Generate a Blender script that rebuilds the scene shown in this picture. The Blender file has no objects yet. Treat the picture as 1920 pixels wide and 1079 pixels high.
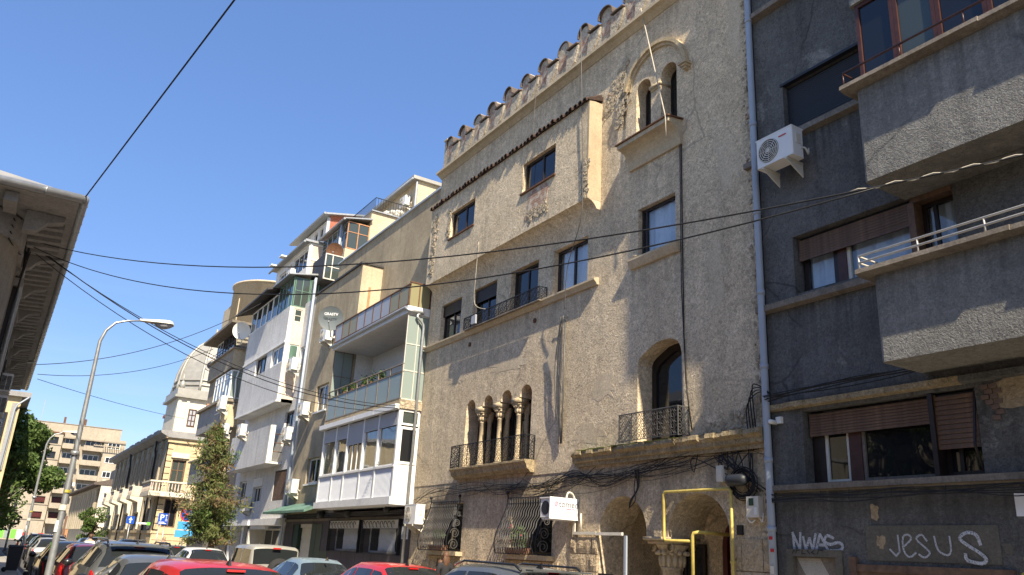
import bpy, bmesh, math, random
from mathutils import Vector, Matrix
from mathutils.geometry import tessellate_polygon
random.seed(7)
SC = bpy.context.scene
COL = SC.collection

# ------------------------------------------------------------------ camera
cam_d = bpy.data.cameras.new("camera")
cam = bpy.data.objects.new("camera", cam_d)
COL.objects.link(cam)
YAW, PITCH, ROLL = 1.028584, 0.322850, 0.056302
fwd = Vector((-math.sin(YAW)*math.cos(PITCH), math.cos(YAW)*math.cos(PITCH), math.sin(PITCH)))
rgt = Vector((math.cos(YAW), math.sin(YAW), 0))
up = rgt.cross(fwd)
r2 = rgt*math.cos(ROLL) + up*math.sin(ROLL)
u2 = up*math.cos(ROLL) - rgt*math.sin(ROLL)
m3 = Matrix((r2, u2, -fwd)).transposed()
cam.matrix_world = Matrix.Translation((0, 0, 1.6)) @ m3.to_4x4()
cam_d.sensor_width = 36.0
cam_d.lens = 28.49
cam_d.clip_start = 0.1
cam_d.clip_end = 3000
SC.camera = cam

# ------------------------------------------------------------------ sky, sun, exposure
SUN = Vector((4.8, -1.0, 5.0)).normalized()
w = bpy.data.worlds.new("World"); SC.world = w; w.use_nodes = True
nt = w.node_tree; nt.nodes.clear()
sky = nt.nodes.new("ShaderNodeTexSky"); sky.sky_type = 'NISHITA'; sky.sun_disc = False
sky.sun_elevation = math.asin(SUN.z)
sky.sun_rotation = math.atan2(SUN.x, SUN.y)
sky.altitude = 80; sky.air_density = 0.85; sky.dust_density = 0.5; sky.ozone_density = 5.0
bg = nt.nodes.new("ShaderNodeBackground"); bg.inputs[1].default_value = 0.15
outw = nt.nodes.new("ShaderNodeOutputWorld")
# a few thin cirrus bands, low over the roofs
tc = nt.nodes.new("ShaderNodeTexCoord")
mp = nt.nodes.new("ShaderNodeMapping"); mp.inputs['Scale'].default_value = (1.2, 1.2, 14.0)
cn = nt.nodes.new("ShaderNodeTexNoise"); cn.inputs['Scale'].default_value = 1.6; cn.inputs['Detail'].default_value = 5
cr = nt.nodes.new("ShaderNodeValToRGB"); cr.color_ramp.elements[0].position = 0.45; cr.color_ramp.elements[1].position = 0.85
cr.color_ramp.elements[1].color = (.30, .30, .30, 1)
sx = nt.nodes.new('ShaderNodeSeparateXYZ'); mr = nt.nodes.new('ShaderNodeMapRange'); mr.inputs[1].default_value = .10; mr.inputs[2].default_value = .30; mr.inputs[3].default_value = 1; mr.inputs[4].default_value = 0
mm = nt.nodes.new('ShaderNodeMath'); mm.operation = 'MULTIPLY'
mixw = nt.nodes.new("ShaderNodeMix"); mixw.data_type = 'RGBA'
mixw.inputs[7].default_value = (2.2, 2.4, 2.8, 1)
L = nt.links.new
L(tc.outputs['Generated'], mp.inputs['Vector']); L(mp.outputs[0], cn.inputs['Vector']); L(cn.outputs['Fac'], cr.inputs[0])
L(tc.outputs['Generated'], sx.inputs[0]); L(sx.outputs[2], mr.inputs[0]); L(mr.outputs[0], mm.inputs[0]); L(cr.outputs[0], mm.inputs[1]); L(mm.outputs[0], mixw.inputs[0]); gn = nt.nodes.new('ShaderNodeGamma'); gn.inputs[1].default_value = .57; hs = nt.nodes.new('ShaderNodeHueSaturation'); hs.inputs['Saturation'].default_value = 1.43; hs.inputs['Hue'].default_value = .514; L(sky.outputs[0], gn.inputs[0]); L(gn.outputs[0], hs.inputs['Color']); L(hs.outputs[0], mixw.inputs[6]); L(mixw.outputs[2], bg.inputs[0]); L(bg.outputs[0], outw.inputs[0])

sun_d = bpy.data.lights.new("sun", 'SUN'); sun_d.energy = 3.75; sun_d.angle = math.radians(0.5); sun_d.color = (1.0, 0.89, 0.71)
sun = bpy.data.objects.new("sun", sun_d); COL.objects.link(sun)
sun.rotation_euler = SUN.to_track_quat('Z', 'Y').to_euler()
sun.location = (10, -5, 30)
SC.view_settings.view_transform = 'Standard'; SC.view_settings.look = 'None'
SC.view_settings.exposure = 1.45; SC.view_settings.gamma = 1.0; SC.view_settings.use_curve_mapping = False
SC.render.engine = 'CYCLES'

# ------------------------------------------------------------------ materials
def newmat(name):
    m = bpy.data.materials.new(name); m.use_nodes = True
    n = m.node_tree; b = n.nodes['Principled BSDF']
    return m, n, b
def N(n, t, **kw):
    x = n.nodes.new(t)
    for k, v in kw.items():
        if k in x.inputs: x.inputs[k].default_value = v
        else: setattr(x, k, v)
    return x
def ramp(n, p0, p1, c0=(0,0,0,1), c1=(1,1,1,1)):
    r = n.nodes.new("ShaderNodeValToRGB"); e = r.color_ramp.elements
    e[0].position = p0; e[1].position = p1; e[0].color = c0; e[1].color = c1
    return r
def mixc(n, fac, a, b, mode='MIX'):
    x = n.nodes.new("ShaderNodeMix"); x.data_type = 'RGBA'; x.blend_type = mode
    for i, s in ((0, fac), (6, a), (7, b)):
        if hasattr(s, 'is_linked') or hasattr(s, 'links'): n.links.new(s, x.inputs[i])
        elif i == 0: x.inputs[0].default_value = s
        else: x.inputs[i].default_value = (*s, 1)
    return x.outputs[2]
def plaster(name, c1, c2, dark, big=.5, grain=28, gstr=.25, bump=.5, dist=.02, streak=.4, worn=None, wornamt=.62, rough=.95, mott=.12, crack=0, drips=()):
    m, n, b = newmat(name); l = n.links.new
    g = N(n, "ShaderNodeNewGeometry"); pos = g.outputs['Position']
    n1 = N(n, "ShaderNodeTexNoise", Scale=big, Detail=7, Roughness=.65); l(pos, n1.inputs['Vector'])
    r1 = ramp(n, .35, .68); l(n1.outputs['Fac'], r1.inputs[0])
    col = mixc(n, r1.outputs[0], c1, c2)
    mp = N(n, "ShaderNodeMapping"); mp.inputs['Scale'].default_value = (3.0, 3.0, .22); l(pos, mp.inputs[0])
    n3 = N(n, "ShaderNodeTexNoise", Scale=1.1, Detail=5, Roughness=.6); l(mp.outputs[0], n3.inputs['Vector'])
    r3 = ramp(n, .5, .78, (0,0,0,1), (streak,)*3+(1,)); l(n3.outputs['Fac'], r3.inputs[0])
    col = mixc(n, r3.outputs[0], col, dark)
    if worn:
        n4 = N(n, "ShaderNodeTexNoise", Scale=.9, Detail=9, Roughness=.72, Distortion=.6); l(pos, n4.inputs['Vector'])
        r4 = ramp(n, wornamt, wornamt+.07); l(n4.outputs['Fac'], r4.inputs[0])
        col = mixc(n, r4.outputs[0], col, worn)
    n2 = N(n, "ShaderNodeTexNoise", Scale=grain, Detail=3, Roughness=.6, Distortion=1.2); l(pos, n2.inputs['Vector'])
    r2_ = ramp(n, .33, .67, (1-gstr,)*3+(1,), (1+gstr,)*3+(1,)); l(n2.outputs['Fac'], r2_.inputs[0])
    col = mixc(n, 1.0, col, r2_.outputs[0], 'MULTIPLY')
    if drips:   # rain-washed soot below sills and ledges: (x0, x1, z_top, length)
        sp5 = N(n, "ShaderNodeSeparateXYZ"); l(pos, sp5.inputs[0]); acc = None
        def mth(op, a, b=0.0):
            q = N(n, "ShaderNodeMath"); q.operation = op
            for i_, v_ in ((0, a), (1, b)):
                if hasattr(v_, 'links'): l(v_, q.inputs[i_])
                else: q.inputs[i_].default_value = v_
            return q.outputs[0]
        mp6 = N(n, "ShaderNodeMapping"); mp6.inputs['Scale'].default_value = (7.0, 7.0, .35); l(pos, mp6.inputs[0])
        n6 = N(n, "ShaderNodeTexNoise", Scale=1.3, Detail=4, Roughness=.65); l(mp6.outputs[0], n6.inputs['Vector'])
        for (x0, x1, zt, ln) in drips:
            inx = mth('MULTIPLY', mth('GREATER_THAN', sp5.outputs[0], x0), mth('LESS_THAN', sp5.outputs[0], x1))
            dz = mth('DIVIDE', mth('SUBTRACT', zt, sp5.outputs[2]), ln)
            fall = mth('MULTIPLY', mth('GREATER_THAN', dz, 0.0), mth('MAXIMUM', mth('SUBTRACT', 1.0, dz), 0.0))
            k_ = mth('MULTIPLY', inx, fall); acc = k_ if acc is None else mth('MAXIMUM', acc, k_)
        r6 = ramp(n, .38, .66); l(n6.outputs['Fac'], r6.inputs[0])
        fac = mth('MULTIPLY', mth('MULTIPLY', acc, r6.outputs[0]), .75)
        col = mixc(n, fac, col, dark)
    if crack:
        wn = N(n, "ShaderNodeTexNoise", Scale=2.2, Detail=5); l(pos, wn.inputs['Vector'])
        wv = mixc(n, .22, pos, wn.outputs['Color'])
        vo = N(n, "ShaderNodeTexVoronoi", Scale=.55); vo.feature = 'DISTANCE_TO_EDGE'; l(wv, vo.inputs['Vector'])
        r7 = ramp(n, .004, .012, (1,1,1,1), (0,0,0,1)); l(vo.outputs['Distance'], r7.inputs[0])
        n8 = N(n, "ShaderNodeTexNoise", Scale=.6, Detail=2); l(pos, n8.inputs['Vector']); r8 = ramp(n, .5, .6); l(n8.outputs['Fac'], r8.inputs[0])
        ck_ = mixc(n, 1.0, r7.outputs[0], r8.outputs[0], 'MULTIPLY'); ck2 = mixc(n, 1.0, ck_, (crack,)*3, 'MULTIPLY')
        col = mixc(n, ck2, col, dark)
    n5 = N(n, "ShaderNodeTexNoise", Scale=big*9, Detail=5, Roughness=.7, Distortion=.8); l(pos, n5.inputs['Vector'])
    r5 = ramp(n, .32, .68, (1-mott,)*3+(1,), (1+mott,)*3+(1,)); l(n5.outputs['Fac'], r5.inputs[0])
    col = mixc(n, 1.0, col, r5.outputs[0], 'MULTIPLY')
    l(col, b.inputs['Base Color']); b.inputs['Roughness'].default_value = rough
    b.inputs['Specular IOR Level'].default_value = .2
    bp = N(n, "ShaderNodeBump", Strength=bump, Distance=dist); l(n2.outputs['Fac'], bp.inputs['Height'])
    bp2 = N(n, "ShaderNodeBump", Strength=bump*.7, Distance=dist*4); l(n1.outputs['Fac'], bp2.inputs['Height'])
    l(bp2.outputs[0], bp.inputs['Normal']); l(bp.outputs[0], b.inputs['Normal'])
    return m
def simple(name, c, rough=.6, metal=0., var=.12, scale=6, bump=0., spec=.4, coat=0.):
    m, n, b = newmat(name); l = n.links.new
    t = N(n, "ShaderNodeTexCoord")
    nz = N(n, "ShaderNodeTexNoise", Scale=scale, Detail=5, Roughness=.65); l(t.outputs['Object'], nz.inputs['Vector'])
    r = ramp(n, .3, .7, (1-var,)*3+(1,), (1+var,)*3+(1,)); l(nz.outputs['Fac'], r.inputs[0])
    l(mixc(n, 1.0, c, r.outputs[0], 'MULTIPLY'), b.inputs['Base Color'])
    b.inputs['Roughness'].default_value = rough; b.inputs['Metallic'].default_value = metal
    b.inputs['Specular IOR Level'].default_value = spec; b.inputs['Coat Weight'].default_value = coat
    if coat: b.inputs['Coat Roughness'].default_value = .04
    if bump:
        bp = N(n, "ShaderNodeBump", Strength=bump, Distance=.01); l(nz.outputs['Fac'], bp.inputs['Height']); l(bp.outputs[0], b.inputs['Normal'])
    return m
def glass(name, tint, inner=None, ior=1.55, rough=.02, warp=.006):
    """window pane: fresnel mirror over either a dark opaque room colour or clear see-through"""
    m, n, b = newmat(name); l = n.links.new; n.nodes.remove(b)
    out = n.nodes['Material Output']
    gl = N(n, "ShaderNodeBsdfGlossy", Roughness=rough); gl.inputs[0].default_value = (.92, .95, 1, 1)
    if inner is not None:
        d = N(n, "ShaderNodeBsdfDiffuse"); d.inputs[0].default_value = (*inner, 1)
    else:
        d = N(n, "ShaderNodeBsdfTransparent"); d.inputs[0].default_value = (*tint, 1)
    fr = N(n, "ShaderNodeFresnel", IOR=ior); gm_ = N(n, "ShaderNodeNewGeometry"); mr_ = N(n, "ShaderNodeMapRange"); mr_.inputs[3].default_value = ior; mr_.inputs[4].default_value = 1/ior; l(gm_.outputs['Backfacing'], mr_.inputs[0]); l(mr_.outputs[0], fr.inputs[0])
    t = N(n, "ShaderNodeTexCoord"); nz = N(n, "ShaderNodeTexNoise", Scale=1.3, Detail=1); l(t.outputs['Object'], nz.inputs[0])
    bp = N(n, "ShaderNodeBump", Strength=.25, Distance=warp*4); l(nz.outputs['Fac'], bp.inputs['Height']); l(bp.outputs[0], gl.inputs['Normal'])
    mx = N(n, "ShaderNodeMixShader"); l(fr.outputs[0], mx.inputs[0]); l(d.outputs[0], mx.inputs[1]); l(gl.outputs[0], mx.inputs[2])
    l(mx.outputs[0], out.inputs[0])
    return m
def brickmat(name, c1, c2, mortar, scale=4.0, axes=(0, 2), worn=None):
    m, n, b = newmat(name); l = n.links.new
    g = N(n, "ShaderNodeNewGeometry"); sp = N(n, "ShaderNodeSeparateXYZ"); l(g.outputs['Position'], sp.inputs[0])
    cb = N(n, "ShaderNodeCombineXYZ"); l(sp.outputs[axes[0]], cb.inputs[0]); l(sp.outputs[axes[1]], cb.inputs[1])
    br = N(n, "ShaderNodeTexBrick"); br.inputs['Scale'].default_value = scale
    br.inputs['Color1'].default_value = (*c1, 1); br.inputs['Color2'].default_value = (*c2, 1); br.inputs['Mortar'].default_value = (*mortar, 1)
    br.inputs['Mortar Size'].default_value = .018; br.inputs['Brick Width'].default_value = .9; br.inputs['Row Height'].default_value = .28
    l(cb.outputs[0], br.inputs[0])
    nz = N(n, "ShaderNodeTexNoise", Scale=5, Detail=6); l(g.outputs['Position'], nz.inputs[0])
    r = ramp(n, .45, .6); l(nz.outputs['Fac'], r.inputs[0])
    col = br.outputs['Color']
    if worn: col = mixc(n, r.outputs[0], col, worn)
    l(col, b.inputs['Base Color']); b.inputs['Roughness'].default_value = .9
    bp = N(n, "ShaderNodeBump", Strength=.8, Distance=.015); l(br.outputs['Fac'], bp.inputs['Height']); bp.invert = True; l(bp.outputs[0], b.inputs['Normal'])
    return m
M = {}
M['A'] = plaster('roughcast_tan', (.51,.41,.275), (.61,.505,.355), (.33,.275,.20), big=.55, grain=22, gstr=.36, bump=.75, dist=.02, streak=.6, worn=(.62,.54,.41), wornamt=.64, mott=.2, crack=.8, drips=((-23.4,-14.3,7.8,1.5),(-13.15,-11.5,7.8,1.3),(-13.25,-11.4,10.3,1.3),(-21.7,-20.0,11.1,1.2),(-17.4,-15.7,11.1,1.2),(-23.4,-9.5,14.1,1.1),(-23.4,-14.3,12.6,.6),(-20.7,-16.7,3.7,1.6)))
M['A_par'] = plaster('parapet_plaster', (.36,.315,.245), (.48,.425,.34), (.21,.19,.16), big=1.5, grain=14, gstr=.3, bump=.8, dist=.03, streak=.5, worn=(.36,.24,.18), wornamt=.60)
M['A_smooth'] = plaster('smooth_cream_render', (.42,.345,.235), (.51,.425,.295), (.26,.215,.155), big=1.2, grain=30, gstr=.12, bump=.3, dist=.01, streak=.4)
M['A_corn'] = plaster('grimy_cornice_stone', (.27,.21,.12), (.38,.30,.185), (.11,.09,.065), big=2.5, grain=20, gstr=.3, bump=.8, dist=.02, streak=.7, worn=(.46,.40,.30), wornamt=.6, mott=.25)
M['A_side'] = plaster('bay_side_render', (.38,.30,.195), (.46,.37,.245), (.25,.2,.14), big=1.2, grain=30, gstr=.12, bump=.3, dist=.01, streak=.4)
M['A_stone'] = plaster('carved_limestone', (.42,.33,.20), (.52,.42,.28), (.22,.17,.11), big=2.5, grain=25, gstr=.2, bump=.5, dist=.012, streak=.45)
M['A_rub'] = plaster('broken_render', (.40,.33,.23), (.50,.42,.30), (.34,.22,.15), big=4, grain=9, gstr=.35, bump=1.0, dist=.05, streak=.3, worn=(.40,.24,.16), wornamt=.6)
M['A_base'] = plaster('grimy_base_render', (.47,.375,.25), (.59,.48,.33), (.22,.185,.14), big=.9, grain=18, gstr=.35, bump=.8, dist=.025, streak=.7, crack=.8, mott=.2, drips=((-23.4,-9.5,3.62,1.7),))
M['block'] = plaster('rusticated_stone', (.40,.31,.20), (.50,.40,.27), (.20,.16,.12), big=2.2, grain=12, gstr=.3, bump=1.0, dist=.04, streak=.35)
M['H'] = plaster('soot_black_render', (.10,.097,.09), (.165,.16,.148), (.058,.056,.053), big=.5, grain=24, gstr=.3, bump=.7, dist=.02, streak=.75, worn=(.24,.23,.205), wornamt=.62, mott=.16, crack=.7, drips=((-9.5,-6.5,9.1,1.2),(-9.5,-6.5,5.96,1.2),(-9.5,6,2.87,1.2)))
M['H_balc'] = plaster('sooty_roughcast', (.20,.192,.17), (.27,.258,.228), (.09,.086,.08), big=.5, grain=26, gstr=.25, bump=.9, dist=.02, streak=.5, crack=.6, mott=.18, drips=((-7,6,8.75,1.0),(-7,6,5.72,.8)))
M['H_sill'] = plaster('grey_ledge', (.17,.145,.115), (.24,.205,.165), (.07,.06,.055), big=2, grain=20, gstr=.2, bump=.4, dist=.01, streak=.6)
M['H_pale'] = plaster('pale_patch_render', (.115,.105,.085), (.15,.135,.105), (.06,.055,.05), big=2, grain=22, gstr=.15, bump=.4, dist=.01, streak=.3)
M['H_ochre'] = plaster('ochre_bare_render', (.34,.26,.16), (.40,.31,.2), (.2,.14,.08), big=3, grain=15, gstr=.2, bump=.7, dist=.02)
M['B'] = plaster('weathered_beige_render', (.30,.245,.165), (.43,.355,.24), (.17,.14,.10), big=.6, grain=22, gstr=.15, bump=.4, dist=.015, streak=.6, worn=(.52,.45,.33), wornamt=.67)
M['B_dark'] = plaster('mauve_grey_panels', (.085,.075,.08), (.115,.10,.105), (.05,.045,.045), big=1, grain=20, gstr=.06, bump=.1, dist=.005, streak=.3)
M['C'] = plaster('white_grey_render', (.56,.55,.53), (.66,.65,.62), (.33,.32,.30), big=1.2, grain=13, gstr=.12, bump=.35, dist=.012, streak=.5, drips=((-46,-36,12.6,1.4),(-46,-36,9.84,1.2),(-46,-36,6.9,1.2)))
M['C_white'] = plaster('white_trim', (.66,.65,.62), (.74,.73,.70), (.5,.48,.44), big=1.5, grain=20, gstr=.04, bump=.1, dist=.005, streak=.2)
M['C_pink'] = plaster('peeling_pink_cream', (.55,.45,.36), (.62,.55,.46), (.42,.33,.26), big=1.0, grain=20, gstr=.08, bump=.2, dist=.01, streak=.4)
M['D'] = plaster('grey_beige_render', (.25,.215,.165), (.34,.295,.23), (.14,.12,.10), big=.7, grain=18, gstr=.12, bump=.3, dist=.012, streak=.6, worn=(.44,.38,.29), wornamt=.68)
M['D_lit'] = plaster('sun_toned_render', (.48,.40,.27), (.56,.47,.33), (.30,.24,.16), big=.9, grain=18, gstr=.1, bump=.2, dist=.01, streak=.5)  # brighter, warmer copy of the grey-beige render, sunshine mixed into the colour
M['E'] = plaster('cream_ochre_render', (.50,.39,.23), (.58,.47,.29), (.30,.24,.16), big=.9, grain=20, gstr=.08, bump=.2, dist=.008, streak=.5)
M['E_front'] = plaster('grey_ochre_front', (.33,.28,.20), (.42,.36,.26), (.17,.145,.12), big=.9, grain=20, gstr=.12, bump=.3, dist=.01, streak=.6)
M['E_white'] = plaster('ivory_trim', (.60,.54,.42), (.68,.62,.5), (.42,.36,.27), big=1.2, grain=20, gstr=.06, bump=.15, dist=.006, streak=.4)
M['zinc'] = simple('zinc_roof', (.34,.325,.285), .5, .3, .15, 1.5)
M['F'] = plaster('pale_tan_block', (.33,.285,.22), (.40,.35,.27), (.26,.215,.16), big=.25, grain=6, gstr=.05, bump=.1, dist=.01, streak=.5)
M['G'] = plaster('grey_cornice_render', (.26,.25,.24), (.33,.32,.305), (.16,.155,.15), big=1.2, grain=20, gstr=.12, bump=.2, dist=.01, streak=.5)
M['G_wall'] = plaster('dull_cream_wall', (.25,.225,.18), (.31,.275,.215), (.15,.135,.115), big=1, grain=20, gstr=.1, bump=.2, dist=.01, streak=.5)
M['wood'] = simple('brown_shutter_wood', (.135,.08,.05), .6, 0, .45, 9, .2)
M['wood_red'] = simple('mahogany_frame', (.065,.024,.016), .45, 0, .3, 8)
M['wood_dark'] = simple('dark_brown_frame', (.022,.014,.011), .45, 0, .3, 8)
M['red_door'] = simple('oxblood_door', (.075,.012,.010), .4, 0, .25, 5)
M['charcoal'] = simple('charcoal_shutter', (.022,.024,.029), .5, 0, .12, 5)
M['grey_shut'] = simple('light_grey_shutter', (.42,.43,.45), .5, 0, .06, 5)
M['white'] = simple('white_plastic', (.74,.73,.69), .4, 0, .04, 4)
M['ivory'] = simple('aged_white_plastic', (.62,.58,.49), .5, 0, .1, 5)
M['panel'] = simple('white_ribbed_panel', (.62,.64,.68), .5, 0, .06, 3)
M['pipe'] = simple('grey_pvc_pipe', (.33,.37,.42), .45, 0, .08, 2)
M['galv'] = simple('galvanised_steel', (.36,.37,.37), .42, .6, .15, 9)
M['iron'] = simple('wrought_iron', (.016,.016,.018), .55, .3, .2, 9)
M['iron_grey'] = simple('greyed_iron', (.10,.095,.088), .55, .3, .25, 9)
M['rust'] = simple('rusty_steel', (.13,.06,.03), .8, .1, .35, 9, .2)
M['rust_pale'] = simple('orange_primer_steel', (.42,.20,.09), .7, 0, .3, 6)
M['yellow'] = simple('yellow_gas_paint', (.52,.40,.10), .5, 0, .25, 7)
M['tile'] = simple('old_roof_tile', (.045,.026,.018), .9, 0, .5, 12, .3)
M['tile_red'] = simple('terracotta_cap', (.105,.08,.064), .9, 0, .4, 9, .3)
M['cable'] = simple('black_cable', (.012,.012,.013), .6, 0, .1, 3)
M['cable_pale'] = simple('pale_cable', (.42,.38,.30), .7, 0, .2, 5)
M['curtain'] = simple('net_curtain', (.80,.82,.84), .9, 0, .08, 6)
M['black'] = simple('matt_black', (.010,.010,.011), .7)
M['roofdark'] = simple('dark_roof_sheet', (.05,.045,.042), .6, .2, .2, 3)
M['green_awn'] = simple('green_sheet_roof', (.11,.20,.15), .6, .1, .35, 2)
M['green_dark'] = simple('bottle_green_paint', (.012,.035,.022), .5, 0, .15, 3)
M['blue_sign'] = simple('sign_blue', (.010,.075,.42), .4, 0, .05, 3)
M['white_paint'] = simple('white_sign_paint', (.78,.78,.78), .5, 0, .03, 3)
M['spray'] = simple('white_spray_paint', (.52,.53,.55), .6, 0, .25, 14)
_n = M['spray'].node_tree; _b = _n.nodes['Principled BSDF']; _z = N(_n, 'ShaderNodeTexNoise', Scale=22, Detail=4); _r = ramp(_n, .34, .56, (.25,)*3+(1,)); _n.links.new(_z.outputs['Fac'], _r.inputs[0]); _n.links.new(_r.outputs[0], _b.inputs['Alpha'])
M['spray_dk'] = simple('black_marker', (.02,.02,.022), .6)
M['spray_y'] = simple('yellow_spray', (.42,.36,.05), .6, 0, .3, 8)
M['pink'] = simple('pink_print', (.55,.18,.33), .5)
M['greyink'] = simple('grey_print', (.33,.34,.36), .5)
M['red'] = simple('red_paint', (.50,.03,.03), .5)
M['green_l'] = simple('lime_sticker', (.16,.55,.06), .5)
M['glass'] = glass('dark_window_glass', (1,1,1), (.012,.013,.015))
M['glass_c'] = glass('clear_window_glass', (.85,.88,.9), None)
M['glass_tint'] = glass('greenish_dim_glass', (1,1,1), (.05,.062,.055), 1.6, .08)
M['frost'] = glass('frosted_wired_glass', (1,1,1), (.24,.285,.26), 1.25, .25)
M['frost_y'] = glass('yellowed_wired_glass', (1,1,1), (.26,.235,.13), 1.25, .3)
M['frost_w'] = glass('greyish_wired_glass', (1,1,1), (.34,.35,.37), 1.25, .3)
M['brick'] = brickmat('red_brick', (.42,.12,.06), (.34,.09,.05), (.4,.3,.24), 4.0, (1, 2))
M['brick_old'] = brickmat('exposed_old_brick', (.36,.20,.13), (.28,.15,.10), (.46,.40,.31), 4.2, (0, 2), (.52,.45,.35))
def leafmat(name, c1, c2, sc=3.0):
    m, n, b = newmat(name); l = n.links.new
    g = N(n, "ShaderNodeNewGeometry"); nz = N(n, "ShaderNodeTexNoise", Scale=sc, Detail=4); l(g.outputs['Position'], nz.inputs[0])
    r = ramp(n, .38, .62); l(nz.outputs['Fac'], r.inputs[0])
    l(mixc(n, r.outputs[0], c1, c2), b.inputs['Base Color']); b.inputs['Roughness'].default_value = .6
    b.inputs['Specular IOR Level'].default_value = .3
    tr = N(n, "ShaderNodeBsdfTranslucent"); l(mixc(n, r.outputs[0], c1, c2), tr.inputs[0])
    mx = N(n, "ShaderNodeMixShader"); mx.inputs[0].default_value = .3
    l(b.outputs[0], mx.inputs[1]); l(tr.outputs[0], mx.inputs[2]); l(mx.outputs[0], n.nodes['Material Output'].inputs[0])
    return m
M['leaf'] = leafmat('broad_leaf_green', (.07,.12,.028), (.12,.17,.045))
M['leaf_b'] = leafmat('bright_leaf_green', (.07,.13,.03), (.13,.19,.05))
M['thuja'] = leafmat('thuja_green', (.10,.125,.04), (.17,.19,.06), 2.0)
M['thuja_br'] = leafmat('thuja_browned', (.22,.145,.075), (.16,.14,.06), 2.0)
M['bark'] = simple('bark', (.13,.09,.06), .9, 0, .35, 8, .5)
M['asphalt'] = plaster('asphalt', (.085,.083,.08), (.105,.102,.098), (.05,.05,.05), big=.4, grain=60, gstr=.3, bump=.4, dist=.006, streak=0)
M['pave'] = plaster('pavement_slabs', (.26,.24,.21), (.33,.305,.265), (.13,.12,.11), big=.8, grain=40, gstr=.15, bump=.3, dist=.005, streak=0)
M['kerb'] = plaster('granite_kerb', (.26,.25,.24), (.33,.32,.3), (.2,.2,.19), big=2, grain=40, gstr=.2, bump=.3, dist=.005, streak=0)
M['soil'] = plaster('dry_ground', (.16,.14,.11), (.2,.18,.14), (.1,.09,.07), big=.1, grain=20, gstr=.2, streak=0)

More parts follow.
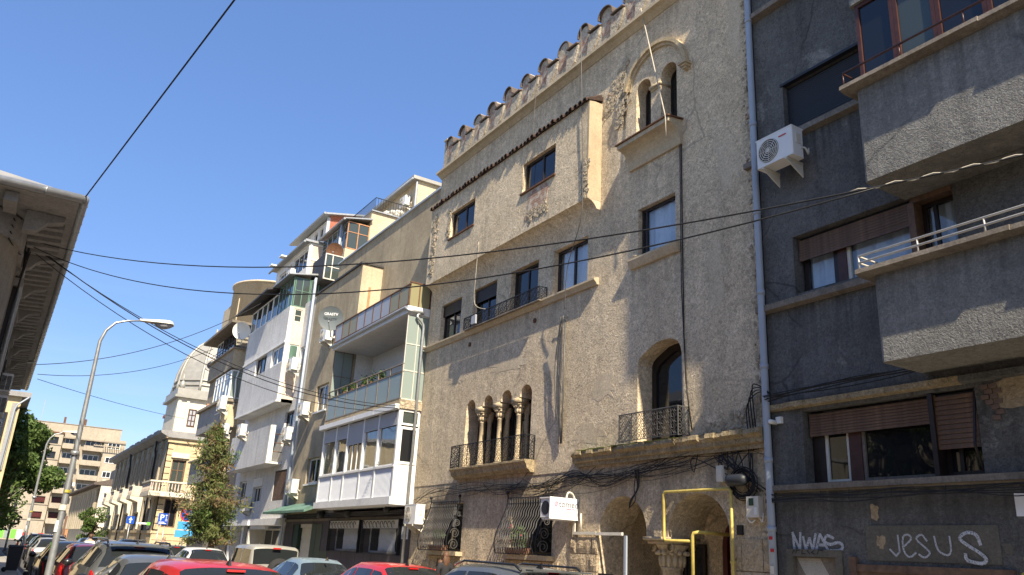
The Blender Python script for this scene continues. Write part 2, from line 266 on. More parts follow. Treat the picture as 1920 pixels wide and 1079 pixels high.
# ------------------------------------------------------------------ mesh helpers
W = {}
class MB:
    def __init__(s, T=None): s.v = []; s.f = []; s.T = T
    def add(s, vs, fs):
        o = len(s.v); s.v += [Vector(v) for v in vs]; s.f += [tuple(i+o for i in f) for f in fs]; return s
    def box(s, x0, x1, y0, y1, z0, z1):
        v = [(x,y,z) for z in (z0,z1) for y in (y0,y1) for x in (x0,x1)]
        return s.add(v, [(0,2,3,1),(4,5,7,6),(0,1,5,4),(2,6,7,3),(0,4,6,2),(1,3,7,5)])
    def hexa(s, v):   # 8 verts: bottom ring 4, top ring 4
        return s.add(v, [(3,2,1,0),(4,5,6,7),(0,1,5,4),(1,2,6,5),(2,3,7,6),(3,0,4,7)])
    def prism(s, outer, holes, y0, y1, back=True, sides=True):
        def isr(l): return len(l) == 4 and len({round(p[0],5) for p in l}) == 2 and len({round(p[1],5) for p in l}) == 2
        if holes and isr(outer) and all(isr(h) for h in holes):
            xs = sorted({p[0] for l in [outer]+list(holes) for p in l}); zs = sorted({p[1] for l in [outer]+list(holes) for p in l})
            def inside(i, j):
                cx, cz = (xs[i]+xs[i+1])/2, (zs[j]+zs[j+1])/2
                return not any(h[0][0] < cx < h[1][0] and h[0][1] < cz < h[2][1] for h in holes)
            nx, nz = len(xs), len(zs); ix = lambda i, j, k: k*nx*nz+i*nz+j
            vs = [(x, y, z) for y in (y0, y1) for x in xs for z in zs]; fs = []
            solid = {(i, j) for i in range(nx-1) for j in range(nz-1) if inside(i, j)}
            for (i, j) in solid:
                fs.append((ix(i,j,0), ix(i+1,j,0), ix(i+1,j+1,0), ix(i,j+1,0))); fs.append((ix(i,j,1), ix(i,j+1,1), ix(i+1,j+1,1), ix(i+1,j,1)))
                if (i-1,j) not in solid: fs.append((ix(i,j,0), ix(i,j+1,0), ix(i,j+1,1), ix(i,j,1)))
                if (i+1,j) not in solid: fs.append((ix(i+1,j,0), ix(i+1,j,1), ix(i+1,j+1,1), ix(i+1,j+1,0)))
                if (i,j-1) not in solid: fs.append((ix(i,j,0), ix(i,j,1), ix(i+1,j,1), ix(i+1,j,0)))
                if (i,j+1) not in solid: fs.append((ix(i,j+1,0), ix(i+1,j+1,0), ix(i+1,j+1,1), ix(i,j+1,1)))
            return s.add(vs, fs)
        loops = [outer] + list(holes)
        pts = [Vector((p[0], 0, p[1])) for l in loops for p in l]
        tris = tessellate_polygon([[Vector((p[0], p[1], 0)) for p in l] for l in loops])
        n = len(pts)
        vs = [(p.x, y0, p.z) for p in pts] + [(p.x, y1, p.z) for p in pts]
        fs = [tuple(t) for t in tris]
        if back: fs += [tuple(i+n for i in reversed(t)) for t in tris]
        k = 0
        for li, l in enumerate(loops):
            for i in range(len(l)):
                a = k+i; b = k+(i+1) % len(l)
                if li > 0 or sides: fs.append((a, b, b+n, a+n))
            k += len(l)
        return s.add(vs, fs)
    def xprism(s, prof, x0, x1):     # profile in (y,z), extruded along x
        n = len(prof); tris = tessellate_polygon([[Vector((p[0], p[1], 0)) for p in prof]])
        vs = [(x0, p[0], p[1]) for p in prof] + [(x1, p[0], p[1]) for p in prof]
        fs = [tuple(t) for t in tris] + [tuple(i+n for i in t) for t in tris]
        fs += [(i, (i+1) % n, (i+1) % n+n, i+n) for i in range(n)]
        return s.add(vs, fs)
    def zprism(s, prof, z0, z1):
        n = len(prof); tris = tessellate_polygon([[Vector((p[0], p[1], 0)) for p in prof]])
        vs = [(p[0], p[1], z0) for p in prof] + [(p[0], p[1], z1) for p in prof]
        fs = [tuple(t) for t in tris] + [tuple(i+n for i in t) for t in tris]
        fs += [(i, (i+1) % n, (i+1) % n+n, i+n) for i in range(n)]
        return s.add(vs, fs)
    def tube(s, pts, r, n=6, closed=False, flat=None):
        P = [Vector(p) for p in pts]; k = len(P); vs = []
        rr = r if isinstance(r, (list, tuple)) else [r]*k
        ref = None
        for i in range(k):
            a = P[(i-1) % k] if (closed or i > 0) else P[i]; b = P[(i+1) % k] if (closed or i < k-1) else P[i]
            d = (b-a)
            if d.length < 1e-9: d = Vector((0,0,1))
            d.normalize()
            if ref is None:
                ref = Vector((0,0,1)) if abs(d.z) < .9 else Vector((1,0,0))
            e1 = ref - d*ref.dot(d)
            if e1.length < 1e-4: e1 = d.orthogonal()
            e1.normalize(); e2 = d.cross(e1); ref = e1
            for j in range(n):
                t = 2*math.pi*(j+.5)/n
                vs.append(P[i] + e1*(math.cos(t)*rr[i]) + e2*(math.sin(t)*rr[i]))
        fs = []
        for i in range(k if closed else k-1):
            for j in range(n):
                a = i*n+j; b = i*n+(j+1) % n; c = ((i+1) % k)*n+(j+1) % n; d = ((i+1) % k)*n+j
                fs.append((a,b,c,d))
        if not closed: fs += [tuple(range(n-1,-1,-1)), tuple((k-1)*n+j for j in range(n))]
        return s.add(vs, fs)
    def lathe(s, prof, c=(0,0,0), n=16, axis='z', a0=0, a1=2*math.pi):
        vs = []; full = abs(a1-a0-2*math.pi) < 1e-6; m = n if full else n+1
        for (r, h) in prof:
            for j in range(m):
                t = a0+(a1-a0)*j/n; x, y = r*math.cos(t), r*math.sin(t)
                p = {'z': (x,y,h), 'y': (x,h,y), 'x': (h,x,y)}[axis]
                vs.append((p[0]+c[0], p[1]+c[1], p[2]+c[2]))
        fs = []
        for i in range(len(prof)-1):
            for j in range(n):
                a = i*m+j; b = i*m+(j+1) % m; fs.append((a,b,b+m,a+m))
        return s.add(vs, fs)
    def grid(s, fn, nu, nv):
        vs = [fn(i/nu, j/nv) for i in range(nu+1) for j in range(nv+1)]
        fs = [(i*(nv+1)+j, i*(nv+1)+j+1, (i+1)*(nv+1)+j+1, (i+1)*(nv+1)+j) for i in range(nu) for j in range(nv)]
        return s.add(vs, fs)
    def ell(s, c, r, nu=10, nv=8):
        vs = [(c[0]+r[0]*math.sin(math.pi*i/nv)*math.cos(2*math.pi*j/nu), c[1]+r[1]*math.sin(math.pi*i/nv)*math.sin(2*math.pi*j/nu), c[2]+r[2]*math.cos(math.pi*i/nv)) for i in range(nv+1) for j in range(nu)]
        fs = [(i*nu+j, i*nu+(j+1) % nu, (i+1)*nu+(j+1) % nu, (i+1)*nu+j) for i in range(nv) for j in range(nu)]
        return s.add(vs, fs)
    def build(s, name, mat, parent=None, smooth=False, stuff=False, keep=False):
        T = s.T; vs = [T @ v for v in s.v] if T else s.v
        c = Vector((0,0,0))
        if vs and not keep:
            lo = Vector([min(v[i] for v in vs) for i in range(3)]); hi = Vector([max(v[i] for v in vs) for i in range(3)])
            c = Vector(((lo.x+hi.x)/2, (lo.y+hi.y)/2, lo.z))
        me = bpy.data.meshes.new(name); me.from_pydata([v-c for v in vs], [], s.f)
        me.materials.append(M[mat] if isinstance(mat, str) else mat)
        if smooth:
            for p in me.polygons: p.use_smooth = True
        o = bpy.data.objects.new(name, me); COL.objects.link(o)
        W[o.name] = c
        if parent is not None:
            o.parent = parent; o.location = c - W[parent.name]
        else: o.location = c
        if stuff: o['kind'] = 'stuff'
        return o
def thing(name, label, cat, loc=(0,0,0), group=None):
    o = bpy.data.objects.new(name, None); COL.objects.link(o); o.location = loc; W[o.name] = Vector(loc)
    o.empty_display_size = .2
    return tag(o, label, cat, group)
def tag(o, label=None, cat=None, group=None, kind=None):
    if label: o['label'] = label
    if cat: o['category'] = cat
    if group: o['group'] = group
    if kind: o['kind'] = kind
    return o
def inst(src, parent, d):        # copy sharing mesh data, shifted by d from the source's place
    o = src.copy(); COL.objects.link(o); o.parent = parent
    W[o.name] = W[src.name] + Vector(d); o.location = W[o.name] - (W[parent.name] if parent else Vector((0,0,0)))
    return o
def kids(o): return [c for c in bpy.data.objects if c.parent == o]
CH = {}
def copy_tree(o, parent=None, src_children=None):
    c = o.copy(); COL.objects.link(c); c.parent = parent; W[c.name] = W[o.name].copy()
    for ch in o.children: copy_tree(ch, c)
    return c
def arc(cx, cz, r, a0, a1, n=12, ry=None):
    ry = ry or r
    return [(cx+r*math.cos(math.radians(a0+(a1-a0)*i/n)), cz+ry*math.sin(math.radians(a0+(a1-a0)*i/n))) for i in range(n+1)]
def archhole(x0, x1, z0, zs, n=14, ry=None):
    r = (x1-x0)/2
    return [(x0, z0), (x1, z0)] + arc((x0+x1)/2, zs, r, 0, 180, n, ry)
def rect(x0, x1, z0, z1): return [(x0,z0),(x1,z0),(x1,z1),(x0,z1)]
def TX(X0):   # local (x, y, z): x runs along world +Y, depth y goes to world -X ; facade faces +X
    return Matrix(((0,-1,0,X0),(1,0,0,0),(0,0,1,0),(0,0,0,1)))

def window(par, x0, x1, z0, z1, y, cols=(.5,), rows=(), fw=.055, fd=.07, fm='wood_dark', gm='glass', T=None, curtain=None, name='window', opened=None):
    f = MB(T)
    f.box(x0, x1, y, y+fd, z0, z0+fw).box(x0, x1, y, y+fd, z1-fw, z1)
    f.box(x0, x0+fw, y, y+fd, z0+fw, z1-fw).box(x1-fw, x1, y, y+fd, z0+fw, z1-fw)
    xs = [x0+fw] + [x0+(x1-x0)*c for c in cols] + [x1-fw]; zs = [z0+fw] + [z0+(z1-z0)*r for r in rows] + [z1-fw]
    for c in xs[1:-1]: f.box(c-fw*.45, c+fw*.45, y+.003, y+fd-.003, z0+fw, z1-fw)
    for r in zs[1:-1]: f.box(x0+fw, x1-fw, y+.006, y+fd-.006, r-fw*.35, r+fw*.35)
    o = f.build(name, fm, par)
    for i in range(len(xs)-1):
        for j in range(len(zs)-1):
            MB(T).box(xs[i]+.001, xs[i+1]-.001, y+fd*.45, y+fd*.55, zs[j]+.001, zs[j+1]-.001).build('pane', gm, o)
    if curtain:
        k = MB(T); n = max(12, int((x1-x0)*14)); ph = random.random()*6
        def fn(u, v):
            x = x0+.02+(x1-x0-.04)*u
            return (x, y+.12+.03*math.sin(u*n*1.1+ph)+.012*math.sin(u*n*2.7), z0+(z1-z0)*v)
        k.grid(fn, n*3, 1); k.build('curtain', curtain if isinstance(curtain, str) else 'curtain', o, True)
    return o
def shutter(par, x0, x1, z0, z1, y, mat, pitch=.05, T=None, barmat=None, name='roller_shutter'):
    f = MB(T); f.box(x0, x1, y+.0, y+.03, z0, z0+pitch*.9)
    f.box(x0-.02, x0, y-.005, y+.04, z0, z1).box(x1, x1+.02, y-.005, y+.04, z0, z1)
    o = f.build(name, barmat or mat, par)
    n = int((z1-z0-pitch)/pitch); first = None
    zz = z0+pitch
    for i in range(n):
        a = zz+i*pitch; b = a+pitch*.9
        if first is None:
            s = MB(T); s.xprism([(y+.006, a), (y+.001, a+pitch*.2), (y+.001, b-pitch*.2), (y+.006, b), (y+.03, b), (y+.03, a)], x0, x1); first = s.build('slat', mat, o)
        else: inst(first, o, (0,0,i*pitch))
    MB(T).box(x0, x1, y+.032, y+.038, z0, z1).build('backing', 'black', o)
    return o
FONT = {}
def text_mb(txt, size, T, extr=.004, bold=False):
    cu = bpy.data.curves.new('t', 'FONT'); cu.body = txt; cu.size = size; cu.extrude = extr; cu.resolution_u = 3
    if bold: cu.offset = size*.02
    o = bpy.data.objects.new('t', cu); COL.objects.link(o); dg = bpy.context.evaluated_depsgraph_get(); dg.update()
    me = bpy.data.meshes.new_from_object(o.evaluated_get(dg))
    mb = MB(T); mb.add([v.co.copy() for v in me.vertices], [tuple(p.vertices) for p in me.polygons])
    bpy.data.objects.remove(o); bpy.data.curves.remove(cu); bpy.data.meshes.remove(me)
    return mb
def TT(x, y, z, face='-y'):   # text transform: text x -> reading direction, text y -> up
    if face == '-y': return Matrix(((1,0,0,x),(0,0,-1,y),(0,1,0,z),(0,0,0,1)))
    return Matrix(((0,0,1,x),(1,0,0,y),(0,1,0,z),(0,0,0,1)))   # faces +x, reads along +y
def sagpts(a, b, s, n=24):
    a, b = Vector(a), Vector(b)
    return [a+(b-a)*(i/n)+Vector((0,0,-4*s*(i/n)*(1-i/n))) for i in range(n+1)]
def stroke(mb, pts, r, y, flat=.004):   # paint stroke on a wall facing -y
    P = [Vector((p[0], p[1])) for p in pts]
    for i in range(len(P)-1):
        d = (P[i+1]-P[i]); 
        if d.length < 1e-6: continue
        d.normalize(); nrm = Vector((-d.y, d.x))*r; e = d*r*.5; a = P[i]-e; b = P[i+1]+e
        yy = y-.0006*i-.001
        mb.add([(a.x+nrm.x,yy,a.y+nrm.y),(b.x+nrm.x,yy,b.y+nrm.y),(b.x-nrm.x,yy,b.y-nrm.y),(a.x-nrm.x,yy,a.y-nrm.y)], [(0,1,2,3)])
def smoothpts(P, n=5):
    out = []
    for i in range(len(P)-1):
        p0 = P[max(i-1,0)]; p1 = P[i]; p2 = P[i+1]; p3 = P[min(i+2,len(P)-1)]
        for k in range(n):
            t = k/n
            out.append(tuple(.5*((2*p1[j])+(-p0[j]+p2[j])*t+(2*p0[j]-5*p1[j]+4*p2[j]-p3[j])*t*t+(-p0[j]+3*p1[j]-3*p2[j]+p3[j])*t**3) for j in range(len(p1))))
    out.append(tuple(P[-1])); return out

# ------------------------------------------------------------------ ground
RZ, PZ = -0.10, 0.03
def struct(o): o['kind'] = 'structure'; return o
struct(MB().box(-900, 300, -400, 500, -1.2, RZ-.012).build('ground', 'soil'))
struct(MB().box(-420, 60, 1.65, 8.6, -.9, RZ).build('road', 'asphalt'))
for nm, y0, y1 in (('pavement_left', -60, 1.5), ('pavement_right', 8.75, 60)):
    struct(MB().box(-420 if nm[-1] == 't' and y0 < 0 else -420, 60, y0, y1, -.8, PZ).build(nm, 'pave'))
for nm, y0 in (('kerb_left', 1.5), ('kerb_right', 8.6)):
    k = struct(MB().box(-420, 60, y0, y0+.15, -.85, PZ-.02).build(nm, 'kerb'))
    st = None
    for i in range(60):
        x = -4-i*1.0
        if st is None: st = MB().box(x-.985, x, y0+.002, y0+.148, RZ-.2, PZ+.012).build('kerb_stone', 'kerb', k)
        else: inst(st, k, (-i*1.0, 0, 0))
# ------------------------------------------------------------------ building A: crenellated roughcast house
Y0 = 11.0
A = thing('crenellated_house', 'tan roughcast town house with battlement parapet, arched windows and projecting upper bay', 'house', (-16.5, 11, PZ))
AX0, AX1 = -23.4, -9.5
four = [(-22.56,-21.20),(-20.46,-19.09),(-18.33,-16.95),(-16.24,-14.79)]
quad = [(-20.40,-19.88),(-19.45,-18.92),(-18.50,-17.95),(-17.56,-16.99)]
qh = [(-20.40,3.93),(-16.99,3.93)]
for (a, b) in reversed(quad):
    qh += arc((a+b)/2, 5.57, (b-a)/2, 0, 180, 12)
aw = [(-12.93,4.0),(-11.60,4.0),(-11.60,5.66),(-11.63,5.80),(-11.70,5.92),(-11.82,5.99),(-11.98,6.03),(-12.22,6.03),(-12.40,6.0),(-12.75,5.84),(-12.88,5.76),(-12.93,5.66)]
holes = [rect(a, b, 7.98, 9.2) for a, b in four] + [qh, aw, rect(-12.94,-11.73,8.06,9.22),
         archhole(-13.02,-12.50,10.86,12.26), archhole(-12.16,-11.64,10.86,12.26)]
MB().prism(rect(AX0, AX1, 3.55, 14.15), holes, Y0, Y0+.42).build('wall', 'A', A)
# street-level wall with grille windows; the arcade part is thick
MB().prism(rect(AX0, -15.16, -.5, 3.549), [rect(-21.95,-20.2,1.72,3.0), rect(-17.7,-15.9,1.72,3.0)], Y0+.012, Y0+.5).build('base_wall', 'A_base', A)
arcw = [(-15.158,-.5),(-14.16,-.5),(-14.16,2.28)] + arc(-13.41,2.28,.75,180,0,16,.68)[1:] + [(-12.66,-.5),(-12.04,-.5)]
arcw = [(-15.158,-.5),(-14.16,-.5)] + arc(-13.41,2.25,.75,180,0,18,.70) + [(-12.66,2.16),(-12.04,2.16)] + arc(-11.26,2.22,.78,180,0,18,.72) + [(-10.48,-.5),(AX1,-.5),(AX1,3.549),(-15.158,3.549)]
MB().prism(arcw, [], Y0+.012, Y0+.95).build('arcade_wall', 'A_base', A)
# porch behind the arches
pr = MB().box(-15.0, -9.7, 12.75, 12.9, -.5, 3.4).box(-14.45, -14.2, 11.96, 12.75, -.5, 3.4).box(-10.3,-10.0,11.96,12.75,-.5,3.4).box(-15, -9.7, 11.96, 12.75, 3.05, 3.4)
pr.build('porch_wall', 'A', A)
MB().box(-15.0, -9.7, 11.1, 12.75, PZ, .18).build('porch_step', 'A_stone', A)
d = MB().prism(archhole(-12.2,-10.95,.2,2.05,16,.62), [archhole(-12.08,-11.07,.25,2.05,16,.52)], 12.6, 12.74).build('door', 'red_door', A)
MB().prism(archhole(-12.075,-11.075,.25,2.05,16,.515), [archhole(-11.95,-11.62,.9,2.0,8), archhole(-11.53,-11.2,.9,2.0,8)], 12.66, 12.72).build('door_leaf', 'red_door', d)
MB().box(-11.96,-11.19,12.69,12.70,.85,2.25).build('pane', 'glass', d)
MB().tube([(-11.66,12.64,.95),(-11.66,12.6,1.0),(-11.66,12.6,1.5),(-11.66,12.64,1.55)], .012, 6).build('handle', 'galv', d)
window(A, -13.9, -12.75, .95, 2.1, 12.66, (.5,), (), .06, .06, 'wood_dark')
MB().box(-14.05,-12.6,12.6,12.745,.83,.93).build('porch_sill', 'A_stone', A)
# rest of the shell
sh = MB().box(AX0, AX0+.3, Y0+.42, 22, 0, 14.15).box(AX1-.3, AX1, Y0+.95, 22, 0, 14.15).box(AX0+.3, AX1-.3, 21.7, 22, 0, 14.15).box(AX0+.3, AX1-.3, Y0+.42, 21.7, 13.95, 14.14)
sh.build('rear_walls', 'B', A)
# windows of the long band
for i, (a, b) in enumerate(four):
    wobj = window(A, a+.01, b-.01, 7.99, 9.19, Y0+.14, (.5,), (), .06, .07, 'wood_dark', 'glass_c' if i == 3 else 'glass', curtain='curtain' if i == 3 else None)
    if i < 2: shutter(A, a+.03, b-.03, 8.82 if i == 0 else 8.78, 9.18, Y0+.08, 'wood_dark', .035)
MB().box(-17.75,-17.3,Y0+.20,Y0+.22,8.72,8.75).box(-17.33,-17.3,Y0+.20,Y0+.215,8.55,8.74).build('window_stay', 'white', A)
# sill under the band
sp = [(Y0-.15,7.90),(Y0-.15,7.945),(Y0-.02,7.975),(Y0+.27,7.978),(Y0+.27,7.80),(Y0-.06,7.80),(Y0-.09,7.85)]
MB().xprism(sp, AX0, -14.33).build('sill', 'A_smooth', A)
def scroll_rail(par, x0, x1, yf, z0, z1, depth, cell=.11, name='railing', mat='iron', sides='lr'):
    r = MB(); t = .016
    ends = [(x0, yf), (x1, yf)]
    path = []
    if 'l' in sides: path.append((x0, yf+depth))
    path += ends
    if 'r' in sides: path.append((x1, yf+depth))
    for z in (z0+.02, z1): r.tube([(p[0], p[1], z) for p in path], t if z == z1 else t*.7, 4)
    for p in path: r.tube([(p[0], p[1], z0), (p[0], p[1], z1+.01)], t, 4)
    o = r.build(name, mat, par)
    s = MB()
    rows = max(2, int(round((z1-z0-.04)/cell))); ch = (z1-z0-.04)/rows
    segs = list(zip(path[:-1], path[1:]))
    for (p, q) in segs:
        Ln = math.hypot(q[0]-p[0], q[1]-p[1]); nc = max(1, int(round(Ln/cell)))
        for i in range(nc):
            for j in range(rows):
                u = (i+.5)/nc; cx = p[0]+(q[0]-p[0])*u; cy = p[1]+(q[1]-p[1])*u; cz = z0+.03+ch*(j+.5)
                dx, dy = (q[0]-p[0])/Ln, (q[1]-p[1])/Ln
                R = ch*.36
                if (i+j) % 2: s.tube([(cx+dx*R*math.cos(a), cy+dy*R*math.cos(a), cz+R*math.sin(a)) for a in [k*math.pi/4 for k in range(8)]], .008, 3, True)
                else:
                    hw = Ln/nc*.5
                    s.tube([(cx-dx*hw, cy-dy*hw, cz-ch*.5),(cx-dx*hw*.2, cy-dy*hw*.2, cz),(cx+dx*hw, cy+dy*hw, cz+ch*.5)], .008, 3)
                    s.tube([(cx+dx*hw, cy+dy*hw, cz-ch*.5),(cx+dx*hw*.2, cy+dy*hw*.2, cz),(cx-dx*hw, cy-dy*hw, cz+ch*.5)], .008, 3)
            if i % 4 == 0:
                u = i/nc; cx = p[0]+(q[0]-p[0])*u; cy = p[1]+(q[1]-p[1])*u
                s.tube([(cx,cy,z0+.02),(cx,cy,z1)], .009, 4)
    s.build('scrollwork', mat, o, stuff=True)
    return o
scroll_rail(A, -20.5, -16.5, Y0-.24, 7.93, 8.27, .24, .10, 'window_railing')
MB().box(-20.5,-16.5,Y0-.25,Y0-.16,7.89,7.915).build('railing_ledge', 'H_sill', A)
# four-arch loggia window: columns, doors, balcony
for k, cx in enumerate((-19.665,-18.71,-17.755)):
    def cp(r): return r
    col = MB().lathe([(.0,3.93),(.12,3.93),(.12,4.0),(.085,4.03),(.095,4.06),(.078,4.1),(.072,4.6),(.066,5.12),(.085,5.135),(.07,5.155),(.08,5.2),(.10,5.28),(.15,5.36),(.15,5.37)], (cx, Y0+.13, 0), 14).build('column', 'A_stone', A, True)
    c = MB()
    c.box(cx-.17, cx+.17, Y0-.03, Y0+.30, 5.44, 5.56).box(cx-.145, cx+.145, Y0-.01, Y0+.28, 5.385, 5.439)
    for a in range(8):
        t = a*math.pi/4+.39
        x, y = cx+.11*math.cos(t), Y0+.13+.11*math.sin(t)
        c.ell((cx+.085*math.cos(t), Y0+.13+.085*math.sin(t), 5.25), (.04,.04,.07), 8, 6); c.ell((cx+.125*math.cos(t), Y0+.13+.125*math.sin(t), 5.35), (.04,.04,.035), 8, 6)
    c.build('capital', 'A_stone', col, True)
    MB().lathe([(.07,3.95),(.06,5.15),(.1,5.25),(.13,5.45)], (cx+.02, Y0+.36, 0), 10).build('rear_column', 'A_stone', A, True)
MB().prism(rect(-20.6,-16.8,3.9,6.0), [rect(-20.33,-19.72,3.98,5.75), rect(-19.55,-18.78,3.98,5.75), rect(-18.62,-17.82,3.98,5.75), rect(-17.68,-17.05,3.98,5.75)], Y0+.43, Y0+.5).build('loggia_frame', 'wood_dark', A)
for (a, b) in ((-20.33,-19.72),(-19.55,-18.78),(-18.62,-17.82),(-17.68,-17.05)):
    window(A, a+.005, b-.005, 3.985, 5.74, Y0+.445, (.5,), (.3,), .05, .05, 'wood_dark', name='glazed_door')
bl = MB().xprism([(Y0-.30,3.86),(Y0-.30,3.91),(Y0,3.91),(Y0,3.62),(Y0-.12,3.62),(Y0-.17,3.68),(Y0-.22,3.70),(Y0-.25,3.80)], -20.62, -16.73).build('balcony_slab', 'A_corn', A)
scroll_rail(A, -20.60, -16.76, Y0-.28, 3.915, 4.51, .28, .115, 'balcony_railing')
# arched window with narrow balcony
fr = MB().prism([(p[0]*1.0, p[1]) for p in aw], [[(-12.80,4.05),(-11.72,4.05),(-11.72,5.58),(-11.85,5.80),(-12.05,5.88),(-12.25,5.88),(-12.7,5.66),(-12.80,5.5)]], Y0+.40, Y0+.48).build('window', 'wood_dark', A)
MB().prism([(-12.79,4.06),(-11.73,4.06),(-11.73,5.57),(-11.85,5.79),(-12.05,5.87),(-12.25,5.87),(-12.69,5.65),(-12.79,5.5)], [], Y0+.44, Y0+.45).build('pane', 'glass', fr)
MB().box(-12.30,-12.24,Y0+.40,Y0+.47,4.05,4.6).build('mullion', 'wood_dark', fr)
scroll_rail(A, -13.15, -11.41, Y0-.30, 3.98, 4.54, .30, .095, 'balcony_railing', 'iron_grey')
# base cornice, chipped
n = 26; cs = MB(); prev = None
for i in range(n):
    x0 = -14.95+(AX1+.0+14.95)*i/n; x1 = -14.95+(AX1+14.95)*(i+1)/n
    o = .28 - (random.random()*.08 if random.random() < .4 else 0)
    cs.xprism([(Y0-o,3.86),(Y0-o+.02,3.93+random.random()*.02),(Y0,3.98),(Y0,3.62),(Y0-.10,3.62),(Y0-.10,3.70),(Y0-.17,3.72),(Y0-.17,3.80)], x0, x1)
cs.build('base_cornice', 'A_corn', A)
MB().grid(lambda u, v: (-14.8+3.2*u, Y0-.26+.26*v, 3.955+.03*v+.012*math.sin(u*40)*math.sin(v*9+u*13)), 40, 4).build('moss', 'thuja', A, True, stuff=True)
# rectangular window with sill
window(A, -12.93,-11.74,8.07,9.21, Y0+.12, (.12,), (), .055, .07, 'wood_dark', 'glass_c', curtain='curtain')
MB().xprism([(Y0-.15,7.98),(Y0-.15,8.02),(Y0+.2,8.06),(Y0+.2,7.82),(Y0-.06,7.82),(Y0-.10,7.88)], -13.13, -11.58).build('sill', 'A_smooth', A)
MB().ell((-12.99,Y0-.03,8.09),(.09,.06,.06)).ell((-12.92,Y0-.05,8.07),(.06,.05,.05)).build('plaster_blob', 'A_rub', A, True)
# twin arched window: column, moulded arch, shelf
col = MB().lathe([(.0,10.86),(.11,10.86),(.11,10.93),(.075,10.97),(.065,11.0),(.06,11.75),(.075,11.77),(.062,11.79),(.075,11.86),(.11,11.95),(.14,12.02)], (-12.33, Y0+.14, 0), 14).build('column', 'A_stone', A, True)
c = MB().box(-12.52,-12.14,Y0-.05,Y0+.34,12.1,12.17).box(-12.49,-12.17,Y0-.02,Y0+.31,12.03,12.099)
for a in range(8):
    t = a*math.pi/4+.39; c.ell((-12.33+.1*math.cos(t), Y0+.14+.1*math.sin(t), 11.93), (.05,.05,.06), 8, 6)
c.build('capital', 'A_stone', col, True)
for (a, b) in ((-13.02,-12.50),(-12.16,-11.64)):
    wf = MB().prism(archhole(a+.002,b-.002,10.87,12.26), [archhole(a+.05,b-.05,10.92,12.26)], Y0+.3, Y0+.35).build('window', 'wood_dark', A)
    MB().prism(archhole(a+.05,b-.05,10.92,12.26), [], Y0+.32, Y0+.33).build('pane', 'glass', wf)
mo = MB()
for (r0, r1, yy) in ((.93,1.0,.06),(1.0,1.09,.12)):
    pts = arc(-12.33,12.17,r1,0,165,26)+list(reversed(arc(-12.33,12.17,r0,0,165,26)))
    mo.prism(pts, [], Y0-yy, Y0+.01)
mo.build('arch_moulding', 'A_stone', A)
im = MB()
for i, (w_, zt, zb) in enumerate(((.17,12.17,12.10),(.14,12.10,12.05),(.10,12.05,12.0))): im.box(-11.33-w_+.1, -11.33+w_, Y0-.2+.035*i, Y0+.005, zb+.001, zt)
im.build('impost', 'A_stone', A)
shp = [(Y0,10.85)]+[(Y0-.42,10.80),(Y0-.42,10.70)]+[(Y0-.38+.30*math.sin(math.radians(t)), 10.70-.36*(1-math.cos(math.radians(t)))*1.0) for t in range(0,91,15)]+[(Y0-.06,10.26),(Y0,10.26)]
MB().xprism(shp, -13.2, -11.48).build('window_shelf', 'A_smooth', A)
MB().xprism([(Y0-.46,10.80),(Y0-.46,10.83),(Y0,10.885),(Y0,10.852),(Y0-.42,10.802)], -13.24, -11.44).build('shelf_flashing', 'rust', A)
# projecting bay
BY = Y0-.40; bx0, bx1 = -23.08, -14.33
bw = [(-21.63,-20.05),(-17.35,-15.77)]
MB().prism(rect(bx0, bx1, 9.92, 12.62), [rect(a, b, 11.12, 12.02) for a, b in bw], BY, BY+.3).build('bay_wall', 'A', A)
side = [(BY+.3,9.92),(BY,9.92)]
cove = [(BY+.40*math.sin(math.radians(t)), 9.92-.67*(1-math.cos(math.radians(t)))) for t in range(0,91,10)]
MB().xprism([(BY,9.92)]+cove[1:]+[(Y0,9.92)], bx0, bx1).build('bay_cove', 'A', A)
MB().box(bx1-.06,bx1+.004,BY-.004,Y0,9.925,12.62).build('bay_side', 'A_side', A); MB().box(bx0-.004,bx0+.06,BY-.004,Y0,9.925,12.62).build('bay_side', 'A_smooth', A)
for (a, b) in bw:
    window(A, a+.01, b-.01, 11.13, 12.01, BY+.1, (.55,), (), .06, .07, 'wood_dark', 'glass', curtain=None)
    MB().box(a-.04,b+.04,BY-.05,BY+.2,11.07,11.118).build('sill', 'rust', A)
tl = None
ntile = 44
for i in range(ntile):
    x = bx0+.1+(bx1-bx0-.2)*i/(ntile-1)
    if tl is None:
        t = MB(); prof = arc(0,0,.085,200,-20,6)+list(reversed(arc(0,0,.065,200,-20,6)))
        vs = []; n_ = len(prof)
        for (yy, dz) in ((BY-.10,12.60),(Y0+.05,12.88)):
            vs += [(x+p[0], yy, dz+p[1]) for p in prof]
        fs = [(k,(k+1) % n_,(k+1) % n_+n_,k+n_) for k in range(n_)]+[tuple(range(n_)), tuple(range(2*n_-1,n_-1,-1))]
        roof = MB().add([(bx0-.03,BY-.05,12.63),(bx1+.03,BY-.05,12.63),(bx1+.03,Y0,12.82),(bx0-.03,Y0,12.82),(bx0-.03,BY-.05,12.60),(bx1+.03,BY-.05,12.60),(bx1+.03,Y0,12.70),(bx0-.03,Y0,12.70)], [(0,1,2,3),(7,6,5,4),(0,4,5,1),(1,5,6,2),(3,2,6,7),(0,3,7,4)]).build('bay_roof', 'tile', A)
        t.add(vs, fs); tl = t.build('tile', 'tile', roof)
    else:
        o = inst(tl, roof, (x-(bx0+.1), random.uniform(-.03,.03), random.uniform(-.012,.02))); o.rotation_euler = (random.uniform(-.04,.04), random.uniform(-.1,.1), random.uniform(-.05,.05))
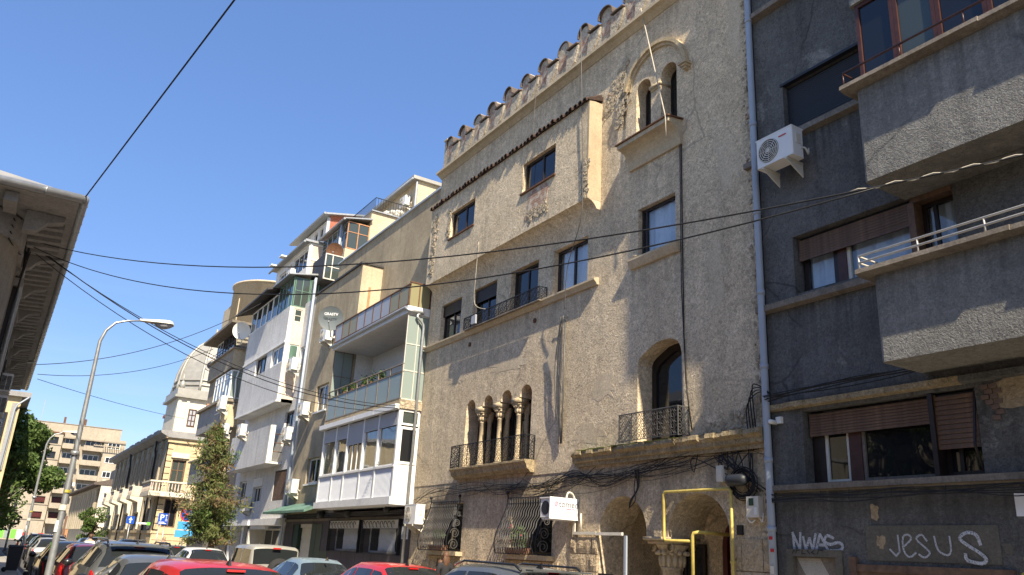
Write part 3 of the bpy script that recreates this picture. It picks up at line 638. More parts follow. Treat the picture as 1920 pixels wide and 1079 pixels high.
# damage: irregular plates of lost render
def blob(name, mat, cx, cz, rx, rz, y, par=A, n=22, jag=.3, th=.02):
    pts = []
    for i in range(n):
        a = 2*math.pi*i/n; k = 1+random.uniform(-jag, jag)
        sx = math.copysign(abs(math.cos(a))**.6, math.cos(a)); sz = math.copysign(abs(math.sin(a))**.6, math.sin(a))
        pts.append((cx+rx*k*sx, cz+rz*k*sz))
    return MB().prism(pts, [], y-th, y+.004).build(name, mat, par)
def rubble(name, mat, pts, y, n, s, par=A, ydep=.03):    # flakes of broken render: thin jagged plates over bared wall
    m = MB(); rr_ = random.Random(len(pts)*7+n)
    for i in range(n*2):
        a, b = rr_.choice(pts); r = s*rr_.uniform(.35,1.25); cx = a+rr_.gauss(0,s*1.1); cz = b+rr_.gauss(0,s*1.2); k = rr_.randint(5,8); a0 = rr_.uniform(0,6.28)
        poly = [(cx+r*rr_.uniform(.45,1.1)*math.cos(a0+2*math.pi*j/k), cz+r*rr_.uniform(.45,1.2)*math.sin(a0+2*math.pi*j/k)) for j in range(k)]
        m.prism(poly, [], y-rr_.uniform(.004,.028), y+.002, back=False)
    return m.build(name, mat, par, stuff=True)
blob('brick_patch', 'brick_old', -16.55, 10.68, .48, .36, BY, jag=.1, th=.012)
rubble('plaster_debris', 'A_rub', [(-17.0+.5*i/10, 10.33+.04*math.sin(i)) for i in range(18)], BY, 70, .06)
rubble('plaster_debris', 'A_rub', [(-22.75+.03*math.sin(i*1.7), 12.2-.13*i) for i in range(16)], BY, 120, .07)
rubble('plaster_debris', 'A_rub', [(-21.72+.02*math.sin(i*1.7), 12.1-.1*i) for i in range(9)], BY, 34, .05)
rubble('plaster_debris', 'A_rub', [(-14.47+.03*math.sin(i*1.3), 10.9-.1*i) for i in range(9)], BY, 70, .06)
rubble('plaster_debris', 'A_rub', [(-14.15+.055*i, 12.25+.09*i+random.uniform(-.2,.1)) for i in range(14)], Y0, 150, .07)
rubble('plaster_debris', 'A_rub', [(-13.55+.03*i, 11.75+.14*i) for i in range(7)], Y0-.06, 60, .07)
rubble('plaster_debris', 'A_rub', [(-10.9+.09*i, 4.0+.03*abs(math.sin(i*1.1))*i) for i in range(14)], Y0, 80, .06)
rubble('plaster_debris', 'A_rub', [(-9.62, 3.9+.22*i) for i in range(44)], Y0, 150, .05)
M['A_patch'] = plaster('patched_render', (.49,.40,.275), (.58,.485,.345), (.34,.28,.2), big=1.2, grain=28, gstr=.24, bump=.3, dist=.01, streak=.4)
for (x, z, rx, rz) in ((-10.25,9.4,.30,.55),(-10.6,6.9,.22,.7),(-18.2,6.55,.8,.16),(-22.7,5.0,.32,.5),(-14.1,5.4,.4,.3),(-16.2,6.3,.25,.4),(-9.9,12.6,.18,.9),(-14.6,4.35,.5,.2),(-21.2,6.6,.5,.14)):
    blob('repair_patch', 'A_patch', x, z, rx, rz, Y0, jag=.38, n=26, th=.003)
for (x, z) in ((-17.0,7.5),(-20.46,7.52)):
    MB().lathe([(.0,0),(.05,0),(.055,.03),(.065,.03),(.065,-.0)], (x, Y0-.028, z), 12, 'y').build('vent_hole', 'rust', A, True)
blob('brick_hole', 'brick_old', -10.55, 12.55, .09, .07, Y0, n=10, th=.006)
# main cornice
MB().xprism([(Y0-.02,14.02),(Y0-.06,14.06),(Y0-.14,14.12),(Y0-.23,14.15),(Y0-.23,14.23),(Y0-.15,14.25),(Y0-.15,14.28),(Y0-.02,14.34),(Y0+.3,14.34),(Y0+.3,14.02)], AX0-.03, AX1).build('main_cornice', 'A_smooth', A)
# battlements
par = MB().box(AX0, AX1, Y0+.0, Y0+.42, 14.345, 15.02).build('parapet', 'A_par', A)
mk = ck = lk = None
pitch = .972; hw = .25
for i in range(15):
    x = -22.95+i*pitch; gx0, gx1 = x+hw+.02, x+pitch-hw-.02
    if mk is None:
        mk = MB().prism([(x-hw,15.022),(x+hw,15.022),(x+hw,15.22)]+arc(x,15.22,hw,0,180,10)[1:]+[(x-hw,15.22)], [], Y0+.0, Y0+.40).build('merlon', 'A_par', par)
        ck = MB().prism(arc(x,15.22,hw+.035,-8,188,12)+list(reversed(arc(x,15.22,hw+.008,-8,188,12))), [], Y0-.07, Y0+.46).build('merlon_cap', 'tile_red', par)
        lk = MB().hexa([(gx0-.03,Y0-.10,15.03),(gx1+.03,Y0-.10,15.03),(gx1+.03,Y0+.46,15.15),(gx0-.03,Y0+.46,15.15),(gx0-.03,Y0-.10,15.07),(gx1+.03,Y0-.10,15.07),(gx1+.03,Y0+.46,15.19),(gx0-.03,Y0+.46,15.19)]).build('crenel_cap', 'tile_red', par)
    else:
        o_ = inst(mk, par, (i*pitch,0,random.uniform(-.02,.02))); a = inst(ck, par, (i*pitch+random.uniform(-.02,.02),random.uniform(-.03,.04),random.uniform(-.03,.02))); a.rotation_euler = (random.uniform(-.05,.05), random.uniform(-.12,.12), random.uniform(-.05,.05)); a.scale = (random.uniform(.92,1.04), 1, random.uniform(.85,1.08))
        if x+pitch < AX1+.1: a = inst(lk, par, (i*pitch,0,random.uniform(-.02,.02))); a.rotation_euler = (0, random.uniform(-.05,.05), 0)
for i in range(14):
    x = -22.95+i*pitch
    blob('exposed_brick', 'brick_old', x+random.uniform(-.04,.04), 15.0+random.uniform(-.25,.1), .19, .22+.15*random.random(), Y0, par, 14, .25, .006)
    # ragged edges of surviving render under the coping: thick sheets that catch the sun
    x2 = x+pitch*.5
    pts = [(x2+.26,15.0),(x2+.20,14.8),(x2+.05+random.uniform(-.05,.05),14.55),(x2-.12,14.36),(x2-.30,14.36),(x2-.28,14.7),(x2-.22,15.0)]
    MB().prism(pts, [], Y0-.05, Y0+.002).build('render_sheet', 'A_par', par)
MB().box(AX0-.002,AX0+.16,Y0-.0,Y0+.6,15.021,15.5).box(AX0-.03,AX0+.2,Y0-.04,Y0+.64,15.501,15.56).build('end_pier', 'A_par', par)
# grille windows at street level
def grille(x0, x1, z0, z1, nb):
    b = MB(); t = .014
    def prof(z):   # bellied profile: distance from the wall
        k = (z-z0)/(z1-z0)
        return .10+.34*max(0, math.sin(math.pi*min(1, (1-k)**1.3*.62+.02)))**1.5
    xs0, xs1 = x0-.1, x1+.1
    for z in (z0, z1, z1-.14): b.tube([(xs0,Y0,z),(xs0,Y0-prof(z),z),(xs1,Y0-prof(z),z),(xs1,Y0,z)], t, 4)
    for x in (xs0, xs1):
        b.tube([(x,Y0-prof(z0+(z1-z0)*k/12),z0+(z1-z0)*k/12) for k in range(13)], t*1.1, 4)
        b.tube([(x,Y0-.1,z1),(x,Y0-.12,z1+.1)], t*1.2, 5); b.ell((x,Y0-.12,z1+.13),(.045,.045,.045))
    o = b.build('window_grille', 'iron', A)
    first = None
    for i in range(nb):
        x = x0+(x1-x0)*(i+.5)/nb
        if first is None:
            s = MB(); n = 40
            s.tube([(x+.022*math.sin(k/n*5*2*math.pi), Y0-prof(z0+(z1-z0)*k/n)+.0, z0+(z1-z0)*k/n) for k in range(n+1)], .013, 4); first = s.build('bar', 'iron_grey', o)
        else: inst(first, o, (x-(x0+(x1-x0)*.5/nb), 0, 0))
    for x in (xs0, xs1):
        s = MB()
        for (zc, R, yc) in ((z0+.17,.15,.22),(z0+.46,.14,.2),(z0+.73,.10,.15),(z0+.96,.07,.11)):
            s.tube([(x, Y0-yc-(R*(1-.75*k/26))*math.cos(k*.42), zc+(R*(1-.75*k/26))*math.sin(k*.42)) for k in range(27)], .010, 4)
        s.build('scroll', 'iron_grey', o)
    return o
for (x0, x1) in ((-21.85,-20.3),(-17.6,-16.0)):
    window(A, x0-.1+.01, x1+.1-.01, 1.73, 2.99, Y0+.3, (.5,), (.75,), .06, .06, 'wood_dark')
    grille(x0, x1, 1.72, 3.03, 15)
    MB().box(x0-.22, x1+.22, Y0-.2, Y0+.3, 1.6, 1.705).build('sill', 'A_stone', A)
# dressed stone facing: individual blocks
def blocks(x0, x1, z0, z1, rows, y, seed, rough=.02, cols=None, mat='block'):
    rn = random.Random(seed); zz = z0
    for r in range(rows):
        h = (z1-z0)/rows; x = x0; first = True
        while x < x1-.05:
            wd = (cols or rn.uniform(.38,.7)); wd = min(wd*(.55 if (first and r % 2) else 1), x1-x); first = False
            if x1-x-wd < .15: wd = x1-x
            m = MB(); nx, nz = 4, 3; X0, X1, Z0, Z1 = x+.008, x+wd-.008, zz+.008, zz+h-.008
            fr_ = [[(X0+(X1-X0)*i/nx, y-.03-(0 if i in (0,nx) or j in (0,nz) else rn.uniform(.2,1)*rough*2), Z0+(Z1-Z0)*j/nz) for j in range(nz+1)] for i in range(nx+1)]
            vs = [p for c_ in fr_ for p in c_]; fs = [(i*(nz+1)+j,(i+1)*(nz+1)+j,(i+1)*(nz+1)+j+1,i*(nz+1)+j+1) for i in range(nx) for j in range(nz)]
            m.add(vs, fs).box(X0,X1,y-.0299,y+.0,Z0,Z1)
            m.build('stone_block', mat, A); x += wd
        zz += h
blocks(-15.16,-14.18,.03,2.14,6,Y0+.012,1,.014)
blocks(-10.46,-9.52,.03,2.14,4,Y0+.012,2,.012,.47)
blocks(-22.2,-20.1,.03,1.58,4,Y0+.012,3,.006,.5)
blocks(-17.9,-15.6,.03,1.58,4,Y0+.012,4,.006,.55)
blocks(-23.38,-22.22,.03,1.45,4,Y0+.012,5,.016); blocks(-20.08,-17.92,.03,1.55,4,Y0+.012,6,.016)
# porch column with leafy capital
pc = MB().lathe([(.0,PZ),(.28,PZ),(.28,.2),(.22,.26),(.2,.34),(.19,1.55),(.215,1.57),(.215,1.61),(.19,1.63)], (-12.35,Y0+.40,0), 20).build('porch_column', 'block', A, True)
c = MB().lathe([(.19,1.61),(.2,1.75),(.25,1.92),(.33,2.02)], (-12.35,Y0+.40,0), 16).box(-12.71,-11.99,Y0-.04,Y0+.8,2.09,2.155).box(-12.64,-12.06,Y0+.02,Y0+.74,2.03,2.089)
for a in range(12):
    t = a*math.pi/6; c.ell((-12.35+.22*math.cos(t),Y0+.40+.22*math.sin(t),1.74),(.05,.05,.13),8,6); c.ell((-12.35+.29*math.cos(t+.26),Y0+.40+.29*math.sin(t+.26),1.87),(.05,.05,.045),8,6)
for sx in (-1,1):
    for sy in (-1,1):
        for k in range(3): c.lathe([(.07-.025*k,-.03),(.085-.025*k,0),(.07-.025*k,.03)], (-12.35+sx*.25,Y0+.40+sy*.27,1.97), 12, 'y')
c.build('capital', 'A_stone', pc, True)
# graffiti number by the left window
Yg = Y0-.034
for P in ([(-21.42,1.50),(-21.46,1.30),(-21.3,1.36)], [(-21.32,1.52),(-21.33,1.14)], smoothpts([(-21.2,1.48),(-21.06,1.50),(-21.1,1.36),(-21.02,1.26),(-21.12,1.14),(-21.22,1.18)])):
    g = MB(); stroke(g, P, .016, Yg); g.build('graffiti', 'spray_dk', A)

# ------------------------------------------------------------------ things fixed to A
gp = MB(); yq = Y0-.10; R = .028
gp.tube([(-10.32,yq,.1),(-10.32,yq,2.93),(-10.36,yq,2.97),(-12.0,yq,2.97),(-12.04,yq,2.93),(-12.03,yq,2.13),(-11.99,yq,2.08),(-11.32,yq,2.08)], R, 10)
gp.tube([(-11.28,yq,.1),(-11.28,yq,2.16),(-11.25,yq,2.22),(-11.17,yq+.05,2.24),(-11.17,Y0+.96,2.24)], R*1.15, 10)
gt = thing('gas_pipe', 'yellow gas pipe looping over the right porch arch', 'gas pipe', (-11.2, yq, PZ))
gp.build('pipe', 'yellow', gt, True)
cl = MB()
for z in (1.75,.9): cl.lathe([(.035,-.02),(.05,-.02),(.05,.02),(.035,.02)], (-10.32,yq,z), 12)
for x in (-10.8,-11.6): cl.box(x-.015,x+.015,yq-.03,Y0+.01,2.955,2.985)
cl.build('bracket', 'yellow', gt)
# electric meter box, coil, white junction box, camera
mbx = thing('meter_box', 'open cream meter box with green terminals beside the grey downpipe', 'meter box', (-9.8,Y0,2.4))
MB().box(-9.96,-9.70,Y0-.12,Y0-.0,2.48,2.82).build('box', 'ivory', mbx); MB().box(-9.90,-9.80,Y0-.13,Y0-.121,2.67,2.79).build('terminal', 'green_dark', mbx); MB().box(-9.79,-9.73,Y0-.135,Y0-.121,2.52,2.64).build('dial', 'white', mbx)
MB().tube(smoothpts([(-9.96,Y0-.05,2.6),(-10.02,Y0-.05,2.5),(-9.93,Y0-.06,2.40),(-9.84,Y0-.05,2.44)]), .012, 5).tube(smoothpts([(-9.75,Y0-.05,2.48),(-9.68,Y0-.06,2.41),(-9.66,Y0-.05,2.55)]), .012, 5).build('lead', 'white', mbx, True)
cc = thing('cable_coil', 'coil of spare black cable with splice box hung by the porch', 'cable coil', (-10.1,Y0,2.9))
m = MB()
for k in range(9):
    R1 = .21+.012*k; m.tube([(-10.08+.02*math.sin(k)+R1*math.cos(t*math.pi/10), Y0-.05-.012*(k % 4), 3.06+.02*math.cos(k*2)+R1*.92*math.sin(t*math.pi/10)) for t in range(20)], .009, 5, True)
m.build('coil', 'cable', cc, True)
MB().lathe([(0,-.2),(.1,-.2),(.105,-.15),(.105,.13),(.06,.2),(0,.2)], (-10.1,Y0-.16,3.1), 16, 'x').build('splice_box', 'charcoal', cc, True)
wb = tag(MB().box(-10.64,-10.48,Y0-.12,Y0,3.1,3.38).box(-10.62,-10.50,Y0-.13,Y0-.121,3.14,3.34).build('junction_box', 'ivory'), 'small white junction box left of the cable coil', 'box')
# white cable trunking from the clinic's AC to the porch
tk = thing('cable_trunking', 'white plastic trunking running from the white AC unit to the porch', 'trunking', (-14.5,Y0,2.2))
m = MB().box(-15.03,-14.95,Y0-.05,Y0-.024,2.2,2.62).box(-15.03,-14.2,Y0-.052,Y0-.026,2.18,2.24).box(-14.2,-13.35,Y0-.05,Y0-.0,2.17,2.23)
m.build('duct', 'ivory', tk); MB().box(-13.36,-13.29,Y0+.02,Y0+.06,1.35,2.17).build('drop_duct', 'pipe', tk); MB().tube(smoothpts([(-13.33,Y0+.04,1.36),(-13.3,Y0+.03,1.25),(-13.2,Y0+.02,1.15),(-13.18,Y0+.02,.9)]), .025, 7).build('hose', 'ivory', tk, True)
MB().tube([(-14.74,Y0-.04,2.25),(-14.74,Y0-.04,2.62)], .02, 6).build('tube', 'ivory', tk, True)
bx = tag(MB().box(-14.0,-13.55,Y0-.12,Y0-.08,1.18,1.42).build('menu_board', 'black'), 'small black board in front of the left porch arch', 'board')
hb = tag(MB().box(-10.28,-10.16,Y0-.03,Y0+.012,2.2,2.36).build('number_plate', 'black'), 'small dark number plate right of the porch arch', 'plate')
# ------------------------------------------------------------------ building H: soot-black block with balconies
H = thing('sooty_apartment_block', 'soot-black rendered apartment block with deep balconies at the right', 'building', (-2, 11, PZ))
HX0, HX1 = -9.44, 6.0
hh = [rect(-8.80,-7.0,9.25,10.32), rect(-8.78,-5.90,6.18,7.24), rect(-8.80,-5.95,3.0,4.16), rect(-9.18,-8.27,.9,1.92), rect(-8.0,-5.75,-.5,1.78),
      rect(-3.5,-1.0,9.25,10.32), rect(-4.0,-1.0,6.18,7.24), rect(-4.6,-1.5,3.0,4.16)]
MB().prism(rect(HX0,HX1,-.5,18.0), hh, Y0, Y0+.35).build('wall', 'H', H)
MB().box(HX0,HX0+.3,Y0+.35,22,0,18).box(HX1-.3,HX1,Y0+.35,22,0,18).box(HX0+.3,HX1-.3,21.7,22,0,18).box(HX0+.3,HX1-.3,Y0+.35,21.7,17.6,17.9).build('rear_walls', 'H', H)
for (x0,x1,z0,z1) in ((-3.5,-1.0,9.25,10.32),(-4.0,-1.0,6.18,7.24),(-4.6,-1.5,3.0,4.16)): window(H, x0+.005, x1-.005, z0+.005, z1-.005, Y0+.2, (.33,.66), (), .06, .06, 'wood_red')
# ledges
def ledge(x0, x1, zt, zb, out, mat='H_sill', jag=0):
    n = max(1, int((x1-x0)/.35)) if jag else 1; m = MB()
    for i in range(n):
        o = out-(random.random()*jag if jag else 0)
        m.xprism([(Y0-o,zb+.02),(Y0-o,zt-.015),(Y0+.1,zt),(Y0+.1,zb),(Y0-.02,zb)], x0+(x1-x0)*i/n, x0+(x1-x0)*(i+1)/n)
    return m.build('ledge', mat, H)
ledge(HX0-.08, -6.8, 12.22, 12.08, .16); ledge(-8.85, -6.7, 9.24, 9.10, .14); ledge(HX0-.12, -6.6, 6.10, 5.96, .15)
ledge(HX0+.02, -6.1, 4.33, 4.21, .14, 'A_corn', .05); ledge(HX0, HX1, 2.99, 2.87, .15); ledge(-6.1, HX1, 4.33, 4.21, .10, 'H')
MB().box(HX0-.3,HX0-.05,Y0-.1,Y0+.05,8.92,9.03).build('ledge_stub', 'H_sill', H)
# windows
window(H, -8.79,-7.01,9.26,10.31, Y0+.2, (.35,), (), .08, .06, 'wood'); shutter(H, -8.76,-7.03,9.34,10.30, Y0+.11, 'charcoal', .042)
MB().xprism([(Y0-.03,10.31),(Y0-.03,10.36),(Y0+.1,10.38),(Y0+.1,10.321)], -8.84,-6.98).build('shutter_box_lid', 'charcoal', H)
window(H, -8.74,-8.05,6.19,7.23, Y0+.22, (), (), .09, .06, 'wood_dark', 'glass_c', curtain='curtain'); window(H, -7.88,-6.62,6.19,7.23, Y0+.22, (), (), .06, .06, 'ivory', 'glass_c', curtain='curtain'); MB().box(-8.049,-7.881,Y0+.2,Y0+.3,6.19,7.23).build('post', 'wood_red', H)
shutter(H, -8.73,-6.64,6.80,7.22, Y0+.12, 'wood', .048)
window(H, -6.50,-5.93,6.19,7.10, Y0+.2, (.35,), (), .06, .06, 'wood_dark', 'glass_c', curtain='curtain')
MB().box(-6.56,-5.92,Y0+.02,Y0+.2,7.105,7.235).build('shutter_case', 'wood', H); MB().box(-6.615,-6.51,Y0+.0,Y0+.28,6.19,7.104).build('post', 'wood', H)
window(H, -8.56,-8.11,3.01,4.15, Y0+.22, (), (), .05, .07, 'ivory', 'glass'); window(H, -7.89,-6.64,3.01,4.15, Y0+.22, (), (), .05, .07, 'H_sill', 'glass'); MB().box(-8.109,-7.891,Y0+.2,Y0+.3,3.01,4.15).build('post', 'wood_red', H); MB().box(-8.78,-8.561,Y0+.2,Y0+.3,3.01,4.15).build('post', 'wood_dark', H); shutter(H, -8.74,-6.66,3.75,4.13, Y0+.12, 'wood', .046, barmat='wood')
window(H, -6.56,-5.96,3.01,4.15, Y0+.2, (.35,), (), .06, .06, 'wood_dark', 'glass'); 
so = shutter(H, -6.55,-6.0,3.36,4.13, Y0+.05, 'wood', .068, barmat='wood')
MB().box(-6.635,-6.565,Y0+.0,Y0+.28,3.01,4.15).build('post', 'wood_dark', H)
MB().tube([(-5.98,Y0+.05,4.13),(-5.98,Y0-.1,3.36),(-5.98,Y0+.05,3.04)], .02, 4).build('shutter_arm', 'wood_dark', H)
# street level: small framed opening, wide doorway with bars
MB().prism(rect(-9.24,-8.21,.85,1.99), [rect(-9.12,-8.33,.92,1.88)], Y0-.035, Y0+.1).build('opening_frame', 'H_pale', H)
MB().box(-9.115,-8.335,Y0+.05,Y0+.08,.92,1.875).build('scratched_panel', 'H_sill', H)
g = MB()
for i in range(60):
    x = -9.1+i*.013; g.add([(x,Y0+.046,1.86),(x+.006,Y0+.046,1.86),(x+.32,Y0+.046,1.35),(x+.31,Y0+.046,1.35)], [(0,1,2,3)]) if x+.33 < -8.34 else None
g.build('scratches', 'ivory', H)
fr = MB().box(-8.02,-5.72,Y0-.05,Y0+.12,1.70,1.80).box(-8.08,-7.96,Y0-.06,Y0+.12,-.1,1.9).box(-5.80,-5.72,Y0-.05,Y0+.12,-.1,1.7).box(-7.96,-5.8,Y0-.03,Y0+.12,1.60,1.699).build('doorway', 'wood', H)
br_ = None
for i in range(17):
    x = -7.85+i*.122
    if br_ is None: br_ = MB().box(x-.012,x+.012,Y0+.0,Y0+.024,.2,1.60).build('bar', 'wood_red', fr)
    else: inst(br_, fr, (i*.122,0,0))
MB().box(-7.96,-5.8,Y0+.2,Y0+.22,-.1,1.6).build('door_panel', 'glass', fr)
MB().box(-7.79,-5.87,Y0-.012,Y0+.004,1.86,2.345).build('render_patch', 'H_pale', H)
blob('pale_chip', 'H_ochre', -7.62, 2.52, .07, .12, Y0, H, 14, .3, .006); blob('pale_chip', 'H_pale', -5.78, 2.06, .06, .07, Y0, H, 12, .2, .006); blob('pale_chip', 'H_ochre', -7.55, 2.12, .06, .08, Y0-.012, H, 14, .3, .004)
MB().box(-5.62,-5.2,Y0-.008,Y0+.002,2.45,2.74).build('paper_notice', 'white_paint', H)
M['brick_dull'] = simple('dusty_brick', (.17,.115,.09), .9, 0, .3, 9, .3)
# ochre bared render and bricks right of the window
blob('bare_render', 'H_ochre', -5.2, 4.02, .62, .2, Y0, H, 24, .12, .008)
bk = MB()
for r in range(7):
    for c_ in range(2):
        x0 = -5.86+c_*.115+(.05 if r % 2 else 0); wd = .10
        if r < 3 and c_ == 0: continue
        bk2 = MB().box(x0, x0+wd, Y0-.02-random.random()*.008, Y0+.01, 3.68+r*.07, 3.68+r*.07+.058).build('brick', 'brick_dull', H)
# balconies
def balcony(zb, zt, out, x0=-6.63, x1=HX1-.5, slab=True):
    yf = Y0-out; r = .05
    prof = [(x0, Y0), (x0, yf+r)] + [(x0+r-r*math.cos(math.radians(t)), yf+r-r*math.sin(math.radians(t))) for t in (30,60,90)] + [(x1, yf), (x1, Y0)]
    m = MB().zprism(prof, zb, zt)
    o = m.build('balcony', 'H_balc', H)
    c = MB(); n = 40
    for i in range(n):
        a = x0-.16+(x1-x0+.16)*i/n; b = x0-.16+(x1-x0+.16)*(i+1)/n; ov = .19-(.025 if i in (7,8) else 0)
        c.xprism([(yf-ov,zt+.03),(yf-ov+.01,zt+.10),(yf-.02,zt+.135),(yf+.12,zt+.135),(yf+.12,zt+.002),(yf-.06,zt+.002)], a, b)
    c.box(x0-.15,x0+.1,yf+.121,Y0,zt+.002,zt+.12)
    c.build('balcony_coping', 'H_sill', o)
    return o, yf
b1, yf = balcony(4.44, 5.70, 1.0)
m = MB()
for (dy, z) in ((-.14,6.0),(-.14,5.90)): m.tube([(-6.74,Y0-.3,z),(-6.74,yf+dy,z),(5,yf+dy,z)], .016, 8)
for x in [-6.74+.9*i for i in range(8)]: m.tube([(x,yf-.14,5.80),(x,yf-.14,6.0)], .013, 6)
m.build('railing', 'ivory', b1, True)
b2, yf = balcony(7.18, 8.73, 1.0)
m = MB().tube([(-6.74,Y0-.3,9.06),(-6.74,yf-.13,9.06),(5,yf-.13,9.06)], .018, 8)
for x in [-6.74+.95*i for i in range(8)]: m.tube([(x,yf-.13,8.83),(x,yf-.13,9.06)], .012, 6)
m.build('railing', 'wood_red', b2, True)
# glazed-in upper balcony
xs = [-6.56,-5.93,-5.30,-4.6,-3.9,-3.2,-2.5,-1.8,-1.1,-.4,.3,1.0]
for i in range(len(xs)-1):
    window(H, xs[i]+.002, xs[i+1]-.002, 8.87, 10.28, yf+.05, (), (), .06, .07, 'wood_red', 'glass' if i != 1 else 'glass_tint')
MB().box(-6.57,-6.50,yf+.125,Y0,8.87,10.28).build('side_glazing', 'wood_red', H)
b3, _ = balcony(10.29, 11.85, 1.0)
b4, _ = balcony(12.42, 17.5, 1.42, -6.60)  # unseen upper block, height and reach set for its shadow on the battlement house
# grey downpipe on the party line
dp = MB().tube([(-9.42,Y0-.14,z) for z in (17.0,9.0,3.0,PZ)], .062, 14)
for z in (12.1,9.75,7.9,6.35,5.0,3.4,2.3): dp.lathe([(.062,-.05),(.073,-.05),(.073,.03),(.062,.03)], (-9.42,Y0-.14,z), 14)
dpo = dp.build('downpipe', 'pipe', H, True)
for i, z in enumerate((2.12,1.93,1.6,1.3)): MB().box(-9.43+.02*(i % 2),-9.36+.02*(i % 2),Y0-.209,Y0-.2,z,z+(.05 if i < 2 else .12)).build('sticker', 'red' if i < 2 else 'ivory', dpo)
MB().box(HX0-.06,HX0,Y0-.02,Y0+.5,PZ,14).build('joint', 'black', H)
# graffiti
yg = Y0-.002
for P in ([(-9.10,1.98),(-9.12,2.24),(-8.99,1.98),(-8.97,2.24)], [(-8.92,2.18),(-8.88,1.98),(-8.80,2.16),(-8.75,1.98),(-8.68,2.22)], [(-8.70,1.96),(-8.60,2.22),(-8.46,1.97)], [(-8.65,2.06),(-8.52,2.06)],
          smoothpts([(-8.36,2.16),(-8.47,2.2),(-8.52,2.12),(-8.42,2.07),(-8.28,2.1),(-8.20,2.06),(-8.24,1.99),(-8.42,1.98)], 3)):
    g = MB(); stroke(g, P, .022, yg); g.build('graffiti', 'spray', H)
yg = Y0-.014
for P in ([(-7.28,2.21),(-7.27,1.98)], [(-7.27,1.99),(-7.33,1.93),(-7.42,2.02)], smoothpts([(-7.2,2.06),(-7.08,2.16),(-7.12,2.22),(-7.2,2.18),(-7.2,2.0),(-7.12,1.92),(-7.02,1.98)], 3), smoothpts([(-6.85,2.14),(-6.92,2.22),(-7.0,2.16),(-6.88,2.05),(-6.82,1.98),(-6.9,1.92),(-6.98,1.96)], 3),
          smoothpts([(-6.74,2.2),(-6.7,2.02),(-6.58,1.96),(-6.52,2.02),(-6.52,2.2)], 3)):
    g = MB(); stroke(g, P, .013, yg); g.build('graffiti', 'spray', H)
g = MB()
stroke(g, smoothpts([(-6.12,2.1),(-6.16,2.22),(-6.28,2.25),(-6.38,2.18),(-6.3,2.1),(-6.14,2.0),(-6.06,1.92),(-6.12,1.87),(-6.3,1.9),(-6.32,1.98)], 4), .022, yg)
g.build('graffiti', 'spray', H)
for P_ in ([(-5.6,1.95),(-5.4,1.9),(-5.2,1.92)],[(-5.65,1.75),(-5.4,1.85),(-5.2,1.8)]):
    g = MB(); stroke(g, smoothpts(P_, 3), .02, Y0-.002); g.build('graffiti', 'spray_y', H)
g = MB()
for i, P in enumerate(([(0,0),(.03,.05)],[(.05,0),(.06,.05),(.1,.05)],[(.14,.05),(.13,0),(.18,0)],[(.2,.05),(.24,0)],[(.3,.05),(.26,.02),(.3,0)],[(.34,0),(.36,.06),(.42,.05)])): stroke(g, [(-9.12+p[0]*1.4, 1.925+p[1]) for p in P], .008, Y0-.036)
g.build('graffiti', 'spray_dk', H)
# camera
cmr = thing('security_camera', 'small white security camera beside the grey downpipe', 'camera', (-9.3,Y0,4.0))
MB().box(-9.30,-9.19,Y0-.06,Y0,4.0,4.11).build('mount', 'white', cmr); MB().lathe([(0,-.1),(.035,-.1),(.04,-.08),(.04,.06),(0,.06)], (-9.31,Y0-.1,4.02), 12, 'y').build('lens_barrel', 'white', cmr, True)
# ------------------------------------------------------------------ building B: beige block with glazed balconies
B = thing('beige_apartment_block', 'weathered beige apartment block with stacked glass balconies beside the battlement house', 'building', (-30, 11, PZ))
bxL, bxR, bfy = -36.0, -23.42, 10.27
wl = [rect(-34.2,-32.7,10.2,11.3), rect(-34.2,-32.7,7.1,8.25), rect(-34.15,-32.6,4.1,5.15)]
MB().prism(rect(bxL,-30.3,2.9,12.85), wl, Y0, Y0+.3).build('wall', 'B', B)
for (a, b, c, d_) in ((-34.2,-32.7,10.2,11.3),(-34.2,-32.7,7.1,8.25),(-34.15,-32.6,4.1,5.15)):
    window(B, a+.01, b-.01, c+.01, d_-.01, Y0+.12, (.5,), (), .07, .06, 'white', 'glass'); MB().box(a-.06,b+.06,Y0-.06,Y0+.1,c-.07,c-.004).build('sill', 'white', B)
MB().box(bxL,-30.3,Y0+.3,Y0+.89,2.9,12.8).box(-30.6,-30.301,Y0+.3,Y0+.9,2.9,12.85).build('corner_block', 'B', B)
MB().box(-30.302,-30.28,Y0-.002,Y0+.9,9.4,12.84).build('sun_toned_return', 'A_smooth', B)  # return faced in paler render, the sun on it put into the colour
MB().box(bxL-.05,-30.22,Y0-.08,Y0+.95,12.85,12.93).build('coping', 'roofdark', B)
MB().box(-30.279,-30.26,Y0+.35,Y0+.45,10.2,11.9).build('rust_stain_duct', 'rust_pale', B)
MB().box(bxL,bxR,11.9,12.3,2.9,14.62).build('rear_wall', 'B', B)
MB().box(bxL-.03,bxR,11.82,12.36,14.621,14.70).build('roof_gutter', 'pipe', B)
MB().box(bxL,bxR,12.3,22,0,13.5).build('body', 'B', B)
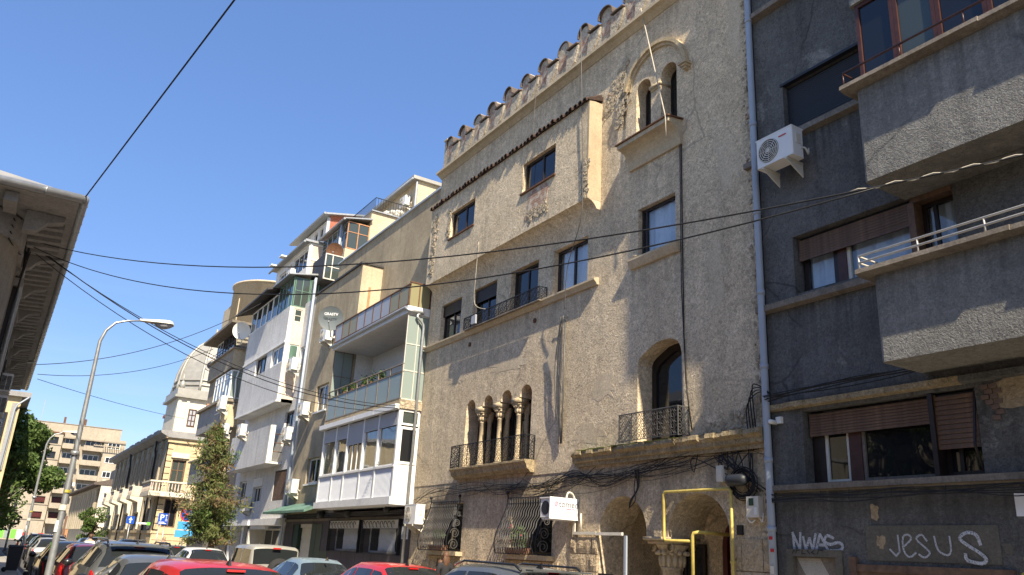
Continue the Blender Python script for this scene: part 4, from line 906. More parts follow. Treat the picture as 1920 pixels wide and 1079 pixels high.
# ground floor
gh = [rect(-34.9,-31.9,-.3,2.5), rect(-30.3,-27.3,1.55,2.58), rect(-27.05,-24.05,1.55,2.58)]
MB().prism(rect(bxL,bxR,-.5,2.899), gh, Y0, Y0+.3).build('shopfront_wall', 'B_dark', B)
MB().box(bxL-.02,bxR,Y0-.06,Y0-.002,2.60,2.69).build('lintel_strip', 'H_sill', B)
for i in range(6):
    x = -31.85+i*1.4
    MB().box(x+.01,x+1.385,Y0-.014,Y0-.002,.05,1.5).build('cladding_panel', 'green_dark' if i < 1 else 'B_dark', B)
door = MB().box(-34.2,-32.6,Y0+.18,Y0+.24,0,2.35).build('garage_door', 'ivory', B)
for k in range(5): MB().box(-34.19,-32.61,Y0+.165,Y0+.179,.1+k*.46,.1+k*.46+.4).build('panel', 'ivory', door)
MB().box(-34.25,-32.5,Y0+.1,Y0+.2,2.36,2.5).build('sign_board', 'ivory', B); MB().box(-34.88,-34.26,Y0+.02,Y0+.2,0,2.49).build('green_door', 'green_dark', B); MB().box(-32.49,-31.95,Y0-.02,Y0+.1,0,2.49).box(-31.95,-31.3,Y0-.016,Y0-.003,0,2.49).build('green_pillar', 'green_dark', B)
for (a, b) in ((-30.3,-27.3),(-27.05,-24.05)):
    window(B, a+.01, b-.01, 1.56, 2.57, Y0+.2, (.33,.66), (), .06, .05, 'white', 'glass')
    MB().grid(lambda u, v: (a+.9+(b-a-1.7)*u, Y0+.16+.02*math.sin(u*40), 1.62+.72*v), 50, 1).build('curtain', 'curtain', B, True)
    o = MB().tube([(a,Y0-.12,1.52),(b,Y0-.12,1.52)], .018, 4).tube([(a,Y0-.12,2.6),(b,Y0-.12,2.6)], .018, 4).tube([(a,Y0-.12,2.3),(b,Y0-.12,2.3)], .012, 4).box(a,a+.03,Y0-.13,Y0,1.52,2.6).box(b-.03,b,Y0-.13,Y0,1.52,2.6).build('window_grille', 'iron', B)
    s = MB(); n = int((b-a)/.085)
    for i in range(n):
        x = a+.05+i*.085
        s.tube([(x+.02*math.sin(k*.9), Y0-.12, 1.52+.78*k/14) for k in range(15)], .007, 3)
    s.build('wavy_bars', 'iron_grey', o, stuff=True)
    s = MB()
    for i in range(9):
        x = a+.17+i*(b-a-.3)/9; s.tube([(x+.1*math.cos(k*.5), Y0-.13, 2.44+.1*math.sin(k*.5)) for k in range(10)], .012, 4)
    s.build('scroll_frieze', 'iron', o)
    MB().box(a+.03,b-.03,Y0-.09,Y0-.08,2.32,2.58).build('valance', 'ivory', o)
nt_ = MB().box(-24.02,-23.56,Y0-.012,Y0-.002,2.0,2.38).build('notice', 'white_paint', B)
for k in range(4): MB().box(-23.97,-23.62,Y0-.0155,Y0-.013,2.33-k*.05,2.345-k*.05).build('print_line', 'greyink', nt_)
for x in (-23.88,-23.7): MB().lathe([(0,0),(.06,0),(.06,.003),(0,.003)], (x,Y0-.016,2.09), 12, 'y').build('print_mark', 'greyink', nt_)
# awning
MB().add([(-36.4,Y0-.95,2.95),(-30.9,Y0-.95,2.95),(-30.9,Y0,3.32),(-35.6,Y0,3.32),(-36.4,Y0-.95,2.86),(-30.9,Y0-.95,2.86),(-30.9,Y0,3.22),(-36.4,Y0,2.9)], [(0,1,2,3),(4,7,6,5),(0,4,5,1),(1,5,6,2),(0,3,7,4),(2,6,7,3)]).build('awning', 'green_awn', B)
# enclosed lower balcony
xb = [-30.29,-28.93,-27.78,-26.29,-25.0,-23.5]
MB().box(-30.4,-23.46,bfy-.05,Y0+.9,2.98,3.2).build('balcony_slab', 'C_white', B)
for i in range(5):
    a, b = xb[i], xb[i+1]
    pn = MB().box(a+.06,b-.06,bfy+.03,bfy+.06,3.2,4.1).build('panel', 'panel', B)
    rb = None; k = 0; x = a+.07
    while x < b-.11:
        if rb is None: rb = MB().box(x,x+.035,bfy+.018,bfy+.03,3.22,4.08).build('rib', 'panel', pn); xs_ = x
        else: inst(rb, pn, (x-xs_,0,0))
        x += .09
    zt = [5.36,5.36,5.08,5.40,5.40][i]
    window(B, a+.05, b-.05, 4.16, 5.85, bfy+.04, () if i != 2 else (.33,.66), (), .05, .06, 'white', 'glass_c' if i != 2 else 'glass', curtain=None)
    shutter(B, a+.08, b-.08, zt, 5.86, bfy+.005, 'grey_shut', .04)
    MB().box(a+.04,b-.04,bfy+.25,bfy+.26,3.2,5.9).build('inner_blind', 'B', B)
m = MB()
for x in xb: m.box(x-.05,x+.05,bfy,bfy+.1,3.2,5.9)
m.box(xb[0],xb[-1],bfy-.012,bfy+.09,4.1,4.16)
m.build('frame', 'white', B)
bxs = MB()
for (a, b) in ((-30.5,-26.95),(-26.93,-25.2),(-25.18,-23.45)): bxs.box(a,b,bfy-.16,bfy+.02,5.87,6.03)
bxs.build('shutter_box', 'white', B)
Ts = TX(-23.46)
window(B, bfy+.08, Y0-.02, 4.2, 5.35, -.012, (), (), .08, .07, 'white', 'glass', Ts); window(B, bfy+.08, Y0-.02, 5.40, 5.88, -.01, (), (), .06, .06, 'white', 'glass_tint', Ts)
MB().box(-23.52,-23.47,bfy+.06,Y0+.9,3.2,4.19).build('side_panel', 'C_white', B); MB().box(-23.53,-23.48,bfy+.05,bfy+.08,4.19,5.9).box(-23.53,-23.48,Y0-.02,Y0+.9,4.19,5.9).build('side_frame', 'white', B)
MB().box(-23.62,-23.56,bfy+.3,bfy+.34,4.3,5.0).box(-23.64,-23.54,bfy+.28,bfy+.36,4.95,5.02).build('bottle_brush', 'red', B)
# middle loggia
MB().box(-30.4,-23.46,bfy-.03,11.9,5.905,6.18).build('loggia_floor', 'B', B); MB().box(-30.4,-23.44,bfy-.06,11.9,9.02,9.28).build('loggia_ceiling', 'C_white', B)
MB().box(-30.29,-23.46,11.86,11.899,6.18,9.02).box(-30.29,-30.24,bfy+.9,11.86,6.18,9.02).build('loggia_lining', 'C_white', B)
window(B, -28.2,-24.6,6.3,8.0,11.78,(.25,.5,.75),(),.06,.07,'white','glass')
rl = MB().box(-30.35,-23.48,bfy-.02,bfy+.02,7.06,7.1).box(-30.35,-23.48,bfy-.02,bfy+.02,6.2,6.24).tube([(-30.35,bfy,7.34),(-23.48,bfy,7.34)], .025, 6)
npn = 7; gx = [-30.33+(6.83)*i/npn for i in range(npn+1)]
for x in gx: rl.box(x-.015,x+.015,bfy-.022,bfy+.018,6.2,7.34)
rl = rl.build('glass_railing', 'H_sill', B)
for i in range(npn): MB().box(gx[i]+.02,gx[i+1]-.02,bfy-.004,bfy+.004,6.25,7.05).build('pane', 'frost', rl)
for X, nm in ((-23.5,'right'),(-30.3,'left')):
    sc = MB(); 
    for (y0, y1) in ((bfy+.02,bfy+.38),(bfy+.4,bfy+.76)):
        sc.box(X-.02,X+.02,y0-.02,y0,6.2,9.02); 
    sc.box(X-.02,X+.02,bfy+.76,bfy+.80,6.2,9.02)
    for z in (6.2,7.12,8.0,8.98): sc.box(X-.018,X+.018,bfy,bfy+.8,z,z+.03)
    sc = sc.build('glass_screen', 'ivory' if nm == 'right' else 'H_sill', B)
    for (y0, y1) in ((bfy+.02,bfy+.38),(bfy+.4,bfy+.76)):
        for (z0, z1) in ((6.23,7.12),(7.15,8.0),(8.03,8.98)): MB().box(X-.004,X+.004,y0,y1,z0,z1).build('pane', 'frost', sc)
MB().box(-23.56,-23.4,bfy-.02,bfy+.8,5.9,6.19).build('broken_slab_edge', 'A_rub', B)
# upper terrace railing with wired glass
tr = MB(); nu = 9; ux = [-30.35+(6.85)*i/nu for i in range(nu+1)]
for x in ux: tr.box(x-.018,x+.018,bfy-.05,bfy-.01,9.3,10.02)
tr.box(-30.37,-23.44,bfy-.055,bfy-.005,10.0,10.045).box(-30.37,-23.44,bfy-.055,bfy-.005,9.30,9.34)
tr.box(-23.5,-23.46,bfy+.3,bfy+.34,9.3,10.1).box(-23.5,-23.46,bfy+.7,bfy+.74,9.3,10.1).box(-23.5,-23.455,bfy-.04,bfy+1.6,10.08,10.12)
tr = tr.build('terrace_railing', 'rust', B)
for i in range(nu): MB().box(ux[i]+.02,ux[i+1]-.02,bfy-.034,bfy-.026,9.345,9.998).build('pane', 'frost_y' if i in (1,2,7,8) else 'frost_w', tr)
for (y0, y1) in ((bfy,bfy+.3),(bfy+.34,bfy+.7),(bfy+.75,bfy+1.5)): MB().box(-23.484,-23.476,y0,y1,9.3,10.08).build('pane', 'frost_y', tr)
gt_ = MB().tube([(-30.5,bfy-.12,9.16),(-23.5,bfy-.12,9.2),(-23.42,bfy-.05,9.1),(-23.42,bfy+.5,9.1)], .055, 8).build('gutter', 'galv', B, True)
dpb = MB().tube(smoothpts([(-23.45,bfy+.45,9.1),(-23.4,Y0-.45,8.95),(-23.38,Y0-.22,8.7),(-23.38,Y0-.2,8.3)],4)+[(-23.38,Y0-.2,PZ)], .045, 10).build('downpipe', 'galv', B, True)
MB().tube([(-36.1,Y0-.12,13.75),(-36.1,Y0-.12,PZ)], .06, 10).tube([(-36.3,Y0-.1,13.75),(-36.3,Y0-.1,8)], .04, 8).build('downpipe', 'pipe', B, True)
for (x, z) in ((-23.9,10.1),(-24.3,10.1),(-26.0,10.0)):
    MB().tube([(x,11.5,9.3),(x,11.5,z+.35)], .01, 5).tube([(x-.2,11.5,z+.3),(x+.2,11.5,z+.35)], .008, 4).tube([(x,11.3,z+.2),(x,11.7,z+.25)], .008, 4).build('aerial', 'galv', B)
# flower pots on the loggia rail
for i, (x, mt) in enumerate(((-29.0,'leaf_b'),(-28.2,'leaf'),(-27.2,'leaf_b'),(-26.4,'leaf'),(-25.6,'leaf_b'))):
    f = thing('flower_pot', ['first','second','third','fourth','fifth'][i]+' potted plant from the left on the glass loggia railing', 'plant', (x,bfy+.16,7.0), 'plants on the loggia railing')
    MB().lathe([(0,7.0),(.08,7.0),(.11,7.2),(.1,7.2)], (x,bfy+.16,0), 10).build('pot', 'rust', f, True)
    m = MB()
    for k in range(70):
        p = Vector((x,bfy+.16,7.26))+Vector((random.gauss(0,.12),random.gauss(0,.06),random.gauss(.06,.09))); d1 = Vector((random.uniform(-1,1),random.uniform(-1,1),random.uniform(-.5,1))).normalized()*.05; d2 = d1.orthogonal().normalized()*.025
        m.add([p-d1,p+d2,p+d1,p-d2], [(0,1,2,3)])
    m.build('foliage', mt, f)
    W[f.name] = Vector((x,bfy+.16,7.0))

# ------------------------------------------------------------------ building C: white block
C = thing('white_apartment_block', 'white and pale grey apartment block with stepped balconies and rooftop verandas', 'building', (-41, 11, PZ))
cy, cl, cr_ = 10.26, -45.1, -37.6
ch = [rect(-45.0,-43.6,3.6,4.7), rect(-42.2,-40.6,3.55,4.3), rect(-38.7,-36.9,3.55,4.9), rect(-38.4,-37.0,6.0,7.6), rect(-37.4,-36.7,9.5,10.6)]
MB().prism(rect(-46.0,-36.02,2.75,12.85), ch, Y0, Y0+.3).build('wall', 'C', C)
window(C, -44.99,-43.61,3.61,4.69,Y0+.1,(.5,),(),.06,.06,'white'); window(C, -42.19,-40.61,3.56,4.29,Y0+.1,(.33,.66),(),.06,.06,'white')
shutter(C, -42.17,-40.63,4.31,4.75,Y0-.03,'white',.05); shutter(C, -38.67,-36.93,3.58,4.88,Y0+.02,'wood',.06)
window(C, -38.39,-37.01,6.01,7.59,Y0+.1,(.5,),(),.06,.06,'wood_dark'); window(C, -37.39,-36.71,9.51,10.59,Y0+.1,(),(),.06,.06,'white')
MB().box(-46,-36.02,Y0+.3,11.85,2.75,12.8).build('body', 'C', C); MB().box(-46,-37.7,Y0+.9,12.6,12.8,14.0).build('body', 'C', C)
# ground floor: recessed shop with pillars
MB().box(-46.2,-36.05,Y0-.25,Y0+.3,2.45,2.745).build('shop_canopy', 'C_white', C); MB().box(-46,-36.05,Y0+.8,Y0+1,-.2,2.45).build('shop_wall', 'C', C)
for x in (-45.4,-43.0,-36.4): MB().box(x-.18,x+.18,Y0+.0,Y0+.5,-.2,2.449).build('pillar', 'C_white', C)
window(C, -40.8,-37.2,.1,2.35,Y0+.5,(.35,.7),(),.08,.06,'ivory','glass')
MB().box(-41.25,-41.0,Y0-.2,Y0+.55,0,2.44).box(-41.25,-38.4,Y0-.2,Y0-.05,2.28,2.44).build('doorway_frame', 'ivory', C)
# projecting floors
def slabbox(nm, x0, x1, z0, z1, mat='C', y=cy): return MB().box(x0,x1,y,Y0,z0,z1).build(nm, mat, C)
slabbox('balcony', cl, cr_-.3, 5.15, 5.25); MB().box(cl,cr_-.3,cy,cy+.12,5.25,6.9).box(cl,cl+.12,cy+.12,Y0,5.25,6.9).build('balcony_parapet', 'C', C)
MB().box(cr_-.4,cr_-.28,cy+.12,Y0-.5,5.25,6.9).build('balcony_side', 'C_white', C)
rr = MB()
for z in (5.7,6.1,6.5): rr.tube([(cr_-.33,Y0-.5,z),(cr_-.33,Y0-.05,z)], .02, 6)
rr.build('side_railing', 'rust', C)
MB().prism(rect(cl,cr_,7.95,10.78), [rect(-42.5,-40.5,9.84,10.74), rect(-39.6,-37.7,9.84,10.74)], cy, cy+.2).build('upper_front', 'C', C)
MB().box(cl,cr_,cy+.2,Y0,7.95,8.1).build('floor_slab', 'C_white', C); MB().box(cl,cr_-.06,cy+.2,Y0,10.785,12.58).build('upper_parapet_core', 'C', C); MB().box(cl,cr_,cy,cy+.2,10.785,12.6).build('upper_parapet', 'C', C)
sd = MB(TX(cr_)).prism(rect(cy+.2,Y0,7.95,12.6), [rect(cy+.22,Y0-.05,9.84,10.74), rect(cy+.25,Y0-.1,11.85,12.5)], 0, .06).build('side_wall', 'C_pink', C)
MB().box(cl-.03,cr_+.05,cy-.05,cy-.002,10.76,10.86).build('string_course', 'C_white', C); MB().box(cl-.02,cr_+.02,cy-.04,cy-.002,7.93,8.02).build('string_course', 'C_white', C)
window(C, -42.49,-40.51,9.85,10.73,cy+.1,(.33,.66),(),.06,.06,'wood_dark'); window(C, -39.59,-37.71,9.85,10.73,cy+.06,(.45,),(),.08,.06,'white')
Tc = TX(cr_-.005)
wg = window(C, cy+.23,Y0-.06,9.85,10.73,.03,(),(),.05,.05,'white','glass_tint',Tc)
s0 = None
for k in range(15):
    if s0 is None: s0 = MB(Tc).box(cy+.28,Y0-.11,.008,.028,9.91,9.945).build('blind_slat', 'green_awn', wg)
    else: inst(s0, wg, (0,0,k*.053))
window(C, cy+.26,Y0-.11,11.86,12.49,.02,(),(.5,),.04,.04,'ivory','glass_tint',Tc)
# glazed top floor and eave
tx = [cl+.05,-44.0,-43.0,-42.0,-41.0,-40.0]
for i in range(5): window(C, tx[i]+.005,tx[i+1]-.005,12.61,13.85,cy+.03,(),(),.06,.06,'white','glass' if i % 2 else 'glass_tint')
tx = [-40.0,-38.8,-37.62]
for i in range(2): window(C, tx[i]+.005,tx[i+1]-.005,12.61,14.1,cy+.03,(.5,),(),.04,.05,'green_awn','glass_tint')
for (a, b) in ((cy+.1,cy+.85),(cy+.87,cy+1.65)): window(C, a, b, 12.61, 14.1, .0, (.5,), (.55,) , .04,.05,'green_awn','glass_tint',Tc)
MB().box(cl+.1,cr_-.1,cy+.3,12.6,12.6,13.9).build('top_core', 'roofdark', C)
MB().add([(-46.6,9.7,14.0),(-40.2,9.7,14.05),(-40.2,12.0,14.9),(-46.6,12.0,14.9),(-46.6,9.7,13.9),(-40.2,9.7,13.95),(-40.2,12.0,14.7),(-46.6,12.0,14.7)], [(0,1,2,3),(4,7,6,5),(0,4,5,1),(1,5,6,2),(0,3,7,4),(2,6,7,3)]).build('eave_roof', 'roofdark', C)
MB().add([(-40.15,9.95,14.16),(-37.4,9.95,14.16),(-37.4,12.3,14.6),(-40.15,12.3,14.6),(-40.15,9.95,14.1),(-37.4,9.95,14.1),(-37.4,12.3,14.5),(-40.15,12.3,14.5)], [(0,1,2,3),(4,7,6,5),(0,4,5,1),(1,5,6,2),(0,3,7,4),(2,6,7,3)]).build('veranda_roof', 'galv', C)
# setback floors
MB().prism(rect(-47.6,-41.5,13.95,17.5), [rect(-46.9,-45.5,16.2,17.0), rect(-45.35,-44.45,16.2,17.1), rect(-44.3,-41.65,16.1,17.25)], 11.9, 12.1).build('setback_wall', 'C_white', C)
window(C, -46.89,-45.51,16.21,16.99,11.98,(.5,),(),.06,.05,'white'); window(C, -45.34,-44.46,16.21,17.09,11.98,(),(),.06,.05,'white'); window(C, -44.29,-41.66,16.11,17.24,11.98,(.33,.66),(),.06,.05,'white')
MB().box(-47.6,-41.6,12.1,16,13.95,17.45).build('setback_core', 'C_pink', C)
MB().box(-41.6,-41.5,12.1,16,13.95,17.49).build('setback_side', 'C_pink', C); window(C, 11.95,12.75,16.5,17.5,-.03,(),(),.1,.07,'white','glass_tint',TX(-41.5))
MB().box(-48,-41.35,11.6,12.9,17.5,17.62).tube([(-48.1,11.55,17.4),(-41.3,11.55,17.45)], .06, 8).build('setback_eave', 'galv', C)
for x in (-46.9,-44.9): MB().box(x-.25,x+.25,11.25,11.6,17.48,17.56).build('roof_lamp', 'white', C)
MB().prism(rect(-48.2,-42.66,17.6,19.75), [rect(-45.3,-44.7,18.7,19.5), rect(-44.3,-43.7,18.7,19.5), rect(-46.6,-46.0,18.7,19.5)], 13.2, 13.4).build('hut_wall', 'C', C)
for x in (-45.3,-44.3,-46.6): window(C, x+.01,x+.59,18.71,19.49,13.3,(),(),.05,.05,'wood_dark')
MB().box(-48.2,-42.7,13.4,15.6,17.6,19.7).build('hut_core', 'roofdark', C); MB().box(-42.7,-42.62,13.2,15.6,17.6,20.05).build('brick_gable', 'brick', C)
MB().box(-42.66,-42.6,13.02,13.2,18.2,19.7).build('gable_boards', 'grey_shut', C)
MB().add([(-48.8,12.8,19.85),(-42.3,12.8,19.85),(-42.3,15.8,20.45),(-48.8,15.8,20.45),(-48.8,12.8,19.75),(-42.3,12.8,19.75),(-42.3,15.8,20.35),(-48.8,15.8,20.35)], [(0,1,2,3),(4,7,6,5),(0,4,5,1),(1,5,6,2),(0,3,7,4),(2,6,7,3)]).tube([(-48.8,12.75,19.8),(-42.3,12.75,19.8)], .07, 8).build('hut_roof', 'galv', C)
# rusty-framed veranda
MB().box(-50,-37.68,12.62,22,13.95,16.2).build('veranda_base', 'D_lit', C); MB().box(-50,-37.72,13.85,22,16.2,18.6).build('upper_body', 'D_lit', C)
for i in range(5): window(C, -41.5+i*.76, -41.5+(i+1)*.76-.01, 16.22,17.72,12.64,(),(.6,),.04,.05,'pipe','glass_tint')
Tv = TX(-37.68)
window(C, 12.64, 13.83, 16.22, 17.72, .0, (.5,), (.62,), .05, .06, 'rust_pale', 'glass_tint', Tv)
MB().box(-41.5,-37.8,12.8,13.84,16.2,17.7).build('veranda_core', 'roofdark', C)
MB().add([(-41.6,12.4,17.74),(-37.5,12.4,17.74),(-37.5,13.9,18.05),(-41.6,13.9,18.05),(-41.6,12.4,17.8),(-37.5,12.4,17.8),(-37.5,13.9,18.12),(-41.6,13.9,18.12)], [(3,2,1,0),(4,5,6,7),(0,1,5,4),(1,2,6,5),(2,3,7,6),(3,0,4,7)]).tube([(-41.6,12.35,17.72),(-37.5,12.35,17.72)], .06, 8).build('veranda_roof', 'galv', C)
MB().tube([(-38.3,12.5,17.7),(-38.3,12.5,15.0)], .07, 10).build('downpipe', 'pipe', C, True)
window(C, 11.35, 12.3, 13.98, 15.3, .0, (.4,), (.5,), .05, .06, 'ivory', 'glass_tint', TX(-36.6)); MB().box(-38.5,-36.66,11.35,12.6,13.95,15.3).build('lower_veranda', 'roofdark', C)
rg = MB()
for z in (18.65,19.45): rg.tube([(-41,14.0,z),(-37.75,14.0,z),(-37.75,19,z)], .025, 5)
for i in range(24): rg.tube([(-41+i*.141,14.0,18.6),(-41+i*.141,14.0,19.45)], .012, 4)
for i in range(35): rg.tube([(-37.75,14.0+i*.147,18.6),(-37.75,14.0+i*.147,19.45)], .012, 4)
rg.build('roof_railing', 'iron', C); MB().box(-42,-37.6,13.8,22,18.6,18.66).build('roof_edge', 'galv', C)
MB().box(-46,-39.3,17,21.9,18.66,21.95).build('penthouse', 'D_lit', C); MB().box(-46.3,-39.1,16.6,22,21.95,22.15).build('penthouse_roof', 'zinc', C)
gb = MB(TX(-39.29)).box(17.6,19.2,-.03,-.001,19.4,21.2).build('glass_block_window', 'frost_w', C)
for i in range(4): MB(TX(-39.29)).box(17.6+i*.4-.02,17.6+i*.4+.02,-.045,-.031,19.4,21.2).build('joint', 'white', gb)
MB().tube([(-39.25,16.9,21.9),(-39.25,16.9,18.7)], .05, 8).tube([(-39.1,16.55,21.9),(-46,16.55,21.9)], .06, 8).build('downpipe', 'pipe', C, True)
rn_ = MB()
for i in range(26): rn_.ell((-38.3+random.uniform(-.3,.3),15.0+i*.1,18.95+random.uniform(-.15,.2)), (.25,.22,.16), 7, 5)
rn_.build('roof_tarpaulin', 'ivory', C, True)
# shop sign
ps = tag(MB().box(-42.55,-42.0,Y0+.1,Y0+.16,.4,2.15).build('pharmacy_sign', 'black'), 'tall dark upright pharmacy sign lettered PHARM in the white block doorway', 'sign')
for k, chx in enumerate('PHARM'):
    text_mb(chx, .28, TT(-42.4, Y0+.095, 1.85-k*.33)).build('letter', 'greyink', ps)
tag(MB().box(-41.3,-40.9,Y0-.35,Y0-.26,2.45,2.66).build('shop_sign', 'white_paint'), 'small white sign under the canopy of the white block', 'sign')
# ------------------------------------------------------------------ building D: grey block with round stair tower
D = thing('round_tower_block', 'grey-beige apartment block with round rooftop tower beyond the white block', 'building', (-51, 11, PZ))
dy, dl, dr = 10.26, -54.5, -48.1
MB().box(-56,-46.05,Y0,20,-.3,14.0).build('body', 'D', D)
MB().lathe([(0,13.9),(2.6,13.9),(2.6,17.2),(2.7,17.22),(2.7,17.32),(0,17.32)], (-51.6,13.0,0), 36).build('round_tower', 'D_lit', D, True)
MB().box(dl,-50.6,dy+.3,Y0+2,13.9,16.2).build('tower_base', 'D_lit', D)
MB().box(-55.2,-47.6,dy-.5,Y0,13.85,14.0).build('eave', 'H_sill', D)
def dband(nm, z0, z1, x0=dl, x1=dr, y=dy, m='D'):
    o = MB().box(x0,x1-.02,y,Y0,z0,z1).build(nm, m, D); MB().box(x1-.02,x1,y+.001,Y0,z0,z1-.001).build('sun_toned_side', 'D_lit', o); return o  # right end gets the paler copy, so its sunny side is painted in
dband('bay', 11.3, 12.42); MB().box(dl-.1,dr+.12,dy-.12,Y0,12.42,12.52).build('bay_sill', 'D', D)
for i in range(3): window(D, dl+.2+i*1.6,dl+.2+(i+1)*1.6-.02,12.53,13.84,dy+.25,(.5,),(),.07,.06,'wood_dark' if i else 'white','glass')
MB().box(dl,dr-.4,dy+.5,Y0,12.52,13.85).build('bay_core', 'roofdark', D)
wk = MB()
for i in range(14):
    for s in (-1,1): wk.tube([(dr+.06,dy+.05+i*.055,12.55),(dr+.06+.0,dy+.05+(i+s*2.2)*.055,13.6)], .012, 3)
wk.build('wicker_screen', 'cable_pale', D)
rl = MB()
for z in (12.7,12.9): rl.tube([(dl,dy-.05,z),(dr,dy-.05,z)], .02, 4)
rl.build('rail', 'iron', D)
for i in range(5): window(D, -51.9+i*.78,-51.9+(i+1)*.78-.01,9.52,11.15,dy+.02,(),(.75,),.06,.06,'white','glass_tint')
window(D, dy+.05, Y0-.02, 9.52, 11.15, -.01, (), (.75,), .06, .06, 'white', 'frost', TX(-48.0)); MB().box(dl,-48.1,dy+.2,Y0,9.5,11.3).build('bay_core', 'D', D)
window(D, -54.2,-52.2,9.5,10.9,dy+.3,(.5,),(),.06,.06,'wood_dark')
dband('balcony', 7.9, 9.3, dl-.2, dr+.1, dy-.1, 'G'); MB().box(dl-.35,dr+.25,dy-.3,Y0,9.301,9.45).build('balcony_coping', 'D', D)
dband('balcony', 4.9, 6.2, dl-.2, dr+.1, dy-.1, 'G'); MB().box(dl-.3,dr+.2,dy-.25,Y0,6.201,6.3).build('balcony_coping', 'D', D)
for z in (6.4,3.3): window(D, -53.5,-49.0,z,z+1.4,Y0-.08,(.25,.5,.75),(),.07,.06,'wood_dark')
MB().tube(smoothpts([(-49.9,dy-.12,8.7),(-48.5,dy-.12,8.75),(-48.2,dy-.13,9.1),(-48.3,dy-.13,9.3)],4), .03, 6).build('hose', 'white', D, True)
MB().tube(smoothpts([(-47.95,Y0-.3,11.2),(-47.95,Y0-.4,10.6),(-47.9,Y0-.35,9.9),(-47.95,Y0-.3,9.0)],4), .05, 6).build('hose', 'white', D, True)
MB().box(-52.0,-51.8,dy-.28,dy-.14,9.46,9.6).build('red_pot', 'rust_pale', D)

# ------------------------------------------------------------------ building E: neoclassical villa with domed tower
E_ = thing('neoclassical_villa', 'cream neoclassical villa with balustraded balconies and grey domed corner tower', 'villa', (-80, 11, PZ))
ex0, ex1 = -101.0, -69.3
fh = []; px_ = [ex1-3.7-i*3.0 for i in range(9)]
for x in px_: fh += [archhole(x-.65,x+.65,5.25,7.6,8), rect(x-.6,x+.6,2.6,4.6)]
MB().prism(rect(ex0,ex1,2.2,9.55), fh, Y0, Y0+.4).build('street_wall', 'E_front', E_)
for x in px_:
    window(E_, x-.64,x+.64,5.26,7.55,Y0+.25,(.5,),(.7,),.08,.06,'wood_red'); window(E_, x-.59,x+.59,2.61,4.59,Y0+.25,(.5,),(.7,),.08,.06,'wood_dark')
pil = None
for i in range(10):
    x = ex1-2.2-i*3.0
    if pil is None: pil = MB().box(x-.25,x+.25,Y0-.14,Y0,5.0,8.6).box(x-.35,x+.35,Y0-.24,Y0,8.601,9.1).build('pilaster', 'E_front', E_); pl2 = MB().box(x-.25,x+.25,Y0-.12,Y0,2.3,4.8).build('pilaster', 'E_white', E_)
    else: inst(pil, E_, (-i*3.0,0,0)); inst(pl2, E_, (-i*3.0,0,0))
MB().box(ex0-.1,ex1+.06,Y0-.1,Y0+14,-.3,2.0).box(ex0-.1,ex1+.12,Y0-.16,Y0+14,2.0,2.2).build('plinth', 'E', E_)
Te = TX(ex1)
MB(Te).prism(rect(Y0,Y0+9,2.2,9.55), [rect(Y0+.5,Y0+1.55,5.0,7.6), rect(Y0+.5,Y0+1.5,2.5,4.6), rect(Y0+3.5,Y0+4.8,5.0,7.6), rect(Y0+3.5,Y0+4.8,2.5,4.6)], 0, .4).build('side_wall', 'E', E_)
for (a, b) in ((Y0+.51,Y0+1.54),(Y0+3.51,Y0+4.79)): window(E_, a, b, 5.01, 7.59, .15, (.5,), (.7,), .1, .07, 'wood', 'glass_tint', Te)
for (a, b) in ((Y0+.51,Y0+1.49),(Y0+3.51,Y0+4.79)): window(E_, a, b, 2.51, 4.59, .15, (.5,), (), .08, .07, 'wood', 'glass', Te)
for k in range(15):
    for (ya, yb) in ((Y0+.01,Y0+.42),(Y0+1.66,Y0+3.42)):
        MB(Te).box(ya,yb,-.025,-.001,2.3+k*.47,2.3+k*.47+.41).build('quoin', 'E', E_)
for k in range(4): MB(Te).box(Y0+.0,Y0+9,-.10,-.065,.2+k*.45,.2+k*.45+.4).build('plinth_course', 'E', E_)
MB(Te).box(Y0+.35,Y0+1.7,-.14,-.002,7.75,8.15).build('door_hood', 'E_white', E_)
MB().box(ex0,ex1-.4,Y0+.4,Y0+12,2.2,9.5).build('body', 'E_front', E_)
MB().xprism([(Y0-.15,9.25),(Y0-.75,9.55),(Y0-.8,9.75),(Y0+12,9.85),(Y0+12,9.3)], ex0-.4, ex1+.35).build('cornice', 'G', E_)
MB(Te).box(Y0-.3,Y0+10,-.3,.3,9.2,9.54).box(Y0-.1,Y0+10,-.16,.3,8.9,9.199).build('side_cornice', 'E', E_)
# balcony round the corner
def balustrade(par, T, x0, x1, y, z0):
    m = MB(T).box(x0,x1,y-.08,y+.08,z0,z0+.1).box(x0,x1,y-.1,y+.1,z0+.78,z0+.9); o = m.build('balustrade', 'E_white', par); f = None; n = int((x1-x0)/.22)
    for i in range(n):
        x = x0+.12+i*(x1-x0-.2)/max(1,n-1)
        m = MB(T).lathe([(.04,z0+.1),(.075,z0+.25),(.04,z0+.5),(.045,z0+.78)], (x,y,0), 7); m.build('baluster', 'C_pink', o, True)
    return o
MB(Te).box(Y0-.9,Y0+2.2,-.95,-.001,4.72,4.98).build('corner_balcony', 'E_white', E_); balustrade(E_, Te, Y0-.85, Y0+2.15, -.85, 4.98)
MB().box(-72.6,ex1+.95,Y0-.95,Y0-.001,4.72,4.98).build('street_balcony', 'E_white', E_); balustrade(E_, None, -72.5, ex1+.9, Y0-.85, 4.98)
